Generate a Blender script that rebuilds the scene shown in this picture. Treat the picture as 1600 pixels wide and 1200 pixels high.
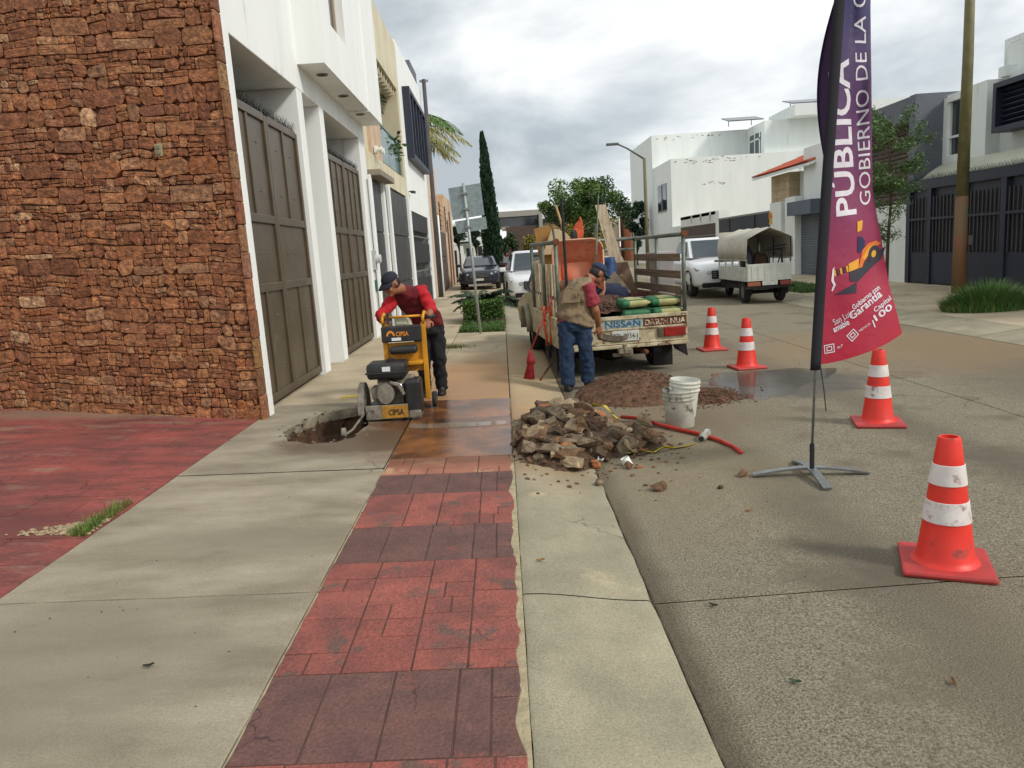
import bpy, bmesh, math, random
from mathutils import Vector, Matrix, noise
for o in list(bpy.data.objects): bpy.data.objects.remove(o)
S = bpy.context.scene
COL = S.collection
R = math.radians
# ---------------------------------------------------------------- camera
cam = bpy.data.cameras.new('camera'); co = bpy.data.objects.new('camera', cam); COL.objects.link(co)
F = 1180.0
cam.sensor_fit = 'HORIZONTAL'; cam.sensor_width = 36; cam.lens = 36*F/1600
cam.clip_start = 0.05; cam.clip_end = 2000
d = Vector((783-800, 600-395, F)).normalized()
n = Vector((1, 0.066, 0)).cross(d)
if n.y < 0: n = -n
n.normalize(); xx = d.cross(n)
if xx.x < 0: xx = -xx
xx.normalize()
# columns of the camera matrix = camera axes in world
right = Vector((xx.x, d.x, n.x)); up = Vector((xx.y, d.y, n.y)); fwd = Vector((xx.z, d.z, n.z))
m = Matrix((right, up, -fwd)).transposed().to_4x4(); m.translation = (0, 0, 1.6)
co.matrix_world = m
S.camera = co
# ---------------------------------------------------------------- sky and sun
SUN = Vector((0.84, -0.54, 0)).normalized(); EL = R(40)
w = bpy.data.worlds.new('World'); S.world = w; w.use_nodes = True
nt = w.node_tree; nt.nodes.clear()
def N(nt, t, **k):
    x = nt.nodes.new(t)
    for a, b in k.items(): setattr(x, a, b)
    return x
def sky_nodes():
    L = nt.links.new
    out = N(nt, 'ShaderNodeOutputWorld'); bg = N(nt, 'ShaderNodeBackground')
    sky = N(nt, 'ShaderNodeTexSky', sky_type='NISHITA', sun_disc=False)
    sky.sun_elevation = EL; sky.sun_rotation = math.atan2(SUN.x, SUN.y)
    sc = N(nt, 'ShaderNodeVectorMath', operation='SCALE'); sc.inputs['Scale'].default_value = 0.10
    L(sky.outputs[0], sc.inputs[0])
    tc = N(nt, 'ShaderNodeTexCoord'); sep = N(nt, 'ShaderNodeSeparateXYZ'); L(tc.outputs['Generated'], sep.inputs[0])
    ab = N(nt, 'ShaderNodeMath', operation='ABSOLUTE'); L(sep.outputs[2], ab.inputs[0])
    ad = N(nt, 'ShaderNodeMath', operation='ADD'); L(ab.outputs[0], ad.inputs[0]); ad.inputs[1].default_value = 0.34
    dv = N(nt, 'ShaderNodeVectorMath', operation='DIVIDE'); L(tc.outputs['Generated'], dv.inputs[0])
    cb = N(nt, 'ShaderNodeCombineXYZ')
    for i in range(3): L(ad.outputs[0], cb.inputs[i])
    L(cb.outputs[0], dv.inputs[1])
    mp = N(nt, 'ShaderNodeMapping'); mp.inputs['Location'].default_value = (4.1, 0.95, 0.0); L(dv.outputs[0], mp.inputs[0])
    n1 = N(nt, 'ShaderNodeTexNoise'); n1.inputs['Scale'].default_value = 1.75; n1.inputs['Detail'].default_value = 7; n1.inputs['Roughness'].default_value = .52; n1.inputs['Distortion'].default_value = .25
    L(mp.outputs[0], n1.inputs['Vector'])
    r = N(nt, 'ShaderNodeValToRGB'); L(n1.outputs['Fac'], r.inputs[0])
    e = r.color_ramp.elements
    e[0].position = .34; e[0].color = (.47, .52, .56, 1)
    e[1].position = .61; e[1].color = (1.1, 1.11, 1.1, 1)
    x = e.new(.435); x.color = (.63, .685, .72, 1)
    x = e.new(.52); x.color = (.85, .885, .90, 1)
    n2 = N(nt, 'ShaderNodeTexNoise'); n2.inputs['Scale'].default_value = .9; n2.inputs['Detail'].default_value = 3
    L(mp.outputs[0], n2.inputs['Vector'])
    r2 = N(nt, 'ShaderNodeValToRGB'); L(n2.outputs['Fac'], r2.inputs[0])
    r2.color_ramp.elements[0].position = .3; r2.color_ramp.elements[0].color = (.86, .86, .86, 1)
    r2.color_ramp.elements[1].position = .45; r2.color_ramp.elements[1].color = (1, 1, 1, 1)
    mx = N(nt, 'ShaderNodeMix', data_type='RGBA')
    L(r2.outputs[0], mx.inputs[0]); L(sc.outputs[0], mx.inputs[6]); L(r.outputs[0], mx.inputs[7])
    L(mx.outputs[2], bg.inputs[0]); bg.inputs[1].default_value = 0.68
    L(bg.outputs[0], out.inputs[0])
sky_nodes()
sl = bpy.data.lights.new('sun', 'SUN'); sl.energy = 1.5; sl.angle = R(10); sl.color = (1, .95, .87)
so = bpy.data.objects.new('sun', sl); COL.objects.link(so)
tosun = Vector((SUN.x*math.cos(EL), SUN.y*math.cos(EL), math.sin(EL)))
so.rotation_euler = tosun.to_track_quat('Z', 'Y').to_euler()
so.location = (10, -10, 20)
vs = S.view_settings; vs.view_transform = 'Standard'; vs.look = 'None'; vs.exposure = 0.66; vs.gamma = 1; vs.use_curve_mapping = False
S.cycles.use_denoising = True
S.cycles.max_bounces = 6; S.cycles.diffuse_bounces = 3; S.cycles.transparent_max_bounces = 8
# ---------------------------------------------------------------- helpers: materials
MATS = {}
def srgb(r, g, b):
    f = lambda c: (c/12.92 if c <= .04045 else ((c+.055)/1.055)**2.4)
    return (f(r/255), f(g/255), f(b/255))
def M(name, c, c2=None, scale=4, rough=.8, bump=0., bscale=60, metal=0., rnd=0., detail=5, lo=.35, hi=.65,
      c3=None, s3=1.2, p3=.6, attr=None, coat=0., stretch=None, trans=0., spec=None, alpha=1., fine=None, crack=None):
    if name in MATS: return MATS[name]
    m = bpy.data.materials.new(name); m.use_nodes = True; t = m.node_tree; L = t.links.new
    b = t.nodes['Principled BSDF']; MATS[name] = m
    b.inputs['Roughness'].default_value = rough; b.inputs['Metallic'].default_value = metal
    if coat: b.inputs['Coat Weight'].default_value = coat; b.inputs['Coat Roughness'].default_value = .08
    if trans: b.inputs['Transmission Weight'].default_value = trans
    if spec is not None: b.inputs['Specular IOR Level'].default_value = spec
    if alpha < 1: b.inputs['Alpha'].default_value = alpha
    g = N(t, 'ShaderNodeNewGeometry'); vec = g.outputs['Position']
    if stretch:
        mp = N(t, 'ShaderNodeMapping'); mp.inputs['Scale'].default_value = stretch; L(vec, mp.inputs[0]); vec = mp.outputs[0]
    col = None
    if attr:
        a = N(t, 'ShaderNodeAttribute', attribute_name=attr); col = a.outputs['Color']
    else:
        rgb = N(t, 'ShaderNodeRGB'); rgb.outputs[0].default_value = (*c, 1); col = rgb.outputs[0]
    def noi(s, det=detail):
        x = N(t, 'ShaderNodeTexNoise'); x.inputs['Scale'].default_value = s; x.inputs['Detail'].default_value = det; x.inputs['Roughness'].default_value = .6
        L(vec, x.inputs['Vector']); return x.outputs['Fac']
    def mix(fac, ca, cbv, blend='MIX'):
        x = N(t, 'ShaderNodeMix', data_type='RGBA', blend_type=blend)
        L(fac, x.inputs[0]) if not isinstance(fac, float) else setattr(x.inputs[0], 'default_value', fac)
        L(ca, x.inputs[6])
        if isinstance(cbv, tuple): x.inputs[7].default_value = (*cbv, 1)
        else: L(cbv, x.inputs[7])
        return x.outputs[2]
    def rng(f, a, b2, o0=0., o1=1.):
        x = N(t, 'ShaderNodeMapRange'); L(f, x.inputs[0])
        for i, v in enumerate((a, b2, o0, o1)): x.inputs[i+1].default_value = v
        return x.outputs[0]
    if c2: col = mix(rng(noi(scale), lo, hi), col, c2)
    if c3: col = mix(rng(noi(s3, 6), p3, p3+.08), col, c3)
    if fine:
        f1 = noi(fine[0], 3); hv = N(t, 'ShaderNodeHueSaturation'); L(rng(f1, .3, .7, 1-fine[1], 1+fine[1]), hv.inputs['Value']); L(col, hv.inputs['Color']); col = hv.outputs[0]
    if crack:
        vo = N(t, 'ShaderNodeTexVoronoi', feature='DISTANCE_TO_EDGE'); vo.inputs['Scale'].default_value = crack[0]
        nv = N(t, 'ShaderNodeTexNoise'); nv.inputs['Scale'].default_value = crack[0]*5; nv.inputs['Detail'].default_value = 4; L(g.outputs['Position'], nv.inputs['Vector'])
        va = N(t, 'ShaderNodeVectorMath', operation='MULTIPLY_ADD'); L(nv.outputs['Color'], va.inputs[0]); va.inputs[1].default_value = (.22/crack[0],)*3; L(g.outputs['Position'], va.inputs[2]); L(va.outputs[0], vo.inputs['Vector'])
        k1 = rng(vo.outputs['Distance'], crack[1]*.4, crack[1], 1, 0); k2 = rng(noi(crack[0]*.6, 2), crack[2], crack[2]+.05, 0, .75)
        mu = N(t, 'ShaderNodeMath', operation='MULTIPLY'); L(k1, mu.inputs[0]); L(k2, mu.inputs[1]); col = mix(mu.outputs[0], col, tuple(x*.22 for x in c))
    if rnd:
        oi = N(t, 'ShaderNodeObjectInfo'); hs = N(t, 'ShaderNodeHueSaturation')
        L(rng(oi.outputs['Random'], 0, 1, 1-rnd, 1+rnd), hs.inputs['Value']); L(col, hs.inputs['Color']); col = hs.outputs[0]
    L(col, b.inputs['Base Color'])
    if bump:
        bn = N(t, 'ShaderNodeBump'); bn.inputs['Strength'].default_value = min(1, bump); bn.inputs['Distance'].default_value = .02*max(1, bump)
        L(noi(bscale, 4), bn.inputs['Height']); L(bn.outputs[0], b.inputs['Normal'])
        if not metal: pass
    m['_'] = 0
    return m
def emis(name, c, s):
    m = M(name, c); b = m.node_tree.nodes['Principled BSDF']; b.inputs['Emission Color'].default_value = (*c, 1); b.inputs['Emission Strength'].default_value = s; return m
# ---------------------------------------------------------------- helpers: meshes
class MB:
    def __init__(s): s.v = []; s.f = []; s.c = []; s.cc = None; s.mi = []; s.m = 0
    def add(s, vs, fs):
        k = len(s.v); s.v += [tuple(x) for x in vs]
        for f in fs:
            s.f.append(tuple(i+k for i in f)); s.c.append(s.cc); s.mi.append(s.m)
        return s
    def box(s, x0, x1, y0, y1, z0, z1):
        return s.add([(x0,y0,z0),(x1,y0,z0),(x1,y1,z0),(x0,y1,z0),(x0,y0,z1),(x1,y0,z1),(x1,y1,z1),(x0,y1,z1)],
            [(0,3,2,1),(4,5,6,7),(0,1,5,4),(1,2,6,5),(2,3,7,6),(3,0,4,7)])
    def bbox(s, x0, x1, y0, y1, z0, z1, b=.01):   # bevelled top/edges box: 24-gon style chamfer
        b = min(b, abs(x1-x0)*.45, abs(y1-y0)*.45, abs(z1-z0)*.45)
        bm = bmesh.new(); bmesh.ops.create_cube(bm, size=1)
        for v in bm.verts: v.co = Vector(((x0+x1)/2+v.co.x*(x1-x0), (y0+y1)/2+v.co.y*(y1-y0), (z0+z1)/2+v.co.z*(z1-z0)))
        bmesh.ops.bevel(bm, geom=bm.edges[:]+bm.verts[:], offset=b, segments=2, profile=.5, affect='EDGES')
        return s.bm(bm)
    def bm(s, bm, mat=None):
        bm.verts.index_update(); vs = [(mat @ v.co) if mat else v.co for v in bm.verts]
        s.add(vs, [tuple(v.index for v in f.verts) for f in bm.faces]); bm.free(); return s
    def obox(s, c, size, rot=(0,0,0)):
        from mathutils import Euler
        q = Euler(rot).to_matrix(); c = Vector(c); h = Vector(size)/2
        vs = [c + q @ Vector((sx*h.x, sy*h.y, sz*h.z)) for sx,sy,sz in ((-1,-1,-1),(1,-1,-1),(1,1,-1),(-1,1,-1),(-1,-1,1),(1,-1,1),(1,1,1),(-1,1,1))]
        return s.add(vs, [(0,3,2,1),(4,5,6,7),(0,1,5,4),(1,2,6,5),(2,3,7,6),(3,0,4,7)])
    def beam(s, p0, p1, wx, wz, up=(0,0,1)):     # rectangular bar from p0 to p1
        p0 = Vector(p0); p1 = Vector(p1); dd = (p1-p0).normalized(); a = dd.cross(Vector(up))
        if a.length < 1e-3: a = dd.cross(Vector((1,0,0)))
        a.normalize(); b = a.cross(dd).normalized(); a *= wx/2; b *= wz/2
        return s.add([p0-a-b,p0+a-b,p0+a+b,p0-a+b,p1-a-b,p1+a-b,p1+a+b,p1-a+b],[(0,1,2,3),(7,6,5,4),(0,4,5,1),(1,5,6,2),(2,6,7,3),(3,7,4,0)])
    def quad(s, *p): return s.add(p, [tuple(range(len(p)))])
    def tube(s, path, rad, n=8, caps=True):
        P = [Vector(p) for p in path]; k = len(P)
        if not hasattr(rad, '__len__'): rad = [rad]*k
        vs = []; fs = []; a = None
        for i in range(k):
            t = (P[min(i+1,k-1)]-P[max(i-1,0)]); t = t.normalized() if t.length else Vector((0,0,1))
            if a is None:
                a = t.cross(Vector((0,0,1)) if abs(t.z) < .9 else Vector((1,0,0)))
            a = (a - t*a.dot(t)).normalized(); b = t.cross(a)
            for j in range(n):
                an = 2*math.pi*j/n; vs.append(P[i]+(a*math.cos(an)+b*math.sin(an))*rad[i])
        for i in range(k-1):
            for j in range(n):
                j2 = (j+1) % n; fs.append((i*n+j, i*n+j2, (i+1)*n+j2, (i+1)*n+j))
        if caps: fs.append(tuple(range(n-1,-1,-1))); fs.append(tuple((k-1)*n+j for j in range(n)))
        return s.add(vs, fs)
    def lathe(s, prof, c=(0,0,0), n=24, axis='z', capb=True, capt=True):
        vs = []; fs = []; k = len(prof); c = Vector(c)
        for r, z in prof:
            for j in range(n):
                an = 2*math.pi*j/n; p = (r*math.cos(an), r*math.sin(an), z)
                if axis == 'x': p = (p[2], p[0], p[1])
                elif axis == 'y': p = (p[0], p[2], p[1])
                vs.append(c+Vector(p))
        for i in range(k-1):
            for j in range(n):
                j2 = (j+1) % n; fs.append((i*n+j, i*n+j2, (i+1)*n+j2, (i+1)*n+j))
        if capb: fs.append(tuple(range(n-1,-1,-1)))
        if capt: fs.append(tuple((k-1)*n+j for j in range(n)))
        return s.add(vs, fs)
    def prism(s, poly, z0, z1, plane='xy'):
        k = len(poly)
        def P(a, b, h): return {'xy': (a,b,h), 'xz': (a,h,b), 'yz': (h,a,b)}[plane]
        vs = [P(a,b,z0) for a,b in poly]+[P(a,b,z1) for a,b in poly]
        fs = [tuple(range(k-1,-1,-1)), tuple(range(k,2*k))]+[(i,(i+1)%k,k+(i+1)%k,k+i) for i in range(k)]
        return s.add(vs, fs)
    def loft(s, rings, closed=True, caps=True):
        n = len(rings[0]); vs = [p for r in rings for p in r]; fs = []
        for i in range(len(rings)-1):
            for j in range(n if closed else n-1):
                j2 = (j+1) % n; fs.append((i*n+j, i*n+j2, (i+1)*n+j2, (i+1)*n+j))
        if caps: fs.append(tuple(range(n-1,-1,-1))); fs.append(tuple((len(rings)-1)*n+j for j in range(n)))
        return s.add(vs, fs)
    def blob(s, c, r, sub=2, amp=.2, freq=2., seed=0, flat=None):
        bm = bmesh.new(); bmesh.ops.create_icosphere(bm, subdivisions=sub, radius=1)
        c = Vector(c); r = Vector(r) if hasattr(r, '__len__') else Vector((r,r,r))
        for v in bm.verts:
            k = 1+amp*noise.noise(v.co*freq+Vector((seed*7.3, seed*3.1, seed*1.7)))
            p = Vector((v.co.x*r.x, v.co.y*r.y, v.co.z*r.z))*k
            if flat is not None and p.z < flat: p.z = flat
            v.co = p+c
        return s.bm(bm)
    def build(s, name, mat, parent=None, smooth=False, W=False, bev=0, sub=0, solid=0, seg=2, wn=True, angle=None):
        me = bpy.data.meshes.new(name)
        off = Vector(parent.location) if (W and parent) else Vector((0,0,0))
        me.from_pydata([tuple(Vector(p)-off) for p in s.v], [], s.f)
        for mm in (mat if isinstance(mat, (list, tuple)) else [mat]): me.materials.append(mm)
        if isinstance(mat, (list, tuple)) and len(mat) > 1: me.polygons.foreach_set('material_index', s.mi)
        if any(c is not None for c in s.c):
            ca = me.color_attributes.new('Col', 'FLOAT_COLOR', 'CORNER'); data = []
            for p, c in zip(me.polygons, s.c):
                for _ in range(p.loop_total): data += [*(c or (1,1,1)), 1]
            ca.data.foreach_set('color', data)
        bmm = bmesh.new(); bmm.from_mesh(me); bmesh.ops.recalc_face_normals(bmm, faces=bmm.faces); bmm.to_mesh(me); bmm.free()
        if smooth:
            me.polygons.foreach_set('use_smooth', [True]*len(me.polygons))
            if angle: 
                try: me.set_sharp_from_angle(angle=R(angle))
                except Exception: pass
        o = bpy.data.objects.new(name, me); COL.objects.link(o)
        if parent: o.parent = parent
        if solid: md = o.modifiers.new('s', 'SOLIDIFY'); md.thickness = solid; md.offset = 0
        if bev: md = o.modifiers.new('b', 'BEVEL'); md.width = bev; md.segments = seg; md.limit_method = 'ANGLE'; md.angle_limit = R(35)
        if sub: md = o.modifiers.new('u', 'SUBSURF'); md.levels = sub; md.render_levels = sub
        return o
def tag(o, label, cat, group=None, kind=None):
    o['label'] = label; o['category'] = cat
    if group: o['group'] = group
    if kind: o['kind'] = kind
    return o
def thing(name, label, cat, loc=(0,0,0), rz=0, group=None):
    o = bpy.data.objects.new(name, None); COL.objects.link(o); o.empty_display_size = .1
    o.location = loc; o.rotation_euler = (0,0,rz); return tag(o, label, cat, group)
def struct(o): o['kind'] = 'structure'; return o
def stuff(o): o['kind'] = 'stuff'; return o
def copy_tree(o, parent=None):
    c = o.copy(); COL.objects.link(c); c.parent = parent
    for ch in list(o.children): copy_tree(ch, c)
    return c
def text(s, size=1., bold=False, ext=0.):
    """outline lettering as flat faces: list of verts (x,y) and faces, left aligned at 0"""
    cu = bpy.data.curves.new('t', 'FONT'); cu.body = s; cu.size = size; cu.resolution_u = 3
    if bold: cu.offset = .02*size
    o = bpy.data.objects.new('t', cu); COL.objects.link(o)
    dg = bpy.context.evaluated_depsgraph_get(); me = bpy.data.meshes.new_from_object(o.evaluated_get(dg))
    vs = [v.co.copy() for v in me.vertices]; fs = [tuple(p.vertices) for p in me.polygons]
    bpy.data.objects.remove(o); bpy.data.curves.remove(cu); bpy.data.meshes.remove(me)
    return vs, fs
def put_text(mb, s, size, fn, bold=False, fit=None):
    vs, fs = text(s, size, bold)
    if not vs: return
    x0 = min(v.x for v in vs); x1 = max(v.x for v in vs); k = (fit/(x1-x0)) if fit else 1
    mb.add([fn((v.x-x0)*k, v.y) for v in vs], fs)
rnd = random.Random(7)
def gh(x, y=0):            # height of the ground
    if x < -2.6: return .078+(-2.6-x)*.058
    if x < 0: return -x*.03
    if x < .615: t = x/.615; return -.075*(t*t*(3-2*t))
    if x < 6.9: return -.075+.02*math.sin((x-.615)/6.285*math.pi)
    if x < 7.7: return -.075+(x-6.9)/.8*.09
    return .015+(x-7.7)*.02
# ================================================================ GROUND
def stain(m, cen, rad, col, rough=None, nscale=3., namp=.8, lo=.75, hi=1.15, amount=1.):
    t = m.node_tree; L = t.links.new; b = t.nodes['Principled BSDF']; src = b.inputs['Base Color'].links[0].from_socket
    g = N(t, 'ShaderNodeNewGeometry')
    s1 = N(t, 'ShaderNodeVectorMath', operation='SUBTRACT'); L(g.outputs['Position'], s1.inputs[0]); s1.inputs[1].default_value = (cen[0], cen[1], 0)
    s2 = N(t, 'ShaderNodeVectorMath', operation='MULTIPLY'); L(s1.outputs[0], s2.inputs[0]); s2.inputs[1].default_value = (1/rad[0], 1/rad[1], 0)
    ln = N(t, 'ShaderNodeVectorMath', operation='LENGTH'); L(s2.outputs[0], ln.inputs[0])
    no = N(t, 'ShaderNodeTexNoise'); no.inputs['Scale'].default_value = nscale; no.inputs['Detail'].default_value = 6; L(g.outputs['Position'], no.inputs['Vector'])
    ma = N(t, 'ShaderNodeMath', operation='MULTIPLY_ADD'); L(no.outputs['Fac'], ma.inputs[0]); ma.inputs[1].default_value = namp; L(ln.outputs['Value'], ma.inputs[2])
    mr = N(t, 'ShaderNodeMapRange'); L(ma.outputs[0], mr.inputs[0])
    for i, v in enumerate((lo+namp*.5, hi+namp*.5, amount, 0.)): mr.inputs[i+1].default_value = v
    mx = N(t, 'ShaderNodeMix', data_type='RGBA'); L(mr.outputs[0], mx.inputs[0]); L(src, mx.inputs[6]); mx.inputs[7].default_value = (*col, 1)
    L(mx.outputs[2], b.inputs['Base Color'])
    if rough is not None:
        r0 = N(t, 'ShaderNodeMix', data_type='FLOAT'); L(mr.outputs[0], r0.inputs[0])
        if b.inputs['Roughness'].links: L(b.inputs['Roughness'].links[0].from_socket, r0.inputs[2])
        else: r0.inputs[2].default_value = b.inputs['Roughness'].default_value
        r0.inputs[3].default_value = rough; L(r0.outputs[0], b.inputs['Roughness'])
    return m
CONC = srgb(160,150,129); CONC2 = srgb(128,118,98)
m_conc = M('pavement_concrete', CONC, CONC2, scale=1.3, rough=.85, bump=.35, bscale=90, rnd=.05, c3=srgb(120,110,92), s3=2.2, p3=.66, stretch=(1,2.2,1), fine=(110,.24), crack=(.9,.006,.56))
m_conc_far = M('worn_concrete', srgb(190,174,146), srgb(158,145,120), scale=.9, rough=.85, bump=.3, bscale=70, rnd=.07, c3=srgb(115,104,84), s3=1.1, p3=.64, fine=(70,.18), crack=(.8,.008,.55))
m_gutter = M('kerb_concrete', srgb(160,152,128), srgb(138,131,110), scale=2.2, rough=.85, bump=.3, bscale=110, rnd=.04, c3=srgb(180,166,134), s3=1.6, p3=.62, fine=(110,.24), crack=(1.1,.005,.57))
m_road = M('road_concrete', srgb(170,160,136), srgb(88,81,67), scale=95, rough=.9, bump=1., bscale=110, rnd=.06, lo=.34, hi=.68, c3=srgb(120,110,92), s3=.9, p3=.55, crack=(.55,.006,.57), fine=(9,.07))
m_red = M('stamped_red', srgb(152,82,70), srgb(118,68,60), scale=4.2, rough=.72, bump=.7, bscale=48, rnd=.10, c3=srgb(104,76,68), s3=4.5, p3=.56, fine=(80,.26), crack=(2.6,.010,.55))
m_dark = M('stamped_maroon', srgb(108,74,66), srgb(90,62,58), scale=6, rough=.75, bump=.5, bscale=55, rnd=.09, c3=srgb(128,72,62), s3=3.1, p3=.62, fine=(80,.28), crack=(2.6,.010,.56))
m_pink = M('stamped_faded', srgb(164,108,86), srgb(146,94,74), scale=5, rough=.8, bump=.4, bscale=55, rnd=.07, c3=srgb(186,150,112), s3=3, p3=.55)
m_drive = M('driveway_red', srgb(150,74,66), srgb(106,60,54), scale=3.2, rough=.8, bump=.7, bscale=30, rnd=.10, c3=srgb(134,96,80), s3=2.8, p3=.56, stretch=(.6,1.6,1), fine=(40,.24), crack=(1.1,.008,.5))
m_mortar = M('pale_mortar', srgb(178,164,132), srgb(150,138,110), scale=14, rough=.9, bump=.6, bscale=60)
m_dirt = M('dark_dirt', srgb(74,62,48), srgb(52,42,32), scale=8, rough=1, bump=.6, bscale=30)
m_soil = M('pit_soil', srgb(92,66,46), srgb(58,40,28), scale=9, rough=1, bump=1, bscale=26)
WET = srgb(96,57,29)
for mm in (m_conc, m_pink, m_mortar, m_gutter, m_red):
    stain(mm, (-.62, 7.1), (1.05, 1.45), WET, .36, nscale=2.2, namp=.9, lo=.55, hi=.98, amount=.93)
stain(m_conc, (-1.35, 6.5), (.75, .42), srgb(88,70,50), .4, nscale=4, namp=.7, amount=.85)
stain(m_conc_far, (-.75, 8.9), (.9, .9), srgb(112,72,42), .4, nscale=2.2, namp=.9, lo=.5, hi=1.1, amount=.85)
stain(m_pink, (-.6, 5.95), (1.2, .42), srgb(112,66,38), .4, nscale=4, namp=.8, lo=.5, hi=1.1, amount=.85)
stain(m_conc_far, (-.5, 9.4), (1.1, 2.6), srgb(168,128,88), None, nscale=1.6, namp=.9, lo=.5, hi=1.2, amount=.8)
stain(m_gutter, (.2, 6.9), (.5, 1.9), srgb(158,122,84), None, nscale=3, namp=.8, lo=.5, hi=1.1, amount=.75)
stain(m_gutter, (.2, 11), (.8, 4.), srgb(186,160,122), None, nscale=1.5, namp=.8, lo=.5, hi=1.1, amount=.7)
for bx in (1.75,3.35): stain(m_road, (bx, 10), (.3, 90), srgb(96,88,74), None, nscale=1.1, namp=.9, lo=.3, hi=1.1, amount=.5)
stain(m_road, (.62, 5), (.12, 60), srgb(84,70,52), None, nscale=4, namp=.9, lo=.3, hi=1.2, amount=.7)
stain(m_road, (2.2, 2.2), (1.1, 1.2), srgb(128,116,96), None, nscale=1.2, namp=1., lo=.4, hi=1.1, amount=.5)
stain(m_road, (6.2, 8.0), (1.6, 5.), srgb(104,96,82), None, nscale=.9, namp=1., lo=.4, hi=1.1, amount=.7)
stain(m_road, (1.25, 6.0), (.9, 2.2), srgb(150,134,104), None, nscale=1.6, namp=.9, lo=.4, hi=1.1, amount=.5)
stain(m_road, (5.6, 10.5), (2.6, 2.2), srgb(152,128,96), None, nscale=.8, namp=1., lo=.5, hi=1.2, amount=.7)
stain(m_road, (1.5, 7.2), (1.5, 1.1), srgb(128,112,88), None, nscale=2, namp=.8, lo=.5, hi=1.1, amount=.6)
stain(m_road, (3.1, 8.4), (1.35, 1.1), srgb(84,77,66), .3, nscale=2.5, namp=.9, lo=.55, hi=.8, amount=.9)
stain(m_conc, (-2.1, 2.9), (1.0, .8), srgb(124,116,98), None, nscale=1.8, namp=1., lo=.4, hi=1.1, amount=.6)
stain(m_conc, (-1.6, 4.2), (.8, .35), srgb(118,110,92), None, nscale=2.2, namp=.9, lo=.4, hi=1.1, amount=.55)
stain(m_drive, (-4.4, 8.0), (3.2, .35), srgb(140,120,98), None, nscale=5, namp=.8, lo=.3, hi=1.0, amount=.6)
stain(m_drive, (-3.6, 4.6), (1.1, .45), srgb(96,48,46), None, nscale=1.5, namp=.9, lo=.5, hi=1.1, amount=.7)

g = MB().quad((-700,-300,-.5),(700,-300,-.5),(700,1200,-.5),(-700,1200,-.5)).build('ground', m_dirt); struct(g)

def inset(poly, dd):
    out = []; k = len(poly)
    for i in range(k):
        p0, p1, p2 = Vector(poly[i-1]), Vector(poly[i]), Vector(poly[(i+1) % k])
        e1 = (p1-p0).normalized(); e2 = (p2-p1).normalized()
        n1 = Vector((-e1.y, e1.x)); n2 = Vector((-e2.y, e2.x)); b = n1+n2
        if b.length < 1e-4: b = n1
        b.normalize(); c = max(.4, b.dot(n1)); out.append(tuple(p1+b*(dd/c)))
    return out
def slab_mesh(mb, poly, th=.1, ch=.006, lift=0., zf=gh, tilt=None):
    k = len(poly); q = inset(poly, ch); z = lambda x, y: zf(x, y)+lift+(tilt(x, y) if tilt else 0)
    vs = [(x,y,z(x,y)) for x,y in q]+[(x,y,z(x,y)-ch*.8) for x,y in poly]+[(x,y,z(x,y)-th) for x,y in poly]
    fs = [tuple(range(k))]+[(i,k+i,k+(i+1)%k,(i+1)%k) for i in range(k)]+[(k+i,2*k+i,2*k+(i+1)%k,k+(i+1)%k) for i in range(k)]
    mb.add(vs, fs)
def wob(poly, amp, step, seed, keep=None):     # roughen a polygon's edges
    out = []; k = len(poly)
    for i in range(k):
        a = Vector(poly[i]); b = Vector(poly[(i+1) % k]); L = (b-a).length; nn = max(1, int(L/step)); e = (b-a)/max(L,1e-6); no = Vector((-e.y, e.x))
        for j in range(nn):
            p = a+(b-a)*(j/nn)
            w_ = noise.noise(Vector((p.x*9+seed, p.y*9, seed*1.3)))*amp+noise.noise(Vector((p.x*31, p.y*31+seed, 2.)))*amp*.5
            out.append(tuple(p+no*w_))
    return out
def rect(x0, x1, y0, y1): return [(x0,y0),(x1,y0),(x1,y1),(x0,y1)]
# --- bed under the near pavement, with the pit left open
walk = MB()
def bed(x0, x1, y0, y1, dz=-.028):
    walk.quad(*[(x,y,gh(x)+dz) for x,y in rect(x0,x1,y0,y1)])
bed(-2.62,-1,-4,5.7); bed(-2.62,-1,8.3,120); bed(-1,0,-4,120); 
sidewalk = struct(walk.build('sidewalk', m_dirt))
# --- slabs beside the houses
J = [-3.5,1.2,3.48,5.62,8.35,11.1,13.7,16.4,19,21.8,24.6,27.4,30,33,36,40,44,48,54,60]
for i in range(len(J)-1):
    y0, y1 = J[i], J[i+1]
    if i == 3: continue
    mb = MB(); p = rect(-2.595,-1.012,y0+.006,y1-.006)
    slab_mesh(mb, wob(p, .006 if y1 < 8 else .002, .12, i) if y1 < 12 else p)
    mb.build('slab', m_conc if y1 < 9 else m_conc_far, sidewalk)
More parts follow.
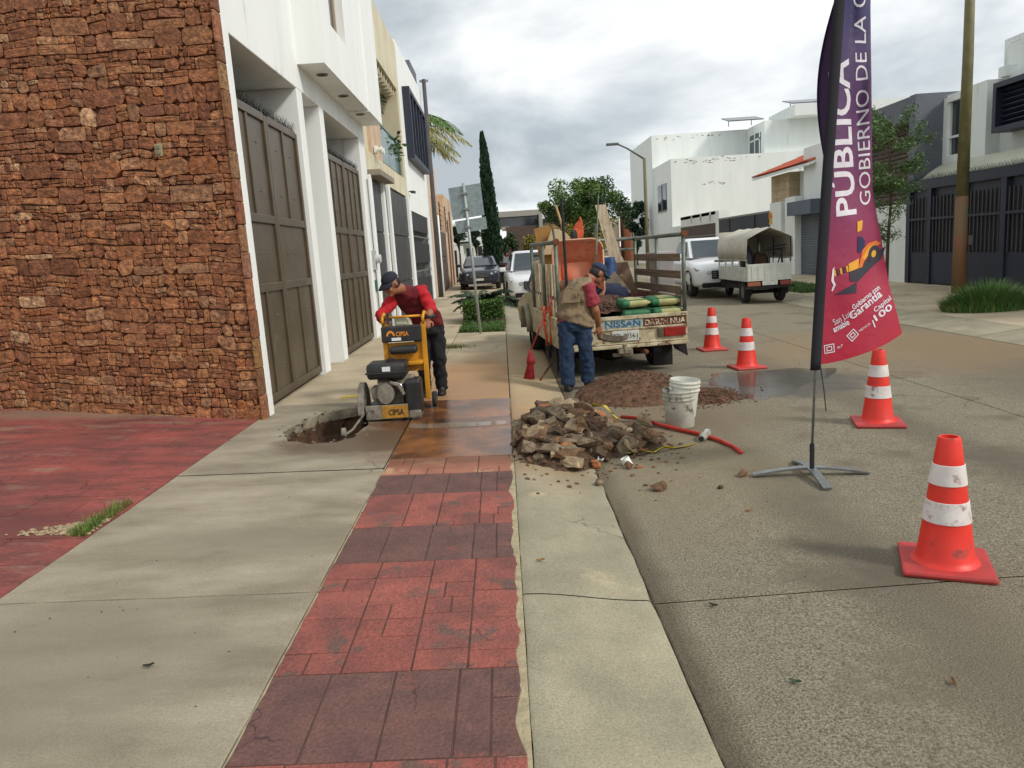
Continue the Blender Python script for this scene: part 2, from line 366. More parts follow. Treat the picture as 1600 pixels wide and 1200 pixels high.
# slab with the broken-out pit
def holed_slab():
    y0, y1 = J[3], J[4]
    outer = rect(-2.595,-1.012,y0+.006,y1-.006)
    hole = wob([(-2.02,6.62),(-1.78,6.5),(-1.55,6.52),(-1.44,6.68),(-1.42,7.2),(-1.46,7.85),(-1.58,8.1),(-1.78,8.02),(-2.0,7.78),(-2.1,7.45),(-2.17,7.0)], .055, .07, 3)
    bm = bmesh.new()
    def ring(pl, dz):
        vs = [bm.verts.new((x,y,gh(x)+dz)) for x,y in pl]; return vs, [bm.edges.new((vs[i], vs[(i+1) % len(vs)])) for i in range(len(vs))]
    ov, oe = ring(outer, 0); hv, he = ring(hole, 0)
    bmesh.ops.triangle_fill(bm, edges=oe+he, use_beauty=True)
    lo_ = [bm.verts.new((x+rnd.uniform(-.03,.03), y+rnd.uniform(-.03,.03), gh(x)-.1)) for x,y in hole]
    for i in range(len(hv)): bm.faces.new((hv[i], hv[(i+1) % len(hv)], lo_[(i+1) % len(hv)], lo_[i]))
    mb = MB(); mb.bm(bm); mb.build('slab', m_conc, sidewalk)
    # pit lined with soil
    pm = MB(); n_ = len(hole); cx, cy = -1.76, 7.25; rings = []
    for s_, dz in ((1.06,-.06),(1.0,-.14),(.9,-.24),(.6,-.29),(.3,-.28)):
        rings.append([(cx+(x-cx)*s_+rnd.uniform(-.02,.02), cy+(y-cy)*s_+rnd.uniform(-.02,.02), gh(x)+dz+rnd.uniform(-.025,.025)) for x,y in hole])
    pm.loft(rings, caps=False); pm.add(rings[-1], [tuple(range(n_))])
    struct(pm.build('excavation_pit', m_soil))
    # crumbled rim pieces
    gr = MB()
    for k in range(170):
        x, y = hole[rnd.randrange(n_)]; x += rnd.gauss(0,.05); y += rnd.gauss(0,.05); r_ = rnd.uniform(.005,.018)
        gr.blob((x,y,gh(x)-(.0 if rnd.random()<.5 else .08)), (r_*1.3,r_,r_*.7), 1, .5, 2, k)
    o = gr.build('crumbled_concrete', M('broken_concrete', srgb(128,114,94), srgb(86,74,58), scale=18, rough=.95, bump=.7, bscale=60)); stuff(o)
    o['label'] = 'grey concrete crumbs around the rim of the pit'; o['category'] = 'rubble'
holed_slab()
# --- stamped red strip
BND = [(-2.5,.2,'r'),(.2,.8,'d'),(.8,1.6,'r'),(1.6,2.2,'r'),(2.2,2.73,'d'),(2.73,3.81,'r'),(3.81,4.34,'d'),(4.34,4.96,'r'),(4.96,5.43,'d'),(5.43,5.88,'p')]
mb = MB(); mb.quad(*[(x,y,gh(x)-.007) for x,y in rect(-1.008,-.007,-2.5,8.32)]); mb.build('mortar_bed', m_mortar, sidewalk)
mb = MB(); mb.quad(*[(x,y,gh(x)-.0045) for x,y in rect(-.995,-.085,-2.5,8.3)]); mb.build('joint_bed', M('joint_grime', srgb(92,66,56), srgb(70,52,46), scale=9, rough=.95), sidewalk)
ti = 0
def paver(x0, x1, y0, y1, kind, rag_l=False, rag_r=False):
    global ti; ti += 1; gap = .0035
    a, b = x0+gap, x1-gap; p = []
    def side(x, ya, yb, rag, sg):
        nn = max(2, int(abs(yb-ya)/.035)) if rag else 1
        return [(x+(sg*max(0,noise.noise(Vector((x*3, (ya+(yb-ya)*j/nn)*3.1, 5.)))*.045+.012+noise.noise(Vector((3, (ya+(yb-ya)*j/nn)*17, 5.)))*.014) if rag else 0), ya+(yb-ya)*j/nn) for j in range(nn+(1 if rag else 0))]
    p = [(a,y0+gap)]
    if rag_r: p += side(b, y0+gap, y1-gap, True, -1)
    else: p += [(b,y0+gap),(b,y1-gap)]
    if rag_l: p += [(x,y) for x,y in side(a, y1-gap, y0+gap, True, .35)][:-1]
    else: p += [(a,y1-gap)]
    mb = MB(); h = rnd.uniform(-.0015,.0015)
    slab_mesh(mb, p, th=.02, ch=.004, lift=h)
    mb.build('paver', {'r': m_red, 'd': m_dark, 'p': m_pink}[kind], sidewalk)
for bi, (y0, y1, kd) in enumerate(BND):
    sh_ = rnd.uniform(-.05,.05); xs = [-1.005,-.765+sh_*rnd.uniform(.5,1.4),-.515+sh_*rnd.uniform(.3,1.2),-.265+sh_*.5,-.02]
    if kd == 'd':
        for j in range(4):
            if j == 3:
                ym = y0+(y1-y0)*rnd.choice((.3,.62)); xm = xs[3]+rnd.uniform(.11,.14)
                paver(xs[3], xm, y0, y1, kd); paver(xm, xs[4], ym, y1, kd, False, True); paver(xm, xs[4], y0, ym, kd, False, True)
            else: paver(xs[j], xs[j+1], y0, y1, kd, j == 0)
    else:
        for j in range(4):
            h = y1-y0; cuts = [y0]
            while cuts[-1]+.34 < y1: cuts.append(cuts[-1]+rnd.choice((.14,.16,.28,.3)))
            if y1-cuts[-1] < .1 and len(cuts) > 1: cuts.pop()
            cuts.append(y1)
            for q in range(len(cuts)-1):
                ya, yb = cuts[q], cuts[q+1]
                if yb-ya < .2 and rnd.random() < .55:
                    xm = (xs[j]+xs[j+1])/2+rnd.uniform(-.03,.03)
                    paver(xs[j], xm, ya, yb, kd, j == 0); paver(xm, xs[j+1], ya, yb, kd, False, j == 3)
                else: paver(xs[j], xs[j+1], ya, yb, kd, j == 0, j == 3)
m_slurry = M('slurry_slab', srgb(150,96,56), srgb(98,62,38), scale=2.6, rough=.2, bump=.15, bscale=40, lo=.32, hi=.62, c3=srgb(70,46,30), s3=1.7, p3=.57, fine=(60,.15), crack=(2.2,.012,.5))
for y0, y1 in ((5.885,6.95),(6.955,8.31)):
    mb = MB(); slab_mesh(mb, wob(rect(-1.0,-.014,y0,y1), .008, .08, 3), ch=.004, th=.03); mb.build('slab', m_slurry, sidewalk)
# plain slabs of the strip further on, planting bed with edging bars
JS = [8.32,11.1,13.7,15.55]
for i in range(3): 
    mb = MB(); slab_mesh(mb, rect(-1.0,-.014,JS[i]+.005,JS[i+1]-.005)); mb.build('slab', m_conc_far, sidewalk)
for y0, y1 in ((15.85,16.1),(16.45,16.75)):
    mb = MB(); slab_mesh(mb, rect(-1.0,-.014,y0,y1), lift=.01); mb.build('edging_bar', m_conc_far, sidewalk)
for a, b in ((20.2,24),(24,28),(28,33),(33,38),(38,45),(45,60)):
    mb = MB(); slab_mesh(mb, rect(-1.0,-.014,a+.005,b-.005)); mb.build('slab', m_conc_far, sidewalk)
# --- rolled kerb and gutter
kerb = struct(MB().quad((-.02,-3,-.088),(.64,-3,-.088),(.64,120,-.088),(-.02,120,-.088)).build('kerb', M('gutter_silt', srgb(112,98,76), srgb(84,72,54), scale=9, rough=1)))
JK = [-2.5,.6,3.37,6.35,9.98,13,16,19,22,26,30,35,40,50,60,80]
for i in range(len(JK)-1):
    y0, y1 = JK[i]+.005, JK[i+1]-.005; ny = max(2, int((y1-y0)/.1)) if y1 < 11 else 2; xs = [-.004,.006,.08,.16,.25,.34,.43,.52,.59,.606]
    mb = MB(); vs = []; nx = len(xs)
    for a in range(ny+1):
        y = y0+(y1-y0)*a/ny
        e = noise.noise(Vector((0,y*6,i*1.)))*.006 if y1 < 11 else 0
        for k, x in enumerate(xs):
            z = gh(x)-(.006 if k in (0, nx-1) else 0)-(.004 if a in (0,ny) else 0)+noise.noise(Vector((x*2,y*1.2,3)))*.006
            vs.append((x+(e if k < 2 else 0)+(noise.noise(Vector((9,y*4,0)))*.012 if k > 7 and y1 < 11 else 0), y, z))
    fs = [(a*nx+k, a*nx+k+1, (a+1)*nx+k+1, (a+1)*nx+k) for a in range(ny) for k in range(nx-1)]
    mb.add(vs, fs); mb.build('kerb_section', m_gutter, kerb, smooth=True, angle=40)
# --- road slabs
road = struct(MB().quad((.57,-6,-.12),(7.0,-6,-.12),(7.0,150,-.12),(.57,150,-.12)).build('road', m_dirt))
JR = [-5,-1.5,3.33,8.2,13,17.8,22.6,27.4,32,37,42,50,60,75,100,150]; XR = [.607,4.33,6.9]
for i in range(len(JR)-1):
    for k in range(2):
        mb = MB(); x0, x1 = XR[k]+.005, XR[k+1]-.005; y0, y1 = JR[i]+.005, JR[i+1]-.005; vs = []; ny = 1
        xs = [x0,x0+.008]+[x0+(x1-x0)*q/7 for q in range(1,7)]+[x1-.008,x1]; ys = [y0,y0+.008]+([y0+(y1-y0)*q/60 for q in range(1,60)] if k == 0 and y1 < 14 and y1 > 2 else [])+[y1-.008,y1]; nx = len(xs); my = len(ys)-1
        for a, y in enumerate(ys):
            for b_, x in enumerate(xs): vs.append((x+((noise.noise(Vector((1,y*5,2)))*.010+noise.noise(Vector((1,y*23,2)))*.006) if k == 0 and b_ < 2 and y1 < 14 else 0), y, gh(x)-(.005 if a in (0,my) or b_ in (0,nx-1) else 0)))
        mb.add(vs, [(a*nx+b_, a*nx+b_+1, (a+1)*nx+b_+1, (a+1)*nx+b_) for a in range(my) for b_ in range(nx-1)])
        mb.build('road_slab', m_road, road)
# --- far pavement
fw = struct(MB().quad((6.88,0,-.12),(30,0,-.12),(30,120,-.12),(6.88,120,-.12)).build('far_pavement', m_dirt))
for y in range(2, 80, 3):
    mb = MB(); vs = []; xs = [6.905,6.95,7.3,7.6,7.7,7.72]; nx = len(xs)
    for yy in (y+.005,y+2.99):
        vs += [(x,yy,gh(x)) for x in xs]
    mb.add(vs, [(b_,b_+1,nx+b_+1,nx+b_) for b_ in range(nx-1)]); mb.build('kerb_section', m_gutter, fw)
    for x0, x1 in ((7.73,9.3),(9.31,11.02)):
        if x0 < 8 and 12.4 < y+1.5 < 16 : pass
        mb = MB(); slab_mesh(mb, rect(x0,x1,y+.006,y+2.99)); mb.build('slab', m_conc_far, fw)
    mb = MB(); slab_mesh(mb, rect(11.03,18,y,y+3)); mb.build('yard_slab', m_conc_far, fw)
# --- red stamped driveway on the near side, ramping up to the wall
drive = struct(MB().quad(*[(x,y,gh(x)-.05) for x,y in [(-12,-4),(-2.6,-4),(-2.6,7.7),(-12,9.7)]]).build('driveway', m_dirt))
for k, (x0, x1, y0, y1) in enumerate(((-2.604,-3.05,-3,4.36),(-3.05,-4.6,-3,4.36),(-4.6,-9,-3,4.36))):
    mb = MB(); p = wob(rect(x1+.004,x0-.004,y0+.004,y1-.004), .012, .09, k+20)
    slab_mesh(mb, p, ch=.005, lift=-.004); mb.build('driveway_panel', m_drive, drive)
yy = 4.364
while yy < 7.6:
    hh_ = rnd.choice((.28,.4,.55)); xx_ = -2.608; y2 = min(yy+hh_,7.7)
    while xx_ > -8.8:
        ww_ = rnd.choice((.35,.5,.7,.9)); xb = max(xx_-ww_,-9); e_ = .0035
        wl_ = lambda x: 7.70+(-2.608-x)*.2197
        ya, yb = yy, y2
        if y2 >= 7.6: pg = [(xb+e_,ya+e_),(xx_-e_,ya+e_),(xx_-e_,wl_(xx_)),(xb+e_,wl_(xb))]
        else: pg = rect(xb+e_,xx_-e_,ya+e_,yb-e_)
        mb = MB(); slab_mesh(mb, wob(pg,.008,.09,31) if xx_ > -2.7 else pg, ch=.003, lift=-.004+rnd.uniform(-.001,.001)); mb.build('stamped_panel', m_drive, drive); xx_ = xb
    yy = y2
    if y2 >= 7.6: break
# ================================================================ LEFT SIDE OF THE STREET
m_stone = M('rubble_stone', (1,1,1), srgb(76,44,28), scale=20, rough=.75, bump=1., bscale=40, attr='Col', lo=.40, hi=.74, c3=srgb(186,136,98), s3=17, p3=.615)
m_joint = M('stone_joint', srgb(118,76,50), srgb(80,50,36), scale=12, rough=.95, bump=.4, bscale=40)
def stone_wall():
    A = Vector((-2.565, 7.62, 0)); T = Vector((-3.1, .70, 0)).normalized(); NN = Vector((-T.y, T.x, 0)); NN = -NN if NN.y > 0 else NN
    U1 = 4.1; H = 5.0; r = random.Random(11)
    P = lambda u, v, d_: tuple(A+T*u+NN*d_+Vector((0,0,gh(A.x+T.x*u)-.03+v)))
    root = thing('stone_clad_wall', 'tall wall clad in irregular reddish brown stones beside the red driveway', 'wall', tuple(A+Vector((0,0,gh(A.x)))))
    wl = MB(); k = [P(-.0,0,-.03), P(U1,0,-.03), P(U1,H,-.03), P(0,H,-.03)]; kb = [tuple(Vector(q)-NN*.08) for q in k]
    wl.add(k+kb, [(0,1,2,3),(7,6,5,4),(0,4,5,1),(3,2,6,7),(1,5,6,2),(0,3,7,4)]); wl.build('backing', m_joint, root, W=True)
    cells = []; v = 0.
    wv = lambda u, v: (u+.012*noise.noise(Vector((u*2.3,v*2.3,1.))), v+.034*noise.noise(Vector((u*3.3,v*1.6,7.)))+.008*noise.noise(Vector((u*9,v*6,3.))))
    def put(u0, u1, v0, v1):
        if u1 > U1: u1 = U1
        w_, h_ = u1-u0, v1-v0
        if w_ < .03 or h_ < .02: return
        m_ = min(w_,h_); q = []
        for (cu, cv, su, sv) in ((u0,v0,1,1),(u1,v0,-1,1),(u1,v1,-1,-1),(u0,v1,1,-1)):
            k = m_*r.choice((.08,.16,.26,.38)); p1 = (cu+su*(k*r.uniform(.5,1.2)), cv+sv*r.uniform(0,.006)); p2 = (cu+su*r.uniform(0,.006), cv+sv*(k*r.uniform(.5,1.2)))
            q += ([p2,p1] if su*sv > 0 else [p1,p2])
        q = [wv(*p) for p in q]; q = [(min(max(x,0),U1), max(y,.0)) for x, y in q]
        cells.append((w_*h_, q))
    while v < H-.02:
        hh = r.choice((.08,.1,.12,.14,.17)); u = 0.
        while u < U1:
            ww = hh*r.choice((.8,1.,1.2,1.5,1.9,2.4))*r.uniform(.85,1.15); k = r.random(); u1 = u+ww
            if U1-u1 < .06: u1 = U1
            v1 = min(v+hh,H)
            if k < .32 and hh > .09: vm = v+hh*r.uniform(.3,.7); um = u+ww*r.uniform(.35,.65); put(u,u1,v,vm); put(u,um,vm,v1); put(um,u1,vm,v1)
            elif k < .37: vm = v+hh*r.uniform(.35,.65); put(u,u1,v,vm); put(u,u1,vm,v1)
            elif k < .52: um = u+ww*.5; vm = v+hh*r.uniform(.4,.6); put(u,um,v,v1); put(um,u1,v,vm); put(um,u1,vm,v1)
            else: put(u,u1,v,v1)
            u = u1
        v += hh
    cells.sort(key=lambda c: -(c[0] if c[1][0][0] < 3.2 and c[1][0][1] < 4.4 else c[0]*.01))
    pal = [srgb(*c) for c in ((156,102,64),(146,92,58),(164,112,72),(134,84,54),(160,116,82),(150,98,66),(174,128,90),(124,76,50),(160,100,58),(190,150,112))]
    small = MB()
    for ci, (ar, pl) in enumerate(cells):
        mb = MB() if ci < 300 else small
        c = pal[min(9, int(abs(r.gauss(0,3.6))))]; kk = r.uniform(1.0,1.5); mb.cc = tuple(x*kk for x in c)
        cu = sum(p[0] for p in pl)/len(pl); cv = sum(p[1] for p in pl)/len(pl)
        ndl = []
        for q in range(len(pl)):                 # rounded, slightly uneven outline
            p0, p1 = pl[q], pl[(q+1) % len(pl)]
            for t_ in (.0,.5): ndl.append((p0[0]+(p1[0]-p0[0])*t_+r.gauss(0,.002), p0[1]+(p1[1]-p0[1])*t_+r.gauss(0,.002)))
        sh = lambda s_: [(cu+(a-cu)*s_, cv+(b-cv)*s_) for a,b in ndl]
        sz = math.sqrt(ar); s0 = 1-.0014/sz*1.6; dp = r.uniform(.003,.011); tu, tv = r.gauss(0,.06), r.gauss(0,.08)
        rings = []
        for s_, q in ((s0,-.03),(s0,dp*.25),(s0-.004/sz,dp*.85),(s0*.6,dp)):
            rings.append([P(a,b,max(-.03, q+(0 if q < 0 else (tu*(a-cu)+tv*(b-cv))*(q/dp)))+ (r.uniform(-.003,.004) if s_ < .7 else 0)) for a,b in sh(s_)])
        k0 = len(mb.v); mb.loft(rings, caps=False); nn = len(ndl)
        base_c = mb.cc; top_ = rings[-1]+[P(cu+r.gauss(0,.01),cv+r.gauss(0,.008),dp+r.uniform(-.003,.007))]; k1 = len(mb.v); mb.v += [tuple(p) for p in top_]
        for q in range(nn):
            kk = r.choice((.8,.95,1.0,1.05,1.3)) if q % 3 == 0 else kk
            mb.f.append((k1+q,k1+(q+1)%nn,k1+nn)); mb.c.append(tuple(x*kk for x in base_c)); mb.mi.append(0)
        mb.cc = base_c
        if ci < 300: mb.build('stone', m_stone, root, W=True)
    o = small.build('small_stones', m_stone, root, W=True); stuff(o)
    # quoin stones on the return by the white pier
    v = 0
    while v < H:
        hh = r.uniform(.16,.34); mb = MB(); mb.cc = tuple(x*r.uniform(.85,1.1) for x in pal[r.randrange(7)])
        x0 = A.x+.002; z0 = gh(A.x)-.03+v
        mb.bbox(x0, x0+.035+r.uniform(-.004,.006), A.y-.03+r.uniform(-.004,.006), A.y+.14, z0+.003, z0+hh-.003, .008)
        mb.build('quoin_stone', m_stone, root, W=True); v += hh
    # switch plate
    sw = thing('wall_switch', 'small beige double switch plate on the stone wall', 'switch', P(.72,2.72,.05)); sw.rotation_euler = (0,0,math.atan2(NN.y,NN.x)+math.pi/2)
    mp = M('aged_plastic', srgb(176,166,124), srgb(140,130,96), scale=30, rough=.5)
    MB().bbox(-.042,.042,-.012,.0,-.06,.06,.006).build('plate', mp, sw)
    for zz in (-.026,.026): MB().bbox(-.026,.02,-.022,-.01,zz-.018,zz+.018,.004).build('rocker', M('rocker_grey', srgb(128,124,96)), sw)
stone_wall()

m_white = M('white_paint', srgb(240,242,240), srgb(232,235,232), scale=1.2, rough=.7, bump=.12, bscale=120, c3=srgb(214,213,204), s3=2.4, p3=.62, stretch=(2.5,2.5,.35))
m_cream = M('cream_paint', srgb(214,206,178), srgb(198,188,160), scale=1.4, rough=.75, bump=.12, bscale=120)
m_pinkc = M('pink_plaster', srgb(206,180,154), srgb(190,164,138), scale=2, rough=.8, bump=.2, bscale=80)
m_beige = M('beige_paint', srgb(212,184,156), srgb(198,170,142), scale=1.2, rough=.8, bump=.1, bscale=100)
m_gate = M('brown_steel', srgb(88,76,58), srgb(76,65,50), scale=3, rough=.42, bump=.08, bscale=25, c3=srgb(98,89,72), s3=2.2, p3=.62)
m_gate2 = M('dark_grey_steel', srgb(62,62,64), srgb(50,50,53), scale=2.5, rough=.5, bump=.05, bscale=20)
m_black = M('black_steel', srgb(34,36,42), srgb(26,28,33), scale=3, rough=.5)
m_rivet = M('rivet_steel', srgb(120,114,100), rough=.35, metal=.6)
m_spike = M('spike_steel', srgb(38,40,44), rough=.5, metal=.4)
m_glass = M('dark_glass', srgb(40,48,54), srgb(60,70,76), scale=.6, rough=.06, spec=.8)
m_alu = M('aluminium', srgb(150,152,150), rough=.4, metal=.7)
m_inner = M('interior_plaster', srgb(176,178,178), srgb(160,162,162), scale=2, rough=.85)
m_greyp = M('grey_paint', srgb(104,108,116), srgb(94,98,106), scale=1.4, rough=.75)
m_navy = M('navy_steel', srgb(38,44,62), srgb(30,36,52), scale=2, rough=.5)

def gate(label, y0, y1, z0, z1, x, mat, cols, rails, rivets=True, spikes=True, leaf=2, name='gate'):
    """steel gate in the plane x, face towards +x; cols: stile pattern per row"""
    g = thing(name, label, 'gate', (x, (y0+y1)/2, z0)); lw = (y1-y0)/leaf
    rmesh = None
    for l in range(leaf):
        a, b = y0+l*lw+.006, y0+(l+1)*lw-.006
        sh = MB().box(x-.05, x-.03, a, b, z0+.03, z1).build('sheet', mat, g, W=True)
        fr = MB(); fw_ = .075
        for q in (a, b-fw_): fr.box(x-.031, x, q, q+fw_, z0+.03, z1)
        zs = [z0+.03]+[z0+(z1-z0)*t for t in rails]+[z1-fw_]
        for q in zs: fr.box(x-.0315, x-.003, a+fw_, b-fw_, q, q+fw_+.02)
        fr.build('leaf_frame', mat, g, W=True, bev=.006)
        for row in range(len(zs)-1):
            nc = cols[row]; za, zb = zs[row]+fw_+.02, zs[row+1]
            for c in range(1, nc):
                yy = a+fw_+(b-a-2*fw_)*c/nc
                MB().box(x-.031, x-.008, yy-.03, yy+.03, za, zb).build('stile', mat, g, W=True, bev=.005)
            if rivets:
                for c in range(nc):
                    yc = a+fw_+(b-a-2*fw_)*(c+.5)/nc
                    for q in ((.25,.75) if nc > 1 else (.5,)):
                        for dy in ((0,) if nc > 1 else (-.3,.0,.3)):
                            mb = MB(); mb.lathe([(.016,0),(.013,.008),(.005,.012)], (0,0,0), 8, 'x')
                            o = mb.build('rivet', m_rivet, g, smooth=True); o.location = Vector((x-.03, yc+dy, za+(zb-za)*q))-g.location
    if spikes:
        k = int((y1-y0)/.035); r = random.Random(3); mb = MB()
        for i in range(k):
            y = y0+.03+(y1-y0-.06)*i/k
            for s_ in (-1,0,1):
                p0 = Vector((x-.04, y, z1)); p1 = p0+Vector((s_*.05, r.uniform(-.03,.03), .10+r.uniform(-.02,.03)))
                mb.tube([p0,p1],[.004,.0015],3,False)
        mb.beam((x-.04,y0,z1+.004),(x-.04,y1,z1+.004),.02,.012)
        o = mb.build('spike_strip', m_spike, g, W=True); stuff(o)
    return g
def white_house():
    h = thing('white_house', 'white house with brown steel garage gates and a projecting upper bay', 'house', (-2.6,11.7,0))
    X = -2.6; m = MB()
    m.box(-2.95,-2.525,7.765,7.93,-.2,3.96)                      # near pier
    m.box(-4.6,X,10.72,11.0,-.2,3.96); m.box(-4.6,X,12.0,12.27,-.2,3.96); m.box(-4.6,X,15.22,15.84,-.2,3.96)
    m.prism([(X,7.765),(X,15.84),(-7,15.84),(-7,8.95)],3.96,8.6)   # upper storey
    m.build('wall', m_white, h, W=True, bev=.01)
    i = MB(); i.box(-7.0,-6.9,7.7,15.8,-.2,3.955); i.box(-3.7,-3.6,11.0,12.0,-.2,3.955)
    i.build('inner_wall', m_inner, h, W=True)
    MB().box(-6.9,-2.603,7.9,15.2,-.2,.05).build('garage_floor', m_conc_far, h, W=True)
    b = MB(); z0 = 4.3
    b.box(X,-2.23,10.9,11.62,z0,8.6); b.box(X,-2.23,12.72,14.35,z0,8.6); b.box(X,-2.23,11.62,12.72,z0,4.98); b.box(X,-2.23,11.62,12.72,7.3,8.6)
    b.box(X,-2.205,14.35,15.82,z0-.03,8.6)
    b.build('bay', m_white, h, W=True)
    wn = MB().box(-2.42,-2.38,11.62,12.72,4.98,7.3).build('window', m_glass, h, W=True)
    f = MB()
    for y in (11.64,12.14,12.66): f.box(-2.385,-2.35,y,y+.05,5.0,7.28)
    f.box(-2.385,-2.345,11.625,12.715,4.985,5.03); f.build('window_frame', M('beige_frame', srgb(176,160,140)), h, W=True)
    for y in (11.55,13.05,14.55):
        z = z0-(.03 if y > 14.35 else 0)
        MB().lathe([(.085,0),(.085,-.012),(.06,-.012),(.055,.0)], (-2.41,y,z-.001), 20).build('downlight', M('lamp_ring', srgb(120,112,98), rough=.4, metal=.5), h, W=True, smooth=True, angle=40)
    MB().box(-2.66,-2.62,11.02,11.98,0.02,2.3) if False else None
    gate('brown steel double gate nearest the stone wall, spikes along its top', 7.94, 10.71, .07, 3.36, -2.66, m_gate, (2,1,2), (.385,.62))
    gate('brown steel double gate behind the worker in red', 12.28, 15.21, .07, 3.34, -2.66, m_gate, (3,2,3), (.385,.62))
    # meter and boxes on the last pier
    e = thing('electricity_meter', 'round grey electricity meter on the white pier behind the cap', 'meter', (-2.6,15.55,1.62))
    MB().box(0,.06,-.1,.1,-.2,.2).build('meter_box', M('meter_grey', srgb(170,172,168), rough=.5), e, bev=.01)
    MB().lathe([(.09,.06),(.09,.15),(.07,.17)], (0,0,.02), 18, 'x').build('meter_dome', M('meter_glass', srgb(190,196,196), rough=.15), e, smooth=True, angle=40)
    MB().box(0.005,.04,-.06,.06,-.62,-.40).build('breaker_box', M('breaker_green', srgb(48,96,82)), e)
    MB().tube([(.03,0,-.2),(.03,0,-1.3)],.016,8).build('conduit', m_alu, e)
    MB().tube([(.03,.02,.2),(.03,.02,1.6)],.014,8).build('riser', m_alu, e)
white_house()
def panel_gate(label, spans, z0, z1, x, mat, rows, posts, mpost, name='panel_gate'):
    y0 = min(s[0] for s in spans); y1 = max(s[1] for s in spans)
    g = thing(name, label, 'gate', (x,(y0+y1)/2,z0))
    for a, b, nc in spans:
        w_ = (b-a)/nc; zs = [z0+.03]+[z0+(z1-z0)*t for t in rows]+[z1]
        MB().box(x-.06,x-.04,a,b,z0+.03,z1).build('backing_sheet', m_black, g, W=True)
        for c in range(nc):
            for q in range(len(zs)-1):
                MB().box(x-.041,x-.012,a+c*w_+.012,a+(c+1)*w_-.012,zs[q]+.018,zs[q+1]-.018).build('panel', mat, g, W=True, bev=.004)
    for a, b in posts: MB().box(x-.08,x+.06,a,b,z0-.1,z1+.02).build('post', mpost, g, W=True, bev=.01)
    return g
def plant(mb, c, h, spread, n, leaf=.12, r=random.Random(5), droop=.5):
    for i in range(n):
        a = r.uniform(0,6.28); top = Vector((c[0]+math.cos(a)*spread*r.random(), c[1]+math.sin(a)*spread*r.random(), c[2]+h*r.uniform(.35,1)))
        for q in range(6):
            t_ = r.random(); p = Vector(c).lerp(top, t_**.6); dv = Vector((r.gauss(0,1), r.gauss(0,1), r.gauss(-.2,.6))).normalized()*leaf*r.uniform(.6,1.3)
            sd = dv.cross(Vector((r.gauss(0,1),r.gauss(0,1),1))).normalized()*leaf*.28
            mb.quad(p, p+dv*.5+sd, p+dv, p+dv*.5-sd)
m_leaf = M('leaf_green', srgb(70,98,44), srgb(44,72,30), scale=3, rough=.6)
m_leafd = M('leaf_dark', srgb(46,68,36), srgb(26,44,22), scale=2, rough=.6)
def cream_house():
    X = -2.6; h = thing('cream_house', 'cream house with a planted balcony behind a green glass rail', 'house', (X,19.2,0)); m = MB()
    m.box(-3.0,X-.002,15.85,22.58,3.36,3.85); m.box(-7,-2.7,15.86,18.35,3.85,7.5) ; m.box(-7,X,15.86,22.58,6.25,7.55)
    m.box(-7,X,22.15,22.58,3.85,6.25); m.box(-7,-4.4,18.35,22.15,3.85,6.25); m.box(-7,X-.3,15.86,18.4,7.55,9.5)
    m.build('wall', m_cream, h, W=True)
    MB().box(-2.78,-2.62,16.9,18.36,3.86,6.24).build('plaster_panel', m_pinkc, h, W=True)
    MB().box(-2.62,-2.34,15.88,17.95,3.32,3.44).build('canopy', M('canopy_concrete', srgb(150,140,126), srgb(130,120,106), scale=4), h, W=True, bev=.008)
    for i in range(9):
        y = 18.5+i*.42; MB().box(-4.4,-2.66,y,y+.1,6.05,6.24).build('pergola_slat', m_cream, h, W=True)
    gl = M('green_glass', srgb(150,190,176), rough=.05, trans=.85, spec=.6)
    for i in range(3): 
        a = 18.42+i*1.24; MB().box(X-.05,X-.038,a,a+1.2,3.9,4.72).build('glass_pane', gl, h, W=True)
    MB().box(X-.07,X-.02,18.4,22.14,4.72,4.77).build('handrail', M('rail_green', srgb(96,126,116), rough=.4, metal=.4), h, W=True)
    MB().box(-3.2,-2.95,15.9,22.5,-.2,3.34).build('inner_wall', m_inner, h, W=True)
    panel_gate('dark grey panel gates of the cream house between white posts', [(16.0,17.5,2),(17.72,18.35,1),(18.6,22.2,4)], .06, 3.32, X, m_gate2, (.30,.66), [(15.86,15.98),(17.5,17.7),(18.37,18.58),(22.22,22.56)], m_white)
    for k, (y, x, hh) in enumerate(((18.75,-2.85,1.9),(19.7,-3.0,1.2),(20.9,-2.85,.9),(21.7,-2.9,.7))):
        p = thing('balcony_plant', ['tall leafy plant rising above the glass balcony rail','bushy plant behind the glass rail of the balcony','low leafy plant near the far end of the balcony','smallest plant at the far end of the balcony'][k], 'plant', (x,y,3.87), 0, 'plants on the balcony')
        MB().lathe([(.12,0),(.17,.28),(.15,.28)], (0,0,0), 14).build('pot', M('clay_pot', srgb(120,72,52)), p)
        f = MB(); plant(f, (0,0,.25), hh, .42, 30 if k == 0 else 16, .17, random.Random(k)); f.build('foliage', m_leaf, p)
    s_ = thing('floodlight', 'white twin floodlight under the balcony of the cream house', 'lamp', (-2.58,17.1,3.98))
    MB().box(-.02,.05,-.06,.06,-.08,.08).build('mount', m_white, s_); 
    for dy in (-.12,.14): MB().lathe([(.03,0),(.07,.12)], (.05,dy,-.02), 12, 'x').build('lamp_head', m_white, s_)
cream_house()
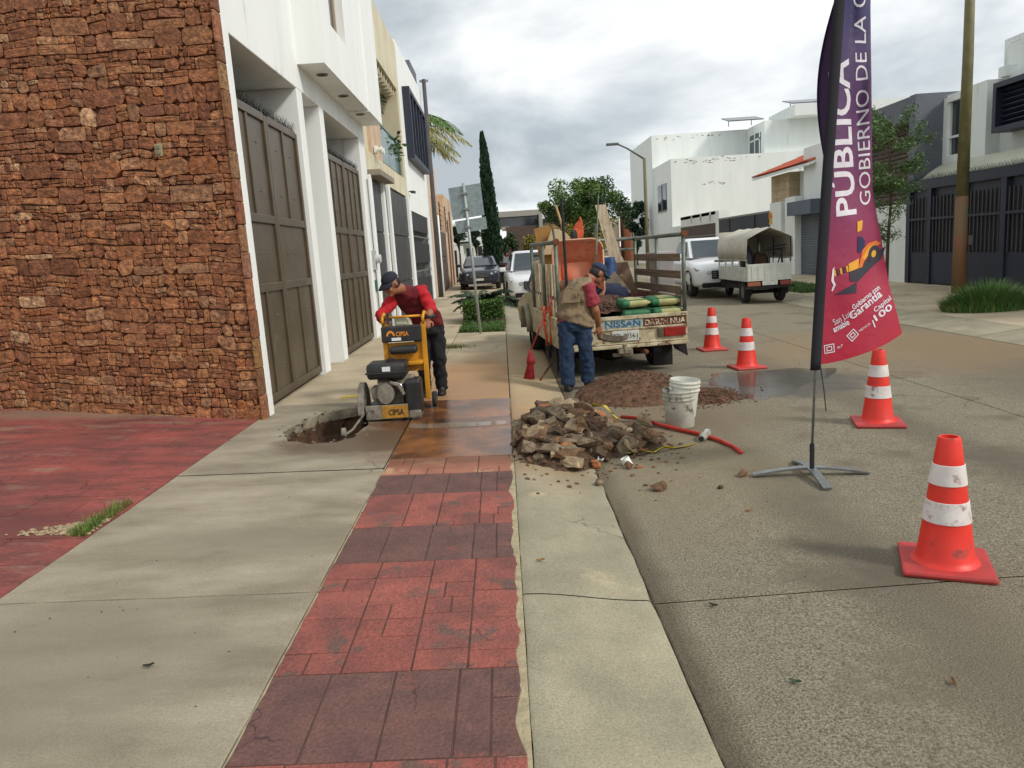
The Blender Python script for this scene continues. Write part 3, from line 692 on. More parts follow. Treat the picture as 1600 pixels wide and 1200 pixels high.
def second_white_house():
    X = -2.6; h = thing('white_bay_house', 'white house with a dark framed bay window and black gate', 'house', (X,26,0)); m = MB()
    m.box(-7,X,22.6,29.6,3.02,7.7); m.box(-3.2,X,22.6,23.2,-.2,3.02); m.box(-3.2,X,28.35,29.6,-.2,3.02); m.build('wall', m_white, h, W=True)
    MB().box(-6.9,-2.7,27.4,29.5,7.7,8.3).build('roof_parapet', m_greyp, h, W=True)
    fr = MB(); fr.box(X,-2.38,23.4,28.2,4.55,4.68); fr.box(X,-2.38,23.4,28.2,6.48,6.6); fr.box(X,-2.38,23.4,23.55,4.68,6.48); fr.box(X,-2.38,28.05,28.2,4.68,6.48)
    fr.build('window_frame', m_navy, h, W=True)
    MB().box(X+.02,-2.5,23.55,28.05,4.68,6.48).build('window_glass', m_glass, h, W=True)
    for i in range(4): MB().box(-2.52,-2.40,24.4+i*.9,24.5+i*.9,4.68,6.48).build('mullion', m_navy, h, W=True)
    g = thing('ornamental_gate', 'black steel gate with two bands of open bars under the bay window', 'gate', (X,25.8,.06)); 
    for za, zb in ((.08,.95),(1.45,2.1),(2.45,3.0)): MB().box(X-.06,X-.03,23.22,28.33,za,zb).build('sheet', m_black, g, W=True)
    for za, zb in ((.95,1.45),(2.1,2.45)):
        for k in range(16): MB().box(X-.055,X-.035,23.4+k*.31,23.44+k*.31,za,zb).build('bar', m_black, g, W=True)
        MB().box(X-.03,X-.01,23.22,28.33,(za+zb)/2-.02,(za+zb)/2+.02).build('rail', m_alu, g, W=True)
    MB().box(-3.2,-2.9,23.2,28.3,-.2,3.0).build('inner_wall', m_inner, h, W=True)
    c = thing('wall_camera', 'small black security camera on the white wall under the bay window', 'camera', (X,22.95,3.55))
    MB().beam((0,0,0),(.14,0,0),.03,.03).build('arm', m_black, c); MB().beam((.1,-.1,-.02),(.16,.12,-.02),.07,.07).build('body', m_black, c)
    p = thing('utility_pole', 'grey brown utility pole standing against the white and beige houses', 'pole', (-2.42,29.3,.05))
    MB().tube([(0,0,0),(0,0,8.0)],[.095,.07],14).build('shaft', M('pole_concrete', srgb(84,80,80), srgb(70,66,68), scale=3), p, smooth=True)
    MB().tube([(.13,-.05,0),(.13,-.05,3.1)],.03,8).build('conduit', m_white, p, smooth=True)
    MB().box(-.16,.16,-.03,.03,7.9,7.98).build('bracket', m_alu, p)
second_white_house()
def beige_house():
    X = -2.62; h = thing('beige_house', 'beige house beyond the utility pole with brown sheet gate', 'house', (X,36,0)); m = MB()
    m.box(-8,X-.6,30.0,41.2,2.8,6.1); m.box(-3.3,X,37.4,43.2,-.2,4.4); m.box(-3.2,X,30.0,31.0,-.2,2.9); m.box(-3.4,X,37.39,43.2,4.4,4.55)
    m.build('wall', m_beige, h, W=True)
    MB().box(X,X+.02,38.6,39.5,.0,3.4).build('door', M('brown_door', srgb(96,66,48)), h, W=True)
    MB().box(X,X+.02,40.4,41.4,.0,3.9).build('recess_panel', M('brown_recess', srgb(120,86,64)), h, W=True)
    panel_gate('brown sheet gate of the beige house with a scroll band', [(31.0,37.35,6)], .05, 2.72, X, M('brown_sheet', srgb(98,84,76), srgb(84,72,64), scale=2, rough=.6), (.5,.58), [], m_beige, 'sheet_gate')
    e = thing('electric_fence', 'black electric fence posts and wires on the beige house wall', 'fence', (X,37.8,4.4))
    for y in (31.2,34.3,37.6):
        MB().tube([(X+.02,y,2.75),(X+.02,y,4.0)],.025,6).build('fence_post', m_black, e, W=True)
        for k in range(5): MB().box(X-.02,X+.08,y-.03,y+.03,2.95+k*.22,2.98+k*.22).build('insulator', m_black, e, W=True)
    for k in range(5): MB().tube([(X+.05,31.2,2.97+k*.22),(X+.05,37.6,2.97+k*.22)],.006,4).build('wire', m_black, e, W=True)
beige_house()
# ================================================================ RIGHT SIDE OF THE STREET
m_wh2 = M('weathered_white', srgb(230,234,230), srgb(220,225,221), scale=.8, rough=.8, bump=.1, bscale=60, c3=srgb(208,210,202), s3=1.5, p3=.64, stretch=(2.2,2.2,.3))
m_bgrey = M('blue_grey_steel', srgb(92,102,114), srgb(82,92,104), scale=1.5, rough=.6)
m_tile = M('clay_tile', srgb(196,92,56), srgb(168,74,46), scale=4, rough=.8, rnd=.12)
m_cant = M('cantera_stone', srgb(196,176,146), srgb(178,156,124), scale=3, rough=.85, rnd=.06)
m_flake = M('flaked_plaster', srgb(156,152,140), srgb(130,126,114), scale=14, rough=.95)
m_brn = M('brown_slat', srgb(84,66,58), srgb(70,54,48), scale=3, rough=.7, rnd=.06)
def gate_bars(g, x, y0, y1, z0, z1, pitch, mat, name='bar', wd=.035):
    n_ = int((y1-y0)/pitch); me = None
    for i in range(n_):
        y = y0+(i+.5)*(y1-y0)/n_
        if me is None: o = MB().box(-.02,.02,-wd/2,wd/2,0,z1-z0).build(name, mat, g); me = o.data
        else: o = bpy.data.objects.new(name, me); COL.objects.link(o); o.parent = g
        o.location = Vector((x,y,z0))-g.location
def fence_house():
    X = 11.0
    f = thing('bar_fence', 'long charcoal steel bar fence with spikes and solid foot panels', 'fence', (X,16.5,.06)); y0, y1 = 9.0, 20.65; z0 = .09
    ys = [9.0,10.7,12.3,13.6,15.2,16.7,18.2,19.6,20.6]
    for y in ys: MB().box(X-.04,X+.06,y-.09,y+.09,z0,2.66).build('fence_post', m_navy, f, W=True)
    for i in range(len(ys)-1):
        a, b = ys[i]+.09, ys[i+1]-.09
        MB().box(X+.0,X+.03,a,b,z0+.02,.9).build('foot_panel', m_navy, f, W=True)
        MB().box(X+.05,X+.08,a,b,.9,2.5).build('screen_panel', m_navy, f, W=True)
        gate_bars(f, X, a, b, .9, 2.3, .14, m_gate2)
    MB().box(X-.05,X+.07,y0,y1,2.5,2.72).build('top_rail', m_navy, f, W=True); MB().box(X-.045,X+.05,y0,y1,1.72,1.78).build('mid_rail', m_navy, f, W=True)
    sp = MB(); r = random.Random(2)
    for i in range(230):
        y = y0+i*(y1-y0)/230
        for s_ in (-1,1): sp.tube([(X,y,2.72),(X+s_*.06,y+r.uniform(-.03,.03),2.84+r.uniform(-.02,.03))],[.006,.002],3,False)
    stuff(sp.build('spike_strip', m_spike, f, W=True))
    h = thing('white_fenced_house', 'white house behind the charcoal fence with a dark box window', 'house', (11.9,17,0))
    m = MB(); xa = 11.9
    m.box(xa,17,20.55,21.4,0,4.82); m.box(xa,17,19.5,20.55,0,3.35); m.box(xa,17,19.5,20.55,4.7,4.88); m.box(xa,17,18.9,19.5,0,4.92); m.box(xa+.35,17,9,18.9,0,4.98); m.box(12.6,14.5,16.0,19.4,4.98,5.9)
    m.build('wall', m_wh2, h, W=True)
    MB().box(xa+.12,xa+.16,19.5,20.55,3.36,4.7).build('window_glass', m_glass, h, W=True)
    fr = MB(); 
    for y in (19.5,20.0,20.5): fr.box(xa+.06,xa+.12,y,y+.05,3.36,4.7)
    fr.box(xa+.055,xa+.125,19.5,20.55,3.78,3.84); fr.build('window_frame', m_wh2, h, W=True)
    b = MB(); b.box(xa-.15,xa+.36,9.5,18.45,3.62,3.74); b.box(xa-.15,xa+.36,9.5,18.45,4.62,4.74); b.box(xa-.15,xa+.36,18.33,18.45,3.74,4.62); b.build('box_window', m_navy, h, W=True)
    MB().box(xa+.1,xa+.3,9.5,18.3,3.74,4.62).build('louvre_back', m_black, h, W=True)
    for k in range(7): MB().obox((xa+.02,13.9,3.82+k*.12),(.12,8.8,.02),(0,.6,0)).build('louvre', m_navy, h, W=True)
    aw = thing('awning', 'pale curved awning above the charcoal fence', 'awning', (11.4,15,2.75)); a = MB(); vs = []; n_ = 9
    for y in (9.2,20.2):
        for k in range(n_): t_ = k/(n_-1); vs.append((11.05+.85*t_, y, 2.74+.42*math.sin(t_*math.pi/2)))
    a.add(vs, [(k,k+1,n_+k+1,n_+k) for k in range(n_-1)]); a.build('sheet', M('awning_sheet', srgb(206,206,186), srgb(188,192,170), scale=.7, rough=.4), aw, W=True, smooth=True, solid=.012)
    for y in (20.19,17.5,14.5,11.5): MB().tube([(11.05+.85*q/8,y,2.725+.42*math.sin(q/8*math.pi/2)) for q in range(9)],.015,6).build('rib', m_alu, aw, W=True)
    t = thing('roof_tank', 'pale water tank on the roof of the fenced white house', 'tank', (13.3,18.2,5.9))
    MB().lathe([(.5,0),(.52,.1),(.52,.45),(.42,.6),(.2,.68)], (0,0,0), 24).build('body', m_wh2, t, smooth=True, angle=50); MB().lathe([(.2,.66),(.2,.74),(.05,.76)], (0,0,0), 16).build('lid', m_alu, t)
    an = thing('roof_pipes', 'thin bent pale pipes rising from the roof of the fenced white house', 'pipe', (12.2,18.7,4.95))
    MB().tube([(0,0,0),(-.02,0,.5),(.05,0,.72),(.3,0,.8)],.02,8).build('bent_pipe', m_wh2, an, smooth=True); MB().tube([(.12,.1,0),(.1,.1,.35),(.02,.1,.6)],.015,8).build('bent_pipe', m_wh2, an, smooth=True); MB().box(-.05,.2,-.1,.2,-.02,.22).build('pipe_box', m_wh2, an)
fence_house()
def grey_house():
    h = thing('grey_house', 'dark grey house with brown slatted upper front behind the flag', 'house', (11.15,23,0)); X = 11.15; m = MB()
    m.box(X,17,20.7,21.0,2.2,5.0); m.box(X,17,21.0,26.2,4.35,4.98); m.box(X+.45,17,21.0,26.2,2.2,4.35); m.box(X,X+.45,25.9,26.2,2.2,4.35); m.build('wall', m_greyp, h, W=True)
    for k in range(17): MB().box(X+.36,X+.44,21.0,25.9,2.25+k*.125,2.35+k*.125).build('slat', m_brn, h, W=True)
    MB().box(11.0,11.4,20.7,26.2,0,2.2).build('garden_wall', m_wh2, h, W=True)
grey_house()
def roller_house():
    h = thing('roller_door_house', 'pale house with a blue grey roller door beside the flag', 'house', (11,28,0)); m = MB()
    m.box(10.9,11.4,28.35,29.35,0,2.95); m.box(10.95,11.4,29.9,31.1,0,2.85); m.box(11.2,16,26.2,28.3,2.7,4.6); m.box(11.3,16,29.35,29.9,0,2.6); m.build('wall', m_wh2, h, W=True)
    MB().box(10.6,11.25,26.2,28.34,2.24,2.72).build('canopy', m_bgrey, h, W=True); MB().box(11.2,11.3,29.35,29.9,1.9,2.6).build('panel', m_bgrey, h, W=True)
    for k in range(26): MB().box(11.12,11.165,26.25,28.33,.05+k*.085,.125+k*.085).build('slat', m_bgrey, h, W=True, bev=.012)
    s = thing('round_sign', 'small yellow and red sign on the pale pier by the blue gate', 'sign', (10.94,31.0,2.25)); 
    MB().lathe([(.17,0),(.17,-.02)], (0,0,.1), 20, 'x').build('plate', M('sign_yellow', srgb(222,170,40)), s); MB().lathe([(.09,-.021),(.09,-.028)], (0,0,.1), 16, 'x').build('emblem', M('sign_red', srgb(190,60,40)), s); MB().box(-.02,-.001,-.12,.12,-.22,-.09).build('tab', M('sign_yellow', (0,0,0)), s)
roller_house()
def tile_house():
    h = thing('tiled_house', 'house with orange clay tile roof and beige stone front', 'house', (11.5,30.5,0)); m = MB()
    m.box(11.9,16,27.4,30.45,2.4,3.95); m.box(12.4,16,30.45,33.2,2.4,4.0); m.build('wall', m_wh2, h, W=True)
    for i in range(4):
        for k in range(5): MB().box(11.5+(.001*((i+k)%2)),12.38,30.5+i*.5,30.99+i*.5,2.4+k*.32,2.71+k*.32).build('stone_block', m_cant, h, W=True)
    MB().box(11.86,11.9,28.55,29.6,2.9,3.9).build('window_glass', M('green_glass_dark', srgb(40,62,56), rough=.1), h, W=True)
    f = MB(); 
    for y in (28.52,29.05,29.57): f.box(11.83,11.87,y,y+.05,2.87,3.9)
    f.build('window_frame', m_wh2, h, W=True)
    rp = MB(); rp.add([(10.95,27.2,4.02),(10.95,33.2,4.02),(15.5,33.2,5.6),(15.5,27.2,5.6)]+[(10.95,27.2,3.92),(10.95,33.2,3.92),(15.5,33.2,5.5),(15.5,27.2,5.5)], [(0,1,2,3),(7,6,5,4),(0,4,5,1),(1,5,6,2),(2,6,7,3),(3,7,4,0)]); rp.build('roof', m_wh2, h, W=True)
    me = None
    for i in range(26):
        for k in range(7):
            if me is None:
                mb = MB(); prof = [(math.cos(a)*.12, math.sin(a)*.07) for a in [math.pi*q/6 for q in range(7)]]
                mb.loft([[(0+s_*.68, -px, pz+s_*.236+ (0 if s_ else .02)) for px, pz in prof] for s_ in (0,1)], closed=False, caps=False); o = mb.build('roof_tile', m_tile, h); me = o.data
            else: o = bpy.data.objects.new('roof_tile', me); COL.objects.link(o); o.parent = h
            o.location = Vector((10.9+k*.64, 27.32+i*.23, 4.0+k*.222+.01))-h.location
tile_house()
def blue_gate_lot():
    X = 11.0
    g = thing('blue_gate', 'navy blue sheet gate between white piers behind the small canvas truck', 'gate', (X,34.9,0))
    for k in range(4): MB().box(X-.03,X,31.25+k*1.81,31.25+(k+1)*1.81-.02,.05,2.5).build('panel', m_navy, g, W=True)
    for y in (33.06,36.68): MB().box(X-.06,X-.03,y-.06,y+.06,.05,2.5).build('stile', m_black, g, W=True)
    MB().box(X-.05,X,31.2,38.5,2.5,2.58).build('top_rail', m_alu, g, W=True)
    w_ = thing('garage_front', 'white garage front with three square vents above brown bands', 'garage', (X,43,0)); m = MB()
    m.box(X-.02,11.5,38.5,39.1,0,2.98)
    for a, b in ((39.1,40.0),(40.3,41.9),(42.2,43.9),(44.2,46.7)): m.box(X,11.4,a,b,2.5,2.98)
    m.box(X,11.4,39.1,46.7,2.4,2.5); m.box(X,11.4,39.1,46.7,2.82,3.0); m.box(X,11.4,46.7,49.4,0,2.5); m.build('wall', m_wh2, w_, W=True)
    MB().box(X+.25,X+.3,39.1,46.7,2.45,2.9).build('vent_backing', m_black, w_, W=True)
    for k in range(4): MB().box(X-.02,X+.05,39.12,46.65,.08+k*.59,.60+k*.59).build('brown_band', m_brn, w_, W=True)
    MB().box(X+.06,X+.1,39.12,46.65,.06,2.4).build('gate_back', m_alu, w_, W=True)
    h = thing('peeling_white_house', 'large plain white house with flaking plaster below the parapet', 'house', (11,52,0)); m = MB()
    m.box(11.12,24,49.5,55,0,6.75); m.box(11.05,26,55,64,0,9.0); m.box(17.8,26,51.5,55,6.75,9.0); m.box(19.3,28,50.2,54.95,9.0,9.7)
    m.build('wall', m_wh2, h, W=True)
    MB().box(11.08,11.125,50.9,53.6,3.7,5.4).build('window_glass', m_glass, h, W=True)
    f = MB(); f.box(11.04,11.1,50.85,53.65,3.62,3.7); f.box(11.04,11.1,52.2,52.3,3.7,5.4); f.build('window_frame', m_alu, h, W=True)
    MB().box(17.75,17.8,52.2,54.4,7.0,8.4).build('window_glass', m_glass, h, W=True)
    f = MB(); 
    for y in (52.2,53.2,54.3): f.box(17.7,17.76,y,y+.1,7.0,8.4)
    f.box(17.7,17.76,52.2,54.4,7.95,8.05); f.build('window_frame', m_wh2, h, W=True)
    r = random.Random(8)
    for (x0,x1,y,z) in ((11.4,16.8,49.5,6.5),(12.2,14.5,49.5,5.1),(11.4,16,55,8.75),(17,20,49.5,5.6)):
        for k in range(int((x1-x0)*7)):
            cx = r.uniform(x0,x1); cz = z+r.gauss(0,.07); w2 = r.uniform(.02,.15); n_ = 7
            MB().prism([(cx+math.cos(a*6.28/n_)*w2*r.uniform(.5,1), cz+math.sin(a*6.28/n_)*w2*.35*r.uniform(.4,1)) for a in range(n_)], y-.004, y+.002, 'xz').build('flaked_patch', m_flake, h, W=True)
    for k, (x, y, z) in enumerate(((20.5,51.5,9.75),(23.2,51.5,9.75),(17.2,54.2,9.3))):
        p = thing('solar_panel', ['dark solar panel on the roof edge next to its twin','dark solar panel furthest along the white roof','small dark solar panel above the roof window'][k], 'solar panel', (x,y,z), 0, 'solar panels on the white house')
        MB().obox((0,0,.3),(2.4,1.8,.06),(.25,0,0)).build('panel', M('solar_cells', srgb(60,66,78), rough=.25), p); MB().tube([(-.8,.5,-.1),(-.8,.5,.4)],.03,5).build('leg', m_alu, p); MB().tube([(.8,.5,-.1),(.8,.5,.4)],.03,5).build('leg', m_alu, p)
blue_gate_lot()
# street lamps
def lamps():
    p = thing('lamp_post', 'tall olive lamp post with rusty red foot by the grass clump', 'lamp post', (10.12,16.8,.06))
    m_ol = M('olive_paint', srgb(116,110,70), srgb(96,92,58), scale=5, rough=.6); 
    MB().tube([(0,0,2.1),(.02,0,5),(.0,0,8.4)],[.125,.105,.075],14).build('shaft', m_ol, p, smooth=True)
    MB().tube([(0,0,0),(0,0,2.1)],[.15,.125],14).build('foot', M('rusty_red_paint', srgb(130,88,62), srgb(106,98,64), scale=2.2, rough=.7, lo=.36, hi=.64), p, smooth=True)
    MB().tube([(0,0,8.3),(-.8,0,8.9),(-2.2,0,9.2)],[.06,.05,.04],10).build('arm', m_ol, p, smooth=True)
    MB().box(.1,.16,-.16,-.1,1.05,1.25).build('cover_plate', m_alu, p)
    q = thing('street_lamp', 'far street lamp with a long arm reaching over the road', 'street lamp', (7.95,41.6,.02))
    MB().tube([(0,0,0),(0,0,6.05)],[.11,.08],12).build('shaft', M('lamp_olive', srgb(110,106,76)), q, smooth=True)
    MB().tube([(0,0,6.0),(-.9,0,6.6),(-1.4,0,6.85)],[.055,.045,.04],8).build('arm', M('lamp_grey', srgb(96,98,96)), q, smooth=True)
    MB().bbox(-2.0,-1.35,-.13,.13,6.8,6.92,.03).build('lamp_head', M('lamp_grey', (0,0,0)), q)
lamps()
# ================================================================ END OF THE STREET
def far_houses():
    h = thing('brown_far_house', 'far house with a grey slab roof and brown front above the parked cars', 'house', (2,70,0)); m = MB()
    m.box(-.2,3.9,70,78,4.75,5.25); m.box(-.3,-.05,70,78,0,4.75); m.box(3.6,3.9,69.5,78,0,4.9); m.box(.2,.9,69.8,70,3.5,3.9); m.build('slab_frame', M('far_concrete', srgb(150,146,138)), h, W=True)
    MB().box(-.05,3.6,71,78,3.9,4.75).build('window_band', m_glass, h, W=True); MB().box(.6,3.58,69.7,71,1.3,3.85).build('brown_front', m_brn, h, W=True); MB().box(.3,3.95,69.2,70,.85,1.25).build('fascia', m_wh2, h, W=True); MB().box(.5,3.58,70.2,70.5,0,.85).build('garage_door', m_black, h, W=True)
    h = thing('tan_far_house', 'far tan house with a small window right of the brown house', 'house', (5,70,0))
    MB().box(3.95,8,70.5,78,0,4.1).build('wall', M('tan_paint', srgb(176,148,112)), h, W=True); MB().box(3.95,8,70.4,78,4.1,5.0).build('upper_wall', m_wh2, h, W=True); MB().box(4.3,5.1,70.45,70.5,2.4,3.6).build('window_glass', m_glass, h, W=True); MB().box(4.0,7.5,70.3,70.4,4.05,4.4).build('window_band', m_black, h, W=True)
    h = thing('white_far_house', 'far white house with dark doors behind the road sign', 'house', (-5,58,0)); m = MB(); m.box(-9,-1.1,58,66,0,4.0); m.box(-9,-2.8,57.2,58,0,2.3); m.build('wall', m_wh2, h, W=True)
    for x0, x1, z1 in ((-2.6,-2.1,2.1),(-1.75,-1.4,2.2),(-3.9,-3.3,2.0)): MB().box(x0,x1,57.1 if x0 < -2.8 else 57.9,57.2 if x0 < -2.8 else 57.99,0,z1).build('door', m_black, h, W=True)
    MB().box(-3.3,-2.0,57.3,57.9,2.45,2.6).build('porch_roof', m_black, h, W=True)
    h = thing('brick_red_tower', 'far terracotta block carrying a white water tank', 'house', (13,70,0)); MB().box(11.9,14.2,70,76,0,4.5).build('wall', M('terracotta_paint', srgb(158,98,66)), h, W=True); MB().box(12.2,13.4,69.95,70,.5,2.6).build('opening', m_brn, h, W=True)
    t = thing('water_tank', 'white water tank on the far terracotta block', 'tank', (12.7,70.8,4.5)); MB().lathe([(.42,0),(.46,.1),(.46,.9),(.36,1.2),(.15,1.36)], (0,0,0), 20).build('body', m_wh2, t, smooth=True, angle=50); MB().tube([(-.5,-.2,0),(-.5,-.2,1.5),(0,0,1.6)],.03,6).build('pipe', m_wh2, t)
    for k, (x0, x1, y, z, c) in enumerate(((8.2,11.5,74,4.2,m_cream),(-16,-9.2,56,4.5,m_cream),(-9,-3.4,44.2,3.6,m_beige),(15,24,70,5.0,m_cant))):
        h = thing('background_house', ['plain cream far house beside the terracotta block','cream far house behind the beige houses','low beige house past the sheet gate','stone coloured far house behind the white house'][k], 'house', ((x0+x1)/2,y,0)); MB().box(x0,x1,y,y+9,0,z).build('wall', c, h, W=True); MB().box(x0+.8,x0+1.8,y-.03,y,1.2,2.6).build('window_glass', m_glass, h, W=True); MB().box(x0-.1,x1+.1,y-.1,y+9.1,z,z+.15).build('roof_edge', m_wh2, h, W=True)
far_houses()
# ================================================================ VEGETATION
m_tree = M('tree_leaf', (1,1,1), rough=.65, attr='Col')
def leafq(mb, p, size, r, c, thin=.4):
    dv = Vector((r.gauss(0,1), r.gauss(0,1), r.gauss(0,.7))).normalized()*size*r.uniform(.6,1.3); sd = dv.cross(Vector((r.gauss(0,1), r.gauss(0,1), r.gauss(0,1)))).normalized()*size*thin
    k = r.uniform(.75,1.3); mb.cc = tuple(x*k for x in c); mb.quad(p-dv*.5, p+sd*.6, p+dv*.5, p-sd*.6)
def crown(mb, clumps, n, size, cols, r, thin=.4):
    for (c, rad) in clumps:
        col = r.choice(cols); rad = Vector(rad) if hasattr(rad, '__len__') else Vector((rad,)*3)
        for i in range(n):
            v = Vector((r.gauss(0,1), r.gauss(0,1), r.gauss(0,1))).normalized()*(r.random()**.45)
            leafq(mb, Vector(c)+Vector((v.x*rad.x, v.y*rad.y, v.z*rad.z)), size, r, col, thin)
m_bark = M('bark', srgb(92,76,60), srgb(66,54,42), scale=9, rough=.95, bump=.6, bscale=30)
GD = [srgb(*c) for c in ((52,78,34),(40,64,30),(66,90,38),(34,54,28))]; GY = [srgb(*c) for c in ((112,112,38),(92,100,36),(128,118,44),(74,88,34))]; GC = [srgb(*c) for c in ((34,66,42),(26,52,36),(44,78,46),(22,44,30))]
def big_tree(name, label, base, center, rad, ncl, n, size, cols, seed, trunk_r=.22, group=None):
    r = random.Random(seed); t = thing(name, label, 'tree', base, 0, group); cl = []; C = Vector(center)-Vector(base)
    for i in range(ncl):
        v = Vector((r.gauss(0,1), r.gauss(0,1), r.gauss(0,1))).normalized()*(r.random()**.4); cl.append((C+Vector((v.x*rad[0], v.y*rad[1], v.z*rad[2])), min(rad)*r.uniform(.26,.5)))
    b = MB(); fork = Vector((0,0,max(.4,(C.z-rad[2])*.8))); b.tube([(0,0,-.1),tuple(fork)],[trunk_r,trunk_r*.75],10)
    for c, rr in cl[:9]: b.tube([tuple(fork), tuple(fork.lerp(c,.5)+Vector((0,0,.15))), tuple(c)],[trunk_r*.5,trunk_r*.3,trunk_r*.08],6)
    b.build('trunk', m_bark, t, smooth=True)
    m = MB(); crown(m, cl, n, size, cols, r); m.build('crown', m_tree, t); return t
big_tree('shade_tree', 'large round dark green tree beyond the work truck', (5.3,46,0), (5.2,46,4.05), (2.6,2.2,1.45), 62, 230, .2, [srgb(74,104,44),srgb(58,86,38),srgb(90,118,50),srgb(48,74,34)], 4)
big_tree('yellow_bush', 'yellow green feathery bush below the big tree', (3.6,38,0), (3.3,38,2.0), (2.1,1.2,.9), 26, 220, .2, GY, 5, .1)
big_tree('garden_tree', 'dark rounded tree behind the road sign beside the white far house', (-2.9,54,0), (-2.9,54,2.9), (.75,.7,.7), 12, 160, .18, GC, 6, .08)
big_tree('garden_tree', 'slimmer dark tree next to the cypress by the white far house', (-1.7,53,0), (-1.7,53,2.8), (.5,.6,.9), 12, 160, .18, GC, 7, .08)
big_tree('hanging_tree', 'dull green tree just right of the cypress foot', (.35,44,0), (.35,44,1.9), (.65,.6,1.0), 14, 160, .2, [srgb(62,84,48),srgb(50,72,42)], 8, .08)
big_tree('distant_tree', 'dark tree in the gap left of the white house', (9.9,56,0), (9.9,56,3.4), (.9,.9,2.4), 20, 160, .25, GC, 9, .12)
def cypress():
    r = random.Random(1); t = thing('cypress', 'tall slim dark green cypress at the end of the pavement', 'tree', (-.42,40,0)); m = MB()
    for i in range(9500):
        z = 7.65*(r.random()**.8); k = z/7.65; rad = .50*min(1,(1-k)**.62*1.12)*(.85 if k < .06 else 1)+.03; a = r.uniform(0,6.28); q = rad*(r.random()**.3)*(1+.12*math.sin(a*5+z*4))
        p = Vector((math.cos(a)*q-.16*k*k, math.sin(a)*q, z)); dv = Vector((math.cos(a)*.35, math.sin(a)*.35, 1)).normalized()*r.uniform(.12,.3); sd = dv.cross(Vector((r.gauss(0,1),r.gauss(0,1),.1))).normalized()*.05
        c = r.choice(GC); kk = r.uniform(.7,1.3); m.cc = tuple(x*kk for x in c); m.quad(p-dv*.5, p+sd, p+dv*.5, p-sd)
    m.build('crown', m_tree, t); MB().tube([(0,0,-.1),(0,0,2),(-.1,0,6.5)],[.12,.1,.02],8).build('trunk', m_bark, t)
cypress()
def frond(mb, p0, d0, L, droop, nleaf, ll, r, cols, updir=Vector((0,0,1))):
    P = Vector(p0); dd = Vector(d0).normalized(); st = L/nleaf; pts = []
    for i in range(nleaf):
        pts.append(P.copy()); dd = (dd+Vector((0,0,-droop/nleaf))).normalized(); P = P+dd*st
        side = dd.cross(Vector((0,0,1))); side = side.normalized() if side.length > .01 else Vector((1,0,0)); t_ = i/nleaf; l2 = ll*(math.sin(math.pi*min(1,t_*.85+.12)))
        c = r.choice(cols); k = r.uniform(.8,1.25); mb.cc = tuple(x*k for x in c)
        for s_ in (-1,1):
            tip = P+side*s_*l2*r.uniform(.7,1)+dd*l2*.5+Vector((0,0,-l2*r.uniform(.1,.8))); mb.quad(P, P+dd*.02+(tip-P)*.5+Vector((0,0,.012)), tip, P+(tip-P)*.5-dd*.03)
    pts.append(P.copy()); mb.tube(pts, [.022*(1-.8*i/nleaf)*max(.4,L/2) for i in range(len(pts))], 5, False)
def palm():
    r = random.Random(9); t = thing('palm_tree', 'palm with drooping green and yellow fronds over the beige house', 'tree', (-3.9,33.2,6.0))
    MB().tube([(0,0,-6),(0,0,1.1)],[.2,.16],12).build('trunk', m_bark, t, smooth=True)
    PG = [srgb(96,128,62),srgb(78,112,54),srgb(120,142,78)]; PY = [srgb(156,150,84),srgb(130,132,66),srgb(182,168,104),srgb(100,120,58)]
    spec = [((1,-.5,1.0),2.9,1.9,PG),((1,.2,.9),3.0,1.8,PG),((1,-.2,.25),3.3,1.1,PY),((1,-.6,.3),3.0,1.3,PY),((1,.5,1.3),2.8,2.0,PG),((1,-.35,-.1),3.0,.8,PY),((1,.1,-.25),2.8,.7,PY),((.4,-1,.6),2.2,1.8,PG),((-1,-.3,.8),2.4,1.6,PG),((-.6,.8,.9),2.4,1.7,PG),((.3,1,.9),2.4,1.7,PG),((1,.6,.2),2.6,1.4,PY),((0,0,1),2,1.2,PG)]
    for d0, L, dr, cols in spec:
        f = MB(); frond(f, (0,0,1.0), d0, L, dr, 60, .75, r, cols); f.build('frond', m_tree, t)
palm()
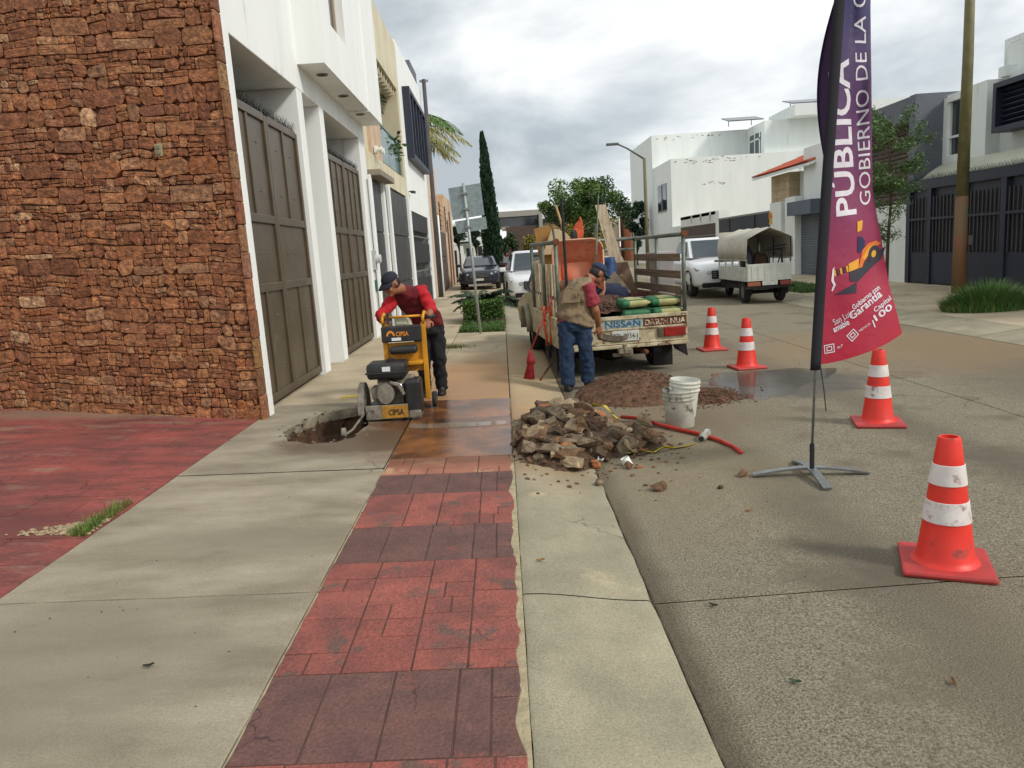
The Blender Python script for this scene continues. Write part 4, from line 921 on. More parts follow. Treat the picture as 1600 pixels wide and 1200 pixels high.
def verge():
    r = random.Random(12); t = thing('sago_palm', 'dark spiky sago palm rising behind the clipped hedge', 'plant', (-.48,18.4,.05))
    MB().lathe([(.16,0),(.2,.2),(.12,.4)], (0,0,0), 12).build('trunk', m_bark, t)
    for i in range(26):
        a = i*2.4; el = r.uniform(.35,1.15); f = MB(); frond(f, (0,0,.35), (math.cos(a),math.sin(a),el*1.2), r.uniform(.7,.95), 1.3, 24, .17, r, [srgb(34,58,34),srgb(26,46,28),srgb(48,72,40)]); f.build('frond', m_tree, t)
    h = thing('clipped_hedge', 'low clipped box hedge in the pavement bed beside the road sign', 'hedge', (-.5,17.9,.02)); m = MB(); r = random.Random(13)
    HG = [srgb(70,98,36),srgb(54,82,30),srgb(86,112,44)]
    for i in range(5200):
        x, y, z = r.uniform(-.44,.44), r.uniform(-.55,.6), r.uniform(.1,.5)
        q = r.random()
        if q < .35: z = .5+r.gauss(0,.015)
        elif q < .7: y = -.55+r.gauss(0,.02)
        elif q < .85: x = .44*r.choice((-1,1))+r.gauss(0,.02)
        leafq(m, Vector((x,y,z)), .055, r, r.choice(HG), .5)
    m.build('foliage', m_tree, h); b = MB(); 
    for k in range(7): b.tube([(-.36+k*.12,r.uniform(-.3,.3),0),(-.36+k*.12,r.uniform(-.3,.3),.4)],.012,5)
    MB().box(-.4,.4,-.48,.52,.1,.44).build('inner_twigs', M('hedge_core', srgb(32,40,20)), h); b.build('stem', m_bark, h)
    soil = MB(); soil.quad((-1.0,15.56,-.01),(-.015,15.56,-.02),(-.015,20.2,-.02),(-1.0,20.2,-.01)); struct(soil.build('planting_bed', m_soil))
    def grass(name, label, fn, n, hgt, cols, seed, w_=.008):
        r2 = random.Random(seed); gm = MB()
        for i in range(n):
            x, y = fn(r2); z = gh(x)-.01; h_ = hgt*r2.uniform(.4,1.2); a = r2.uniform(0,6.28); ln = r2.uniform(.1,.7)*h_; dx, dy = math.cos(a), math.sin(a); c = r2.choice(cols); k = r2.uniform(.75,1.3); gm.cc = tuple(q*k for q in c)
            if name == 'grass_clump':
                rr_ = math.hypot((x-8.72)/.78,(y-13.55)/.6); h_ *= 1.15-.75*rr_**1.5; a = math.atan2(y-13.55,x-8.72)+r2.gauss(0,.7); dx, dy = math.cos(a), math.sin(a); ln = h_*(.2+.9*rr_)*r2.uniform(.4,1.3)
            gm.add([(x-dy*w_,y+dx*w_,z),(x+dy*w_,y-dx*w_,z),(x+dx*ln*.35+dy*w_*.7,y+dy*ln*.35-dx*w_*.7,z+h_*.65),(x+dx*ln,y+dy*ln,z+h_),(x+dx*ln*.35-dy*w_*.7,y+dy*ln*.35+dx*w_*.7,z+h_*.65)], [(0,1,2,4),(4,2,3)])
        o = gm.build(name, m_tree); o['label'] = label; o['category'] = 'grass'; stuff(o)
    LG = [srgb(72,104,44),srgb(56,88,38),srgb(92,120,54)]
    grass('bed_grass', 'short grass between the concrete bars around the sign post', lambda q: (q.uniform(-.98,-.03), q.choice((q.uniform(15.6,15.84), q.uniform(16.12,16.44), q.uniform(16.78,17.3)))), 3500, .1, LG, 1)
    grass('grass_clump', 'tall bright green grass clump at the foot of the lamp post', lambda q: ((lambda a, b: (8.72+math.cos(a)*b*.78, 13.55+math.sin(a)*b*.6))(q.uniform(0,6.28), math.sqrt(q.random()))), 7500, .46, [srgb(76,126,58),srgb(58,104,48),srgb(96,140,66),srgb(140,140,80)], 2, .006)
    grass('verge_grass', 'strip of grass on the far pavement behind the canvas truck', lambda q: (q.uniform(7.9,9.1), q.uniform(20,24)), 4000, .13, LG, 3, .01)
    grass('crack_grass', 'green grass tuft sprouting where the red driveway meets the pavement', lambda q: (-2.62-abs(q.gauss(0,.05)), 4.38+.62*q.random()**1.6), 520, .075, [srgb(92,118,44),srgb(74,100,36),srgb(120,126,62)], 4, .003)
    grass('pavement_weeds', 'dry weeds on the pavement joint beyond the worker in red', lambda q: (-1.0+q.gauss(0,.16), 13.1+q.gauss(0,.1)), 400, .07, [srgb(110,112,60),srgb(84,96,46)], 5, .006)
    # thin tree behind the flag
    t = thing('young_tree', 'thin young tree with sparse feathery leaves beside the flag', 'tree', (8.95,17.7,.04)); r = random.Random(21); b = MB(); m = MB()
    tr = [(0,0,-.1),(.02,0,1.2),(.08,.02,2.1),(.05,.03,3.0),(-.05,0,3.9)]; b.tube(tr,[.045,.038,.03,.02,.008],8)
    def tw(p0, d0, L, dens):
        P = Vector(p0); dd = Vector(d0).normalized(); pts = [P.copy()]
        for i in range(8):
            dd = (dd+Vector((r.gauss(0,.15),r.gauss(0,.15),r.gauss(0,.12)))).normalized(); P = P+dd*L/8; pts.append(P.copy())
            if i > 1:
                for q in range(dens):
                    o_ = Vector((r.gauss(0,.08),r.gauss(0,.08),r.gauss(0,.06))); leafq(m, P+o_, .085, r, r.choice([srgb(84,112,58),srgb(66,94,50),srgb(106,130,72)]), .26)
        b.tube(pts,[.012*(1-.1*i) for i in range(9)],5,False)
    for i in range(44):
        z = r.uniform(1.1,3.9); a = r.uniform(0,6.28); k = 0 if z < 2.2 else 1; tw((.06,0,z), (math.cos(a)-.25*k,math.sin(a),.35), r.uniform(.35,.75) if z < 2.6 else r.uniform(.5,.9), 12 if z < 2.2 else 44)
    b.build('trunk', m_bark, t, smooth=True); m.build('crown', m_tree, t)
verge()
# ================================================================ VEHICLES
m_tyre = M('tyre_rubber', srgb(34,33,32), srgb(46,44,42), scale=20, rough=.9)
m_rim = M('steel_rim', srgb(120,118,112), srgb(84,80,74), scale=12, rough=.5, metal=.3)
m_cream_rust = M('rusty_cream_paint', srgb(200,190,160), srgb(158,142,110), scale=7, rough=.6, bump=.35, bscale=40, c3=srgb(92,60,38), s3=10, p3=.565)
m_rust = M('rust', srgb(116,72,46), srgb(80,50,36), scale=10, rough=.95, bump=.4, bscale=50)
m_under = M('black_underside', srgb(24,23,22), srgb(34,31,28), scale=8, rough=.9)
m_pipe = M('grey_green_pipe', srgb(112,122,110), srgb(92,98,88), scale=9, rough=.5, metal=.3, c3=srgb(110,72,48), s3=14, p3=.66)
m_wood = M('weathered_wood', srgb(126,106,86), srgb(96,80,64), scale=5, rough=.9, bump=.4, bscale=40, rnd=.12, stretch=(1,.3,8))
m_paleW = M('pale_plank', srgb(200,184,158), srgb(160,142,116), scale=6, rough=.85, bump=.4, bscale=30, stretch=(6,6,.6), c3=srgb(120,98,76), s3=7, p3=.6)
m_lens = M('red_lens', srgb(150,22,20), srgb(110,16,16), scale=8, rough=.15, coat=.5)
m_amber = M('smoked_lens', srgb(88,76,60), rough=.2, coat=.5)
m_pl = M('plate_white', srgb(206,208,200), srgb(180,182,174), scale=12, rough=.4)
m_ink = M('plate_ink', srgb(34,38,40), rough=.6)
m_chrome = M('chrome', srgb(190,190,190), rough=.15, metal=1.)
def wheel(parent, loc, r, w_, axis='x', name='wheel', rim=m_rim):
    t = MB().lathe([(r*.62,-w_/2),(r*.9,-w_/2),(r,-w_*.36),(r,w_*.36),(r*.9,w_/2),(r*.62,w_/2)], (0,0,0), 28, axis, False, False)
    o = t.build(name, m_tyre, parent, smooth=True, angle=50); o.location = loc
    MB().lathe([(r*.64,-w_*.38),(r*.56,-w_*.18),(r*.2,-w_*.3),(.03,-w_*.36),(.03,w_*.36),(r*.2,w_*.3),(r*.56,w_*.18),(r*.64,w_*.38)], (0,0,0), 24, axis).build('rim', rim, o, smooth=True, angle=40)
    return o
def slabxy(mb, p, t):  # quad with thickness along its normal
    P = [Vector(q) for q in p]; n_ = (P[1]-P[0]).cross(P[2]-P[0]).normalized()*t; k = len(P)
    return mb.add([q for q in P]+[q+n_ for q in P], [tuple(range(k-1,-1,-1)), tuple(range(k,2*k))]+[(i,(i+1)%k,k+(i+1)%k,k+i) for i in range(k)])
TR = Vector((1.5,9.62,-.075)); TRZ = .09
def tloc(x, y, z): c, s_ = math.cos(TRZ), math.sin(TRZ); return (TR.x+x*c-y*s_, TR.y+x*s_+y*c, TR.z+z)
def work_truck():
    t = thing('stake_truck', 'battered cream pickup truck with wooden stake sides carrying rubble and bags', 'truck', TR, TRZ)
    W = .84
    MB().box(-W,W,.06,2.35,.66,.71).build('bed_floor', m_rust, t)
    tg = MB(); tg.box(-W,W,0,.05,.42,.775); tg.build('tailgate', m_cream_rust, t, bev=.012)
    e = MB(); e.box(-W,W,-.018,.0,.735,.785); e.box(-W,W,-.014,0,.60,.625); e.box(-W,W,-.012,0,.42,.44); e.build('tailgate_rib', m_cream_rust, t, bev=.006)
    e = MB(); e.box(.26,W-.01,-.0045,.001,.63,.732); e.build('rust_panel', m_rust, t)
    MB().box(-.27,.25,-.004,.001,.632,.73).build('name_panel', M('pale_blue_panel', srgb(176,186,178), srgb(120,150,160), scale=14, rough=.6), t)
    tx = MB(); put_text(tx, 'NISSAN', .115, lambda u, v: (-.24+u, -.008, .642+v), True, .46); tx.build('lettering', M('blue_letter', srgb(40,98,138), srgb(30,76,108), scale=20, rough=.5, c3=srgb(170,166,140), s3=24, p3=.56), t)
    tx = MB(); put_text(tx, 'DASUN NUA', .1, lambda u, v: (.28+u, -.009, .645+v), True, .53); tx.build('lettering', M('worn_white_letter', srgb(214,204,180), srgb(120,76,50), scale=26, rough=.7, lo=.42, hi=.58), t)
    pl = MB().box(-.16,.19,-.022,-.014,.46,.595).build('number_plate', m_pl, t, bev=.004)
    tx = MB(); put_text(tx, 'TD-7934-J', .09, lambda u, v: (-.145+u, -.0245, .495+v), False, .32); tx.build('plate_number', m_ink, pl)
    MB().bbox(.44,.52,-.03,0,.48,.60,.012).build('reverse_lens', m_amber, t); MB().bbox(.52,.81,-.032,0,.48,.60,.012).build('tail_lens', m_lens, t)
    MB().bbox(-.8,-.46,-.03,0,.48,.60,.012).build('tail_lens', m_lens, t)
    MB().box(-W,W,-.04,.03,.37,.415).build('bumper_ledge', m_cream_rust, t, bev=.01)
    h = MB(); h.box(-.1,.08,-.12,0,.31,.37); h.tube([(-.02,-.1,.33),(-.02,-.1,.43)],.03,10); h.box(-.16,.1,-.06,.02,.27,.31); h.build('tow_hitch', M('dirty_metal', srgb(150,142,120), srgb(100,90,72), scale=14, rough=.7), t, bev=.008)
    u = MB(); u.box(-.6,.6,.05,4.2,.36,.44); u.box(-.5,-.4,.05,4.3,.28,.4); u.box(.4,.5,.05,4.3,.28,.4); u.lathe([(.13,-.7),(.13,.7)], (0,.75,.3), 14, 'x'); u.lathe([(.16,-.16),(.2,0),(.16,.16)], (0,.75,.3), 14, 'x'); u.box(-.3,.3,1.2,1.9,.26,.42); u.build('chassis', m_under, t)
    MB().tube([(.28,-.02,.3),(.28,1.8,.33)],.035,10).build('exhaust_pipe', m_rust, t, smooth=True)
    for x in (-.72,.58): MB().box(x-.12,x+.14,.28,.3,.06,.42).build('mud_flap', m_under, t)
    MB().add([(.66,.1,.37),(.85,.1,.37),(.87,.1,.19),(.7,.14,.3)],[(0,1,2,3)]).build('torn_flap', m_under, t, solid=.01)
    for x in (-.64,.64): wheel(t, (x,.78,.31), .31, .2)
    for x in (-.68,.68): wheel(t, (x,3.35,.31), .31, .2)
    # low sides of the bed
    for s_ in (-1,1): MB().box(s_*W-.02,s_*W+.02,.06,2.35,.42,.80).build('side_panel', m_cream_rust, t, bev=.008)
    MB().box(-W,W,2.35,2.39,.45,1.1).build('front_panel', m_cream_rust, t, bev=.008)
    for x, y in ((-.82,.03),(.82,.03),(-.82,1.2),(.82,1.2),(-.82,2.36),(.82,2.36)): MB().tube([(x,y,.72),(x,y,1.76)],.026,12).build('post', m_pipe, t, smooth=True)
    for s_ in (-1,1): MB().tube([(s_*.82,-.02,1.76),(s_*.82,2.4,1.76)],.028,12).build('side_rail', m_pipe, t, smooth=True)
    MB().tube([(-.82,2.36,1.762),(.82,2.36,1.762)],.027,12).build('front_rail', m_pipe, t, smooth=True); MB().tube([(-.82,2.36,1.6),(.82,2.36,1.6)],.02,12).build('front_rail', m_pipe, t, smooth=True)
    for s_ in (-1,1): MB().lathe([(.04,-.03),(.04,.03)], (s_*.82,-.03,1.765), 12, 'y').build('rail_cap', m_rust, t)
    for k, z in enumerate((.84,1.0,1.2,1.42)): MB().box(.775,.795,.08,2.3,z,z+(.1 if k else .14)).build('slat', m_wood, t, bev=.004)
    for k in range(9): MB().box(-.80,-.78,.16+k*.24,.24+k*.24,.74,1.48 if k else 1.35).build('picket', M('cream_picket', srgb(204,194,166), srgb(170,156,126), scale=8, rough=.8, rnd=.08), t, bev=.004)
    MB().box(-.795,-.775,.1,2.3,1.02,1.06).build('picket_rail', m_wood, t)
    # cab and bonnet in front of the bed
    cab = MB(); w2 = .80
    def sec(y, wb, wt, z0, z1, z2): return [(-wb,y,z0),(-wb,y,z1),(-wt,y,z2),(wt,y,z2),(wb,y,z1),(wb,y,z0)]
    cab.loft([sec(2.45,w2,.66,.36,.98,1.46),sec(2.7,w2,.68,.36,.98,1.52),sec(3.4,w2,.66,.36,.96,1.5),sec(3.9,w2,.6,.36,.95,.98)]); cab.build('cab', m_cream_rust, t, bev=.03)
    hd = MB(); hd.loft([[(x,y,z) for x,z in ((-.8,.36),(-.82,.7),(-.74,.93-dz),(.74,.93-dz),(.82,.7),(.8,.36))] for y, dz in ((3.9,0),(4.6,.04),(4.9,.1))]); hd.build('bonnet', m_cream_rust, t, bev=.04)
    for s_ in (-1,1): 
        fd = MB(); n_ = 9; fd.loft([[(s_*(.80+.10*q),3.35+math.cos(math.pi*k/(n_-1))*(.42+.02*q),.36+math.sin(math.pi*k/(n_-1))*(.42)) for k in range(n_)] for q in (0,1)], closed=False, caps=False); fd.build('wheel_arch', M('dull_green_grey', srgb(150,146,124), srgb(120,116,98), scale=5, rough=.6), t, smooth=True, solid=.02)
        g_ = MB(); slabxy(g_, [(s_*.79,2.7,1.0),(s_*.79,3.7,1.0),(s_*.675,3.3,1.42),(s_*.69,2.75,1.44)], .006*s_); g_.build('side_window', m_glass, t)
    MB().box(-.58,.58,2.435,2.447,1.05,1.4).build('rear_window', m_glass, t)
work_truck()
# ---- the load, each a thing of its own
def load():
    L = tloc
    sp = MB(); r = random.Random(3); nx, ny = 26, 22; vs = []
    for j in range(ny+1):
        for i in range(nx+1):
            x = -.76+1.5*i/nx; y = .08+2.2*j/ny; z = .72+.34*max(0,1-((x+.15)/.62)**2)*min(1,(y+.05)/.35)*(1-.25*y)+.05*noise.noise(Vector((x*5,y*5,1)))+.03*noise.noise(Vector((x*17,y*17,4))); vs.append(L(x,y,z))
    sp.add(vs, [(j*(nx+1)+i, j*(nx+1)+i+1, (j+1)*(nx+1)+i+1, (j+1)*(nx+1)+i) for j in range(ny) for i in range(nx)])
    m_grav = M('red_gravel', srgb(112,82,68), srgb(72,52,44), scale=40, rough=1, bump=1., bscale=70)
    for k in range(500):
        x = r.gauss(-.2,.28); y = r.uniform(.1,1.0)
        if not -.74 < x < .4: continue
        z = .72+.34*max(0,1-((x+.15)/.62)**2)*min(1,(y+.05)/.35)*(1-.25*y); q = r.uniform(.008,.022); sp.blob(L(x,y,z+.005), (q*1.3,q,q*.8), 1, .4, 2, k)
    o = sp.build('gravel_load', m_grav); stuff(o); o['label'] = 'reddish gravel heaped on the truck bed'; o['category'] = 'gravel'
    # cement bags
    m_bag = M('cement_bag_paper', srgb(176,172,118), srgb(150,146,96), scale=9, rough=.7, bump=.2, bscale=20); m_bg = M('cement_bag_green', srgb(44,112,72), srgb(34,92,60), scale=9, rough=.65); m_bw = M('bag_print_white', srgb(214,218,198), rough=.7)
    for k, (x, y, z, rz, lab) in enumerate(((.20,.32,.73,.05,'lower left cement bag, mostly green, under another bag'),(.62,.30,.73,-.04,'lower right cement bag beside the truck post'),(.16,.30,.86,.12,'upper left green and tan cement bag with white print'),(.62,.34,.855,-.1,'upper right green and tan cement bag by the truck post'))):
        b = thing('cement_bag', lab, 'bag', L(x,y,z), TRZ+rz, 'cement bags at the tail of the truck')
        def bag(mb, hx, hy, hz, zc, seed, ymin=-1, ymax=1):
            rings = []
            for i in range(13):
                tt = -1+2*i/12; e_ = max(.28,(1-abs(tt)**5)); rings.append([(hx*tt, hy*math.copysign(abs(math.cos(a))**.55, math.cos(a))*(.82+.18*e_), zc+hz*e_*math.copysign(abs(math.sin(a))**.6, math.sin(a))+.006*noise.noise(Vector((tt*4,a*2,seed)))) for a in [2*math.pi*q/16 for q in range(16)]])
            mb.loft(rings); return mb
        bag(MB(), .205, .27, .062, .065, k).build('sack', [m_bag,m_bg][k == 0], b, smooth=True)
        gsk = MB(); bag(gsk, .075, .273, .064, .065, k); o = gsk.build('green_band', m_bg, b, smooth=True); o.location = (-.135,0,0)
        st = MB(); st.box(-.2,.2,-.25,-.246,.104,.118); st.build('seam_stripe', m_bg, b)
        p = MB(); put_text(p, 'CEMENTO', .09, lambda u, v: (-.04+u, -.14+v*1.4, .132), True, .2); p.build('print', m_bw, b)
    # wheelbarrow standing on end
    b = thing('wheelbarrow', 'orange wheelbarrow stood on end in the truck with its tray facing back', 'wheelbarrow', L(-.40,.78,.98), TRZ-.06)
    m_or = M('orange_paint', srgb(206,110,78), srgb(222,146,112), scale=4, rough=.55, c3=srgb(150,120,92), s3=7, p3=.62); rings = []
    def rr(hx, z0, z1, y, rad, n_=6):
        pts = []
        for cx, cz, a0 in ((hx-rad,z1-rad,0),(-hx+rad,z1-rad,90),(-hx+rad,z0+rad,180),(hx-rad,z0+rad,270)):
            for q in range(n_): a = R(a0+90*q/(n_-1)); pts.append((cx+math.cos(a)*rad, y, cz+math.sin(a)*rad))
        return pts
    mb = MB(); mb.loft([rr(.34,-.02,.80,-.02,.15),rr(.33,0,.78,0,.14),rr(.27,.06,.62,.17,.12),rr(.22,.1,.5,.2,.1)], caps=False); mb.add(rr(.22,.1,.5,.2,.1), [tuple(range(24))]); mb.build('tray', m_or, b, smooth=True, solid=.006, angle=60)
    MB().tube(rr(.345,-.025,.805,-.022,.155)+[rr(.345,-.025,.805,-.022,.155)[0]],.011,8).build('rim', M('rim_pale', srgb(206,160,130)), b, smooth=True)
    for s_ in (-1,1): MB().tube([(s_*.2,.24,-.25),(s_*.24,.26,.5),(s_*.3,.22,1.0)],.016,8).build('handle', m_pipe, b)
    w_ = wheel(b, (0,.3,.78), .16, .07)
    # boards
    o = MB(); slabxy(o, [L(.30,1.55,.75),L(.66,1.5,.75),L(.5,1.62,1.42),L(.2,1.68,1.42)], .03); tag(o.build('stained_board', M('stained_plywood', srgb(128,102,78), srgb(92,70,54), scale=5, rough=.9, c3=srgb(170,150,124), s3=4, p3=.6)), 'wide stained brown board leaning under the pale plank', 'board')
    o = MB(); slabxy(o, [L(.34,1.78,1.2),L(.52,1.74,1.2),L(.28,1.92,2.28),L(.12,1.94,2.28)], .04); tag(o.build('pale_plank', m_paleW), 'long pale plank sticking up from the truck load', 'plank')
    o = MB(); slabxy(o, [L(-.05,1.2,1.05),L(.30,1.15,.8),L(.44,1.3,1.0),L(.22,1.35,1.3)], .03); tag(o.build('grey_board', M('grey_board', srgb(118,108,92), srgb(96,88,74), scale=6, rough=.9)), 'tilted grey board with pale edge behind the worker in a vest', 'board')
    # bucket in the load
    def bucket(name, label, loc, r0, h_, group, band=None, tilt=None, paint=None, cut=0):
        b = thing(name, label, 'bucket', loc, 0, group); 
        if tilt: b.rotation_euler = tilt
        mp = paint or M('bucket_plastic', srgb(214,214,202), srgb(196,196,182), scale=8, rough=.45, c3=srgb(120,116,98), s3=13, p3=.63)
        k = r0*.86; MB().lathe([(k*.1,.004),(k,.004),(k+.004,.012),(r0,h_),(r0-.006,h_),(k-.004,.016),(k*.1,.016)], (0,0,0), 32).build('body', mp, b, smooth=True, angle=50)
        for z in (h_-.02,h_-.055,h_-.09): MB().lathe([(r0-.004,z-.006),(r0+.008,z-.004),(r0+.008,z+.004),(r0-.004,z+.006)], (0,0,0), 32, capb=False, capt=False).build('rib', mp, b, smooth=True, angle=50)
        if band: MB().lathe([(r0*.93+.004,h_*.5),(r0*.97+.003,h_*.74)], (0,0,0), 32, capb=False, capt=False).build('blue_band', band, b, smooth=True)
        hd = [( (r0+.012)*math.cos(a), -.004-(r0+.01)*.62*math.sin(a) , h_-.06-(r0+.02)*.75*math.sin(a)) for a in [math.pi*q/14 for q in range(15)]]; MB().tube(hd,.0025,6).build('handle', m_alu, b, smooth=True)
        return b
    bucket('bucket', 'white bucket with blue band in the truck load', L(.02,1.95,1.30), .15, .36, 'white plastic buckets', M('blue_print', srgb(40,110,180)))
    g = globals(); g['bucket'] = bucket
    tp = MB(); 
    rings = []
    for i in range(10):
        t_ = i/9; rings.append([L(.16+.20*math.cos(a)*(1.1-.75*t_)+.06*t_+.03*noise.noise(Vector((a*2,t_*5,2))), 1.55+.22*math.sin(a)*(1.1-.6*t_), .85+.66*t_) for a in [2*math.pi*q/18 for q in range(18)]])
    tp.loft(rings); tag(tp.build('blue_tarp', M('blue_tarp', srgb(40,74,124), srgb(28,54,96), scale=6, rough=.6, bump=.6, bscale=16), smooth=True), 'crumpled blue tarp behind the boards in the truck', 'tarp')
    tp = MB(); tp.blob(L(-.0,1.0,.98), (.34,.26,.2), 3, .35, 2.2, 4); tag(tp.build('dark_blue_sack', M('navy_sack', srgb(26,32,66), srgb(20,26,52), scale=6, rough=.8, bump=.6, bscale=16), smooth=True), 'dark blue sack on the gravel beside the worker in a vest', 'sack')
    # cardboard, canvas and orange sack above the front rail
    o = MB(); slabxy(o, [L(-.72,2.0,1.2),L(-.48,1.95,1.2),L(-.48,2.0,2.02),L(-.80,2.05,2.0)], .012); tag(o.build('plywood_offcut', M('ochre_ply', srgb(164,120,62), srgb(146,104,54), scale=5, rough=.8)), 'ochre plywood offcut standing behind the wheelbarrow', 'board')
    o = MB(); k = [L(-.72,1.9,1.6),L(-.24,1.9,1.6),L(-.26,1.92,1.80),L(-.34,1.92,1.9),L(-.48,1.93,1.97),L(-.56,1.93,1.96)]; slabxy(o, k, .03); tag(o.build('rounded_board', M('pale_fibreboard', srgb(190,168,132), srgb(170,148,114), scale=5, rough=.8)), 'pale rounded board standing behind the wheelbarrow', 'board')
    o = MB(); slabxy(o, [L(-.20,1.88,1.66),L(-.12,1.88,1.66),L(-.08,1.9,1.9),L(-.09,1.91,2.06),L(-.125,1.92,2.14),L(-.15,1.91,2.06),L(-.21,1.9,2.02),L(-.24,1.9,1.94)], .05); tag(o.build('orange_sack', M('orange_sack', srgb(206,86,40), srgb(166,62,30), scale=9, rough=.7, bump=.8, bscale=14), bev=.02), 'crumpled orange sack standing above the wheelbarrow', 'sack')
    b = thing('shovel', 'wooden shovel handle sticking up behind the wheelbarrow', 'shovel', L(-.28,1.9,1.3)); MB().tube([L(-.22,1.86,1.3),L(-.46,2.0,2.32)],.017,8).build('handle', M('tool_handle', srgb(186,152,110)), b, W=True); o = MB(); slabxy(o, [L(-.3,1.85,1.0),L(-.1,1.85,1.0),L(-.12,1.86,1.3),L(-.26,1.86,1.3)], .006); o.build('blade', m_rust, b, W=True)
    tag(MB().tube([L(-.60,.6,.8),L(-.62,.55,2.32)],.019,8).build('dark_pole', m_black), 'dark pole standing upright at the left of the load', 'pole')
    b = thing('pry_bar', 'thin steel bar with flat blade leaning against the wheelbarrow', 'bar', L(-.22,.3,.9)); MB().tube([L(-.24,.35,1.55),L(-.14,.5,2.34)],[.014,.008],8).build('rod', m_pipe, b, W=True); MB().beam(L(-.33,.28,1.05),L(-.24,.35,1.58),.075,.03,(0,1,0)).build('flat_blade', m_rust, b, W=True)
    cr = thing('plastic_crate', 'translucent grey plastic crate hung outside the right slats', 'crate', L(.96,1.5,1.1)); MB().box(-.10,.14,-.3,.3,-.25,.42).build('body', M('milky_plastic', srgb(166,160,160), srgb(150,144,144), scale=5, rough=.4, alpha=.8), cr, bev=.02); MB().box(-.13,.17,-.33,.33,.40,.44).build('rim', M('milky_rim', srgb(176,170,170)), cr)
    tw = MB()
    for k in range(5): slabxy(tw, [L(.5+.06*k,1.48,.74),L(.53+.06*k,1.48,.74),L(.58+.06*k,1.47,.98),L(.54+.06*k,1.47,.98)], .006)
    tag(tw.build('striped_cloth', M('red_stripe_cloth', srgb(130,62,62), srgb(100,52,52), scale=8)), 'faded red striped cloth hanging low on the right slats', 'cloth')
    rg = MB(); rg.blob(L(-.55,1.3,1.05), (.22,.5,.3), 3, .5, 2.6, 8); tag(rg.build('canvas_bundle', M('dirty_canvas', srgb(132,112,90), srgb(92,72,58), scale=7, rough=.95, bump=.8, bscale=20), smooth=True), 'dirty brown canvas bundle behind the cream pickets', 'bundle')
load()
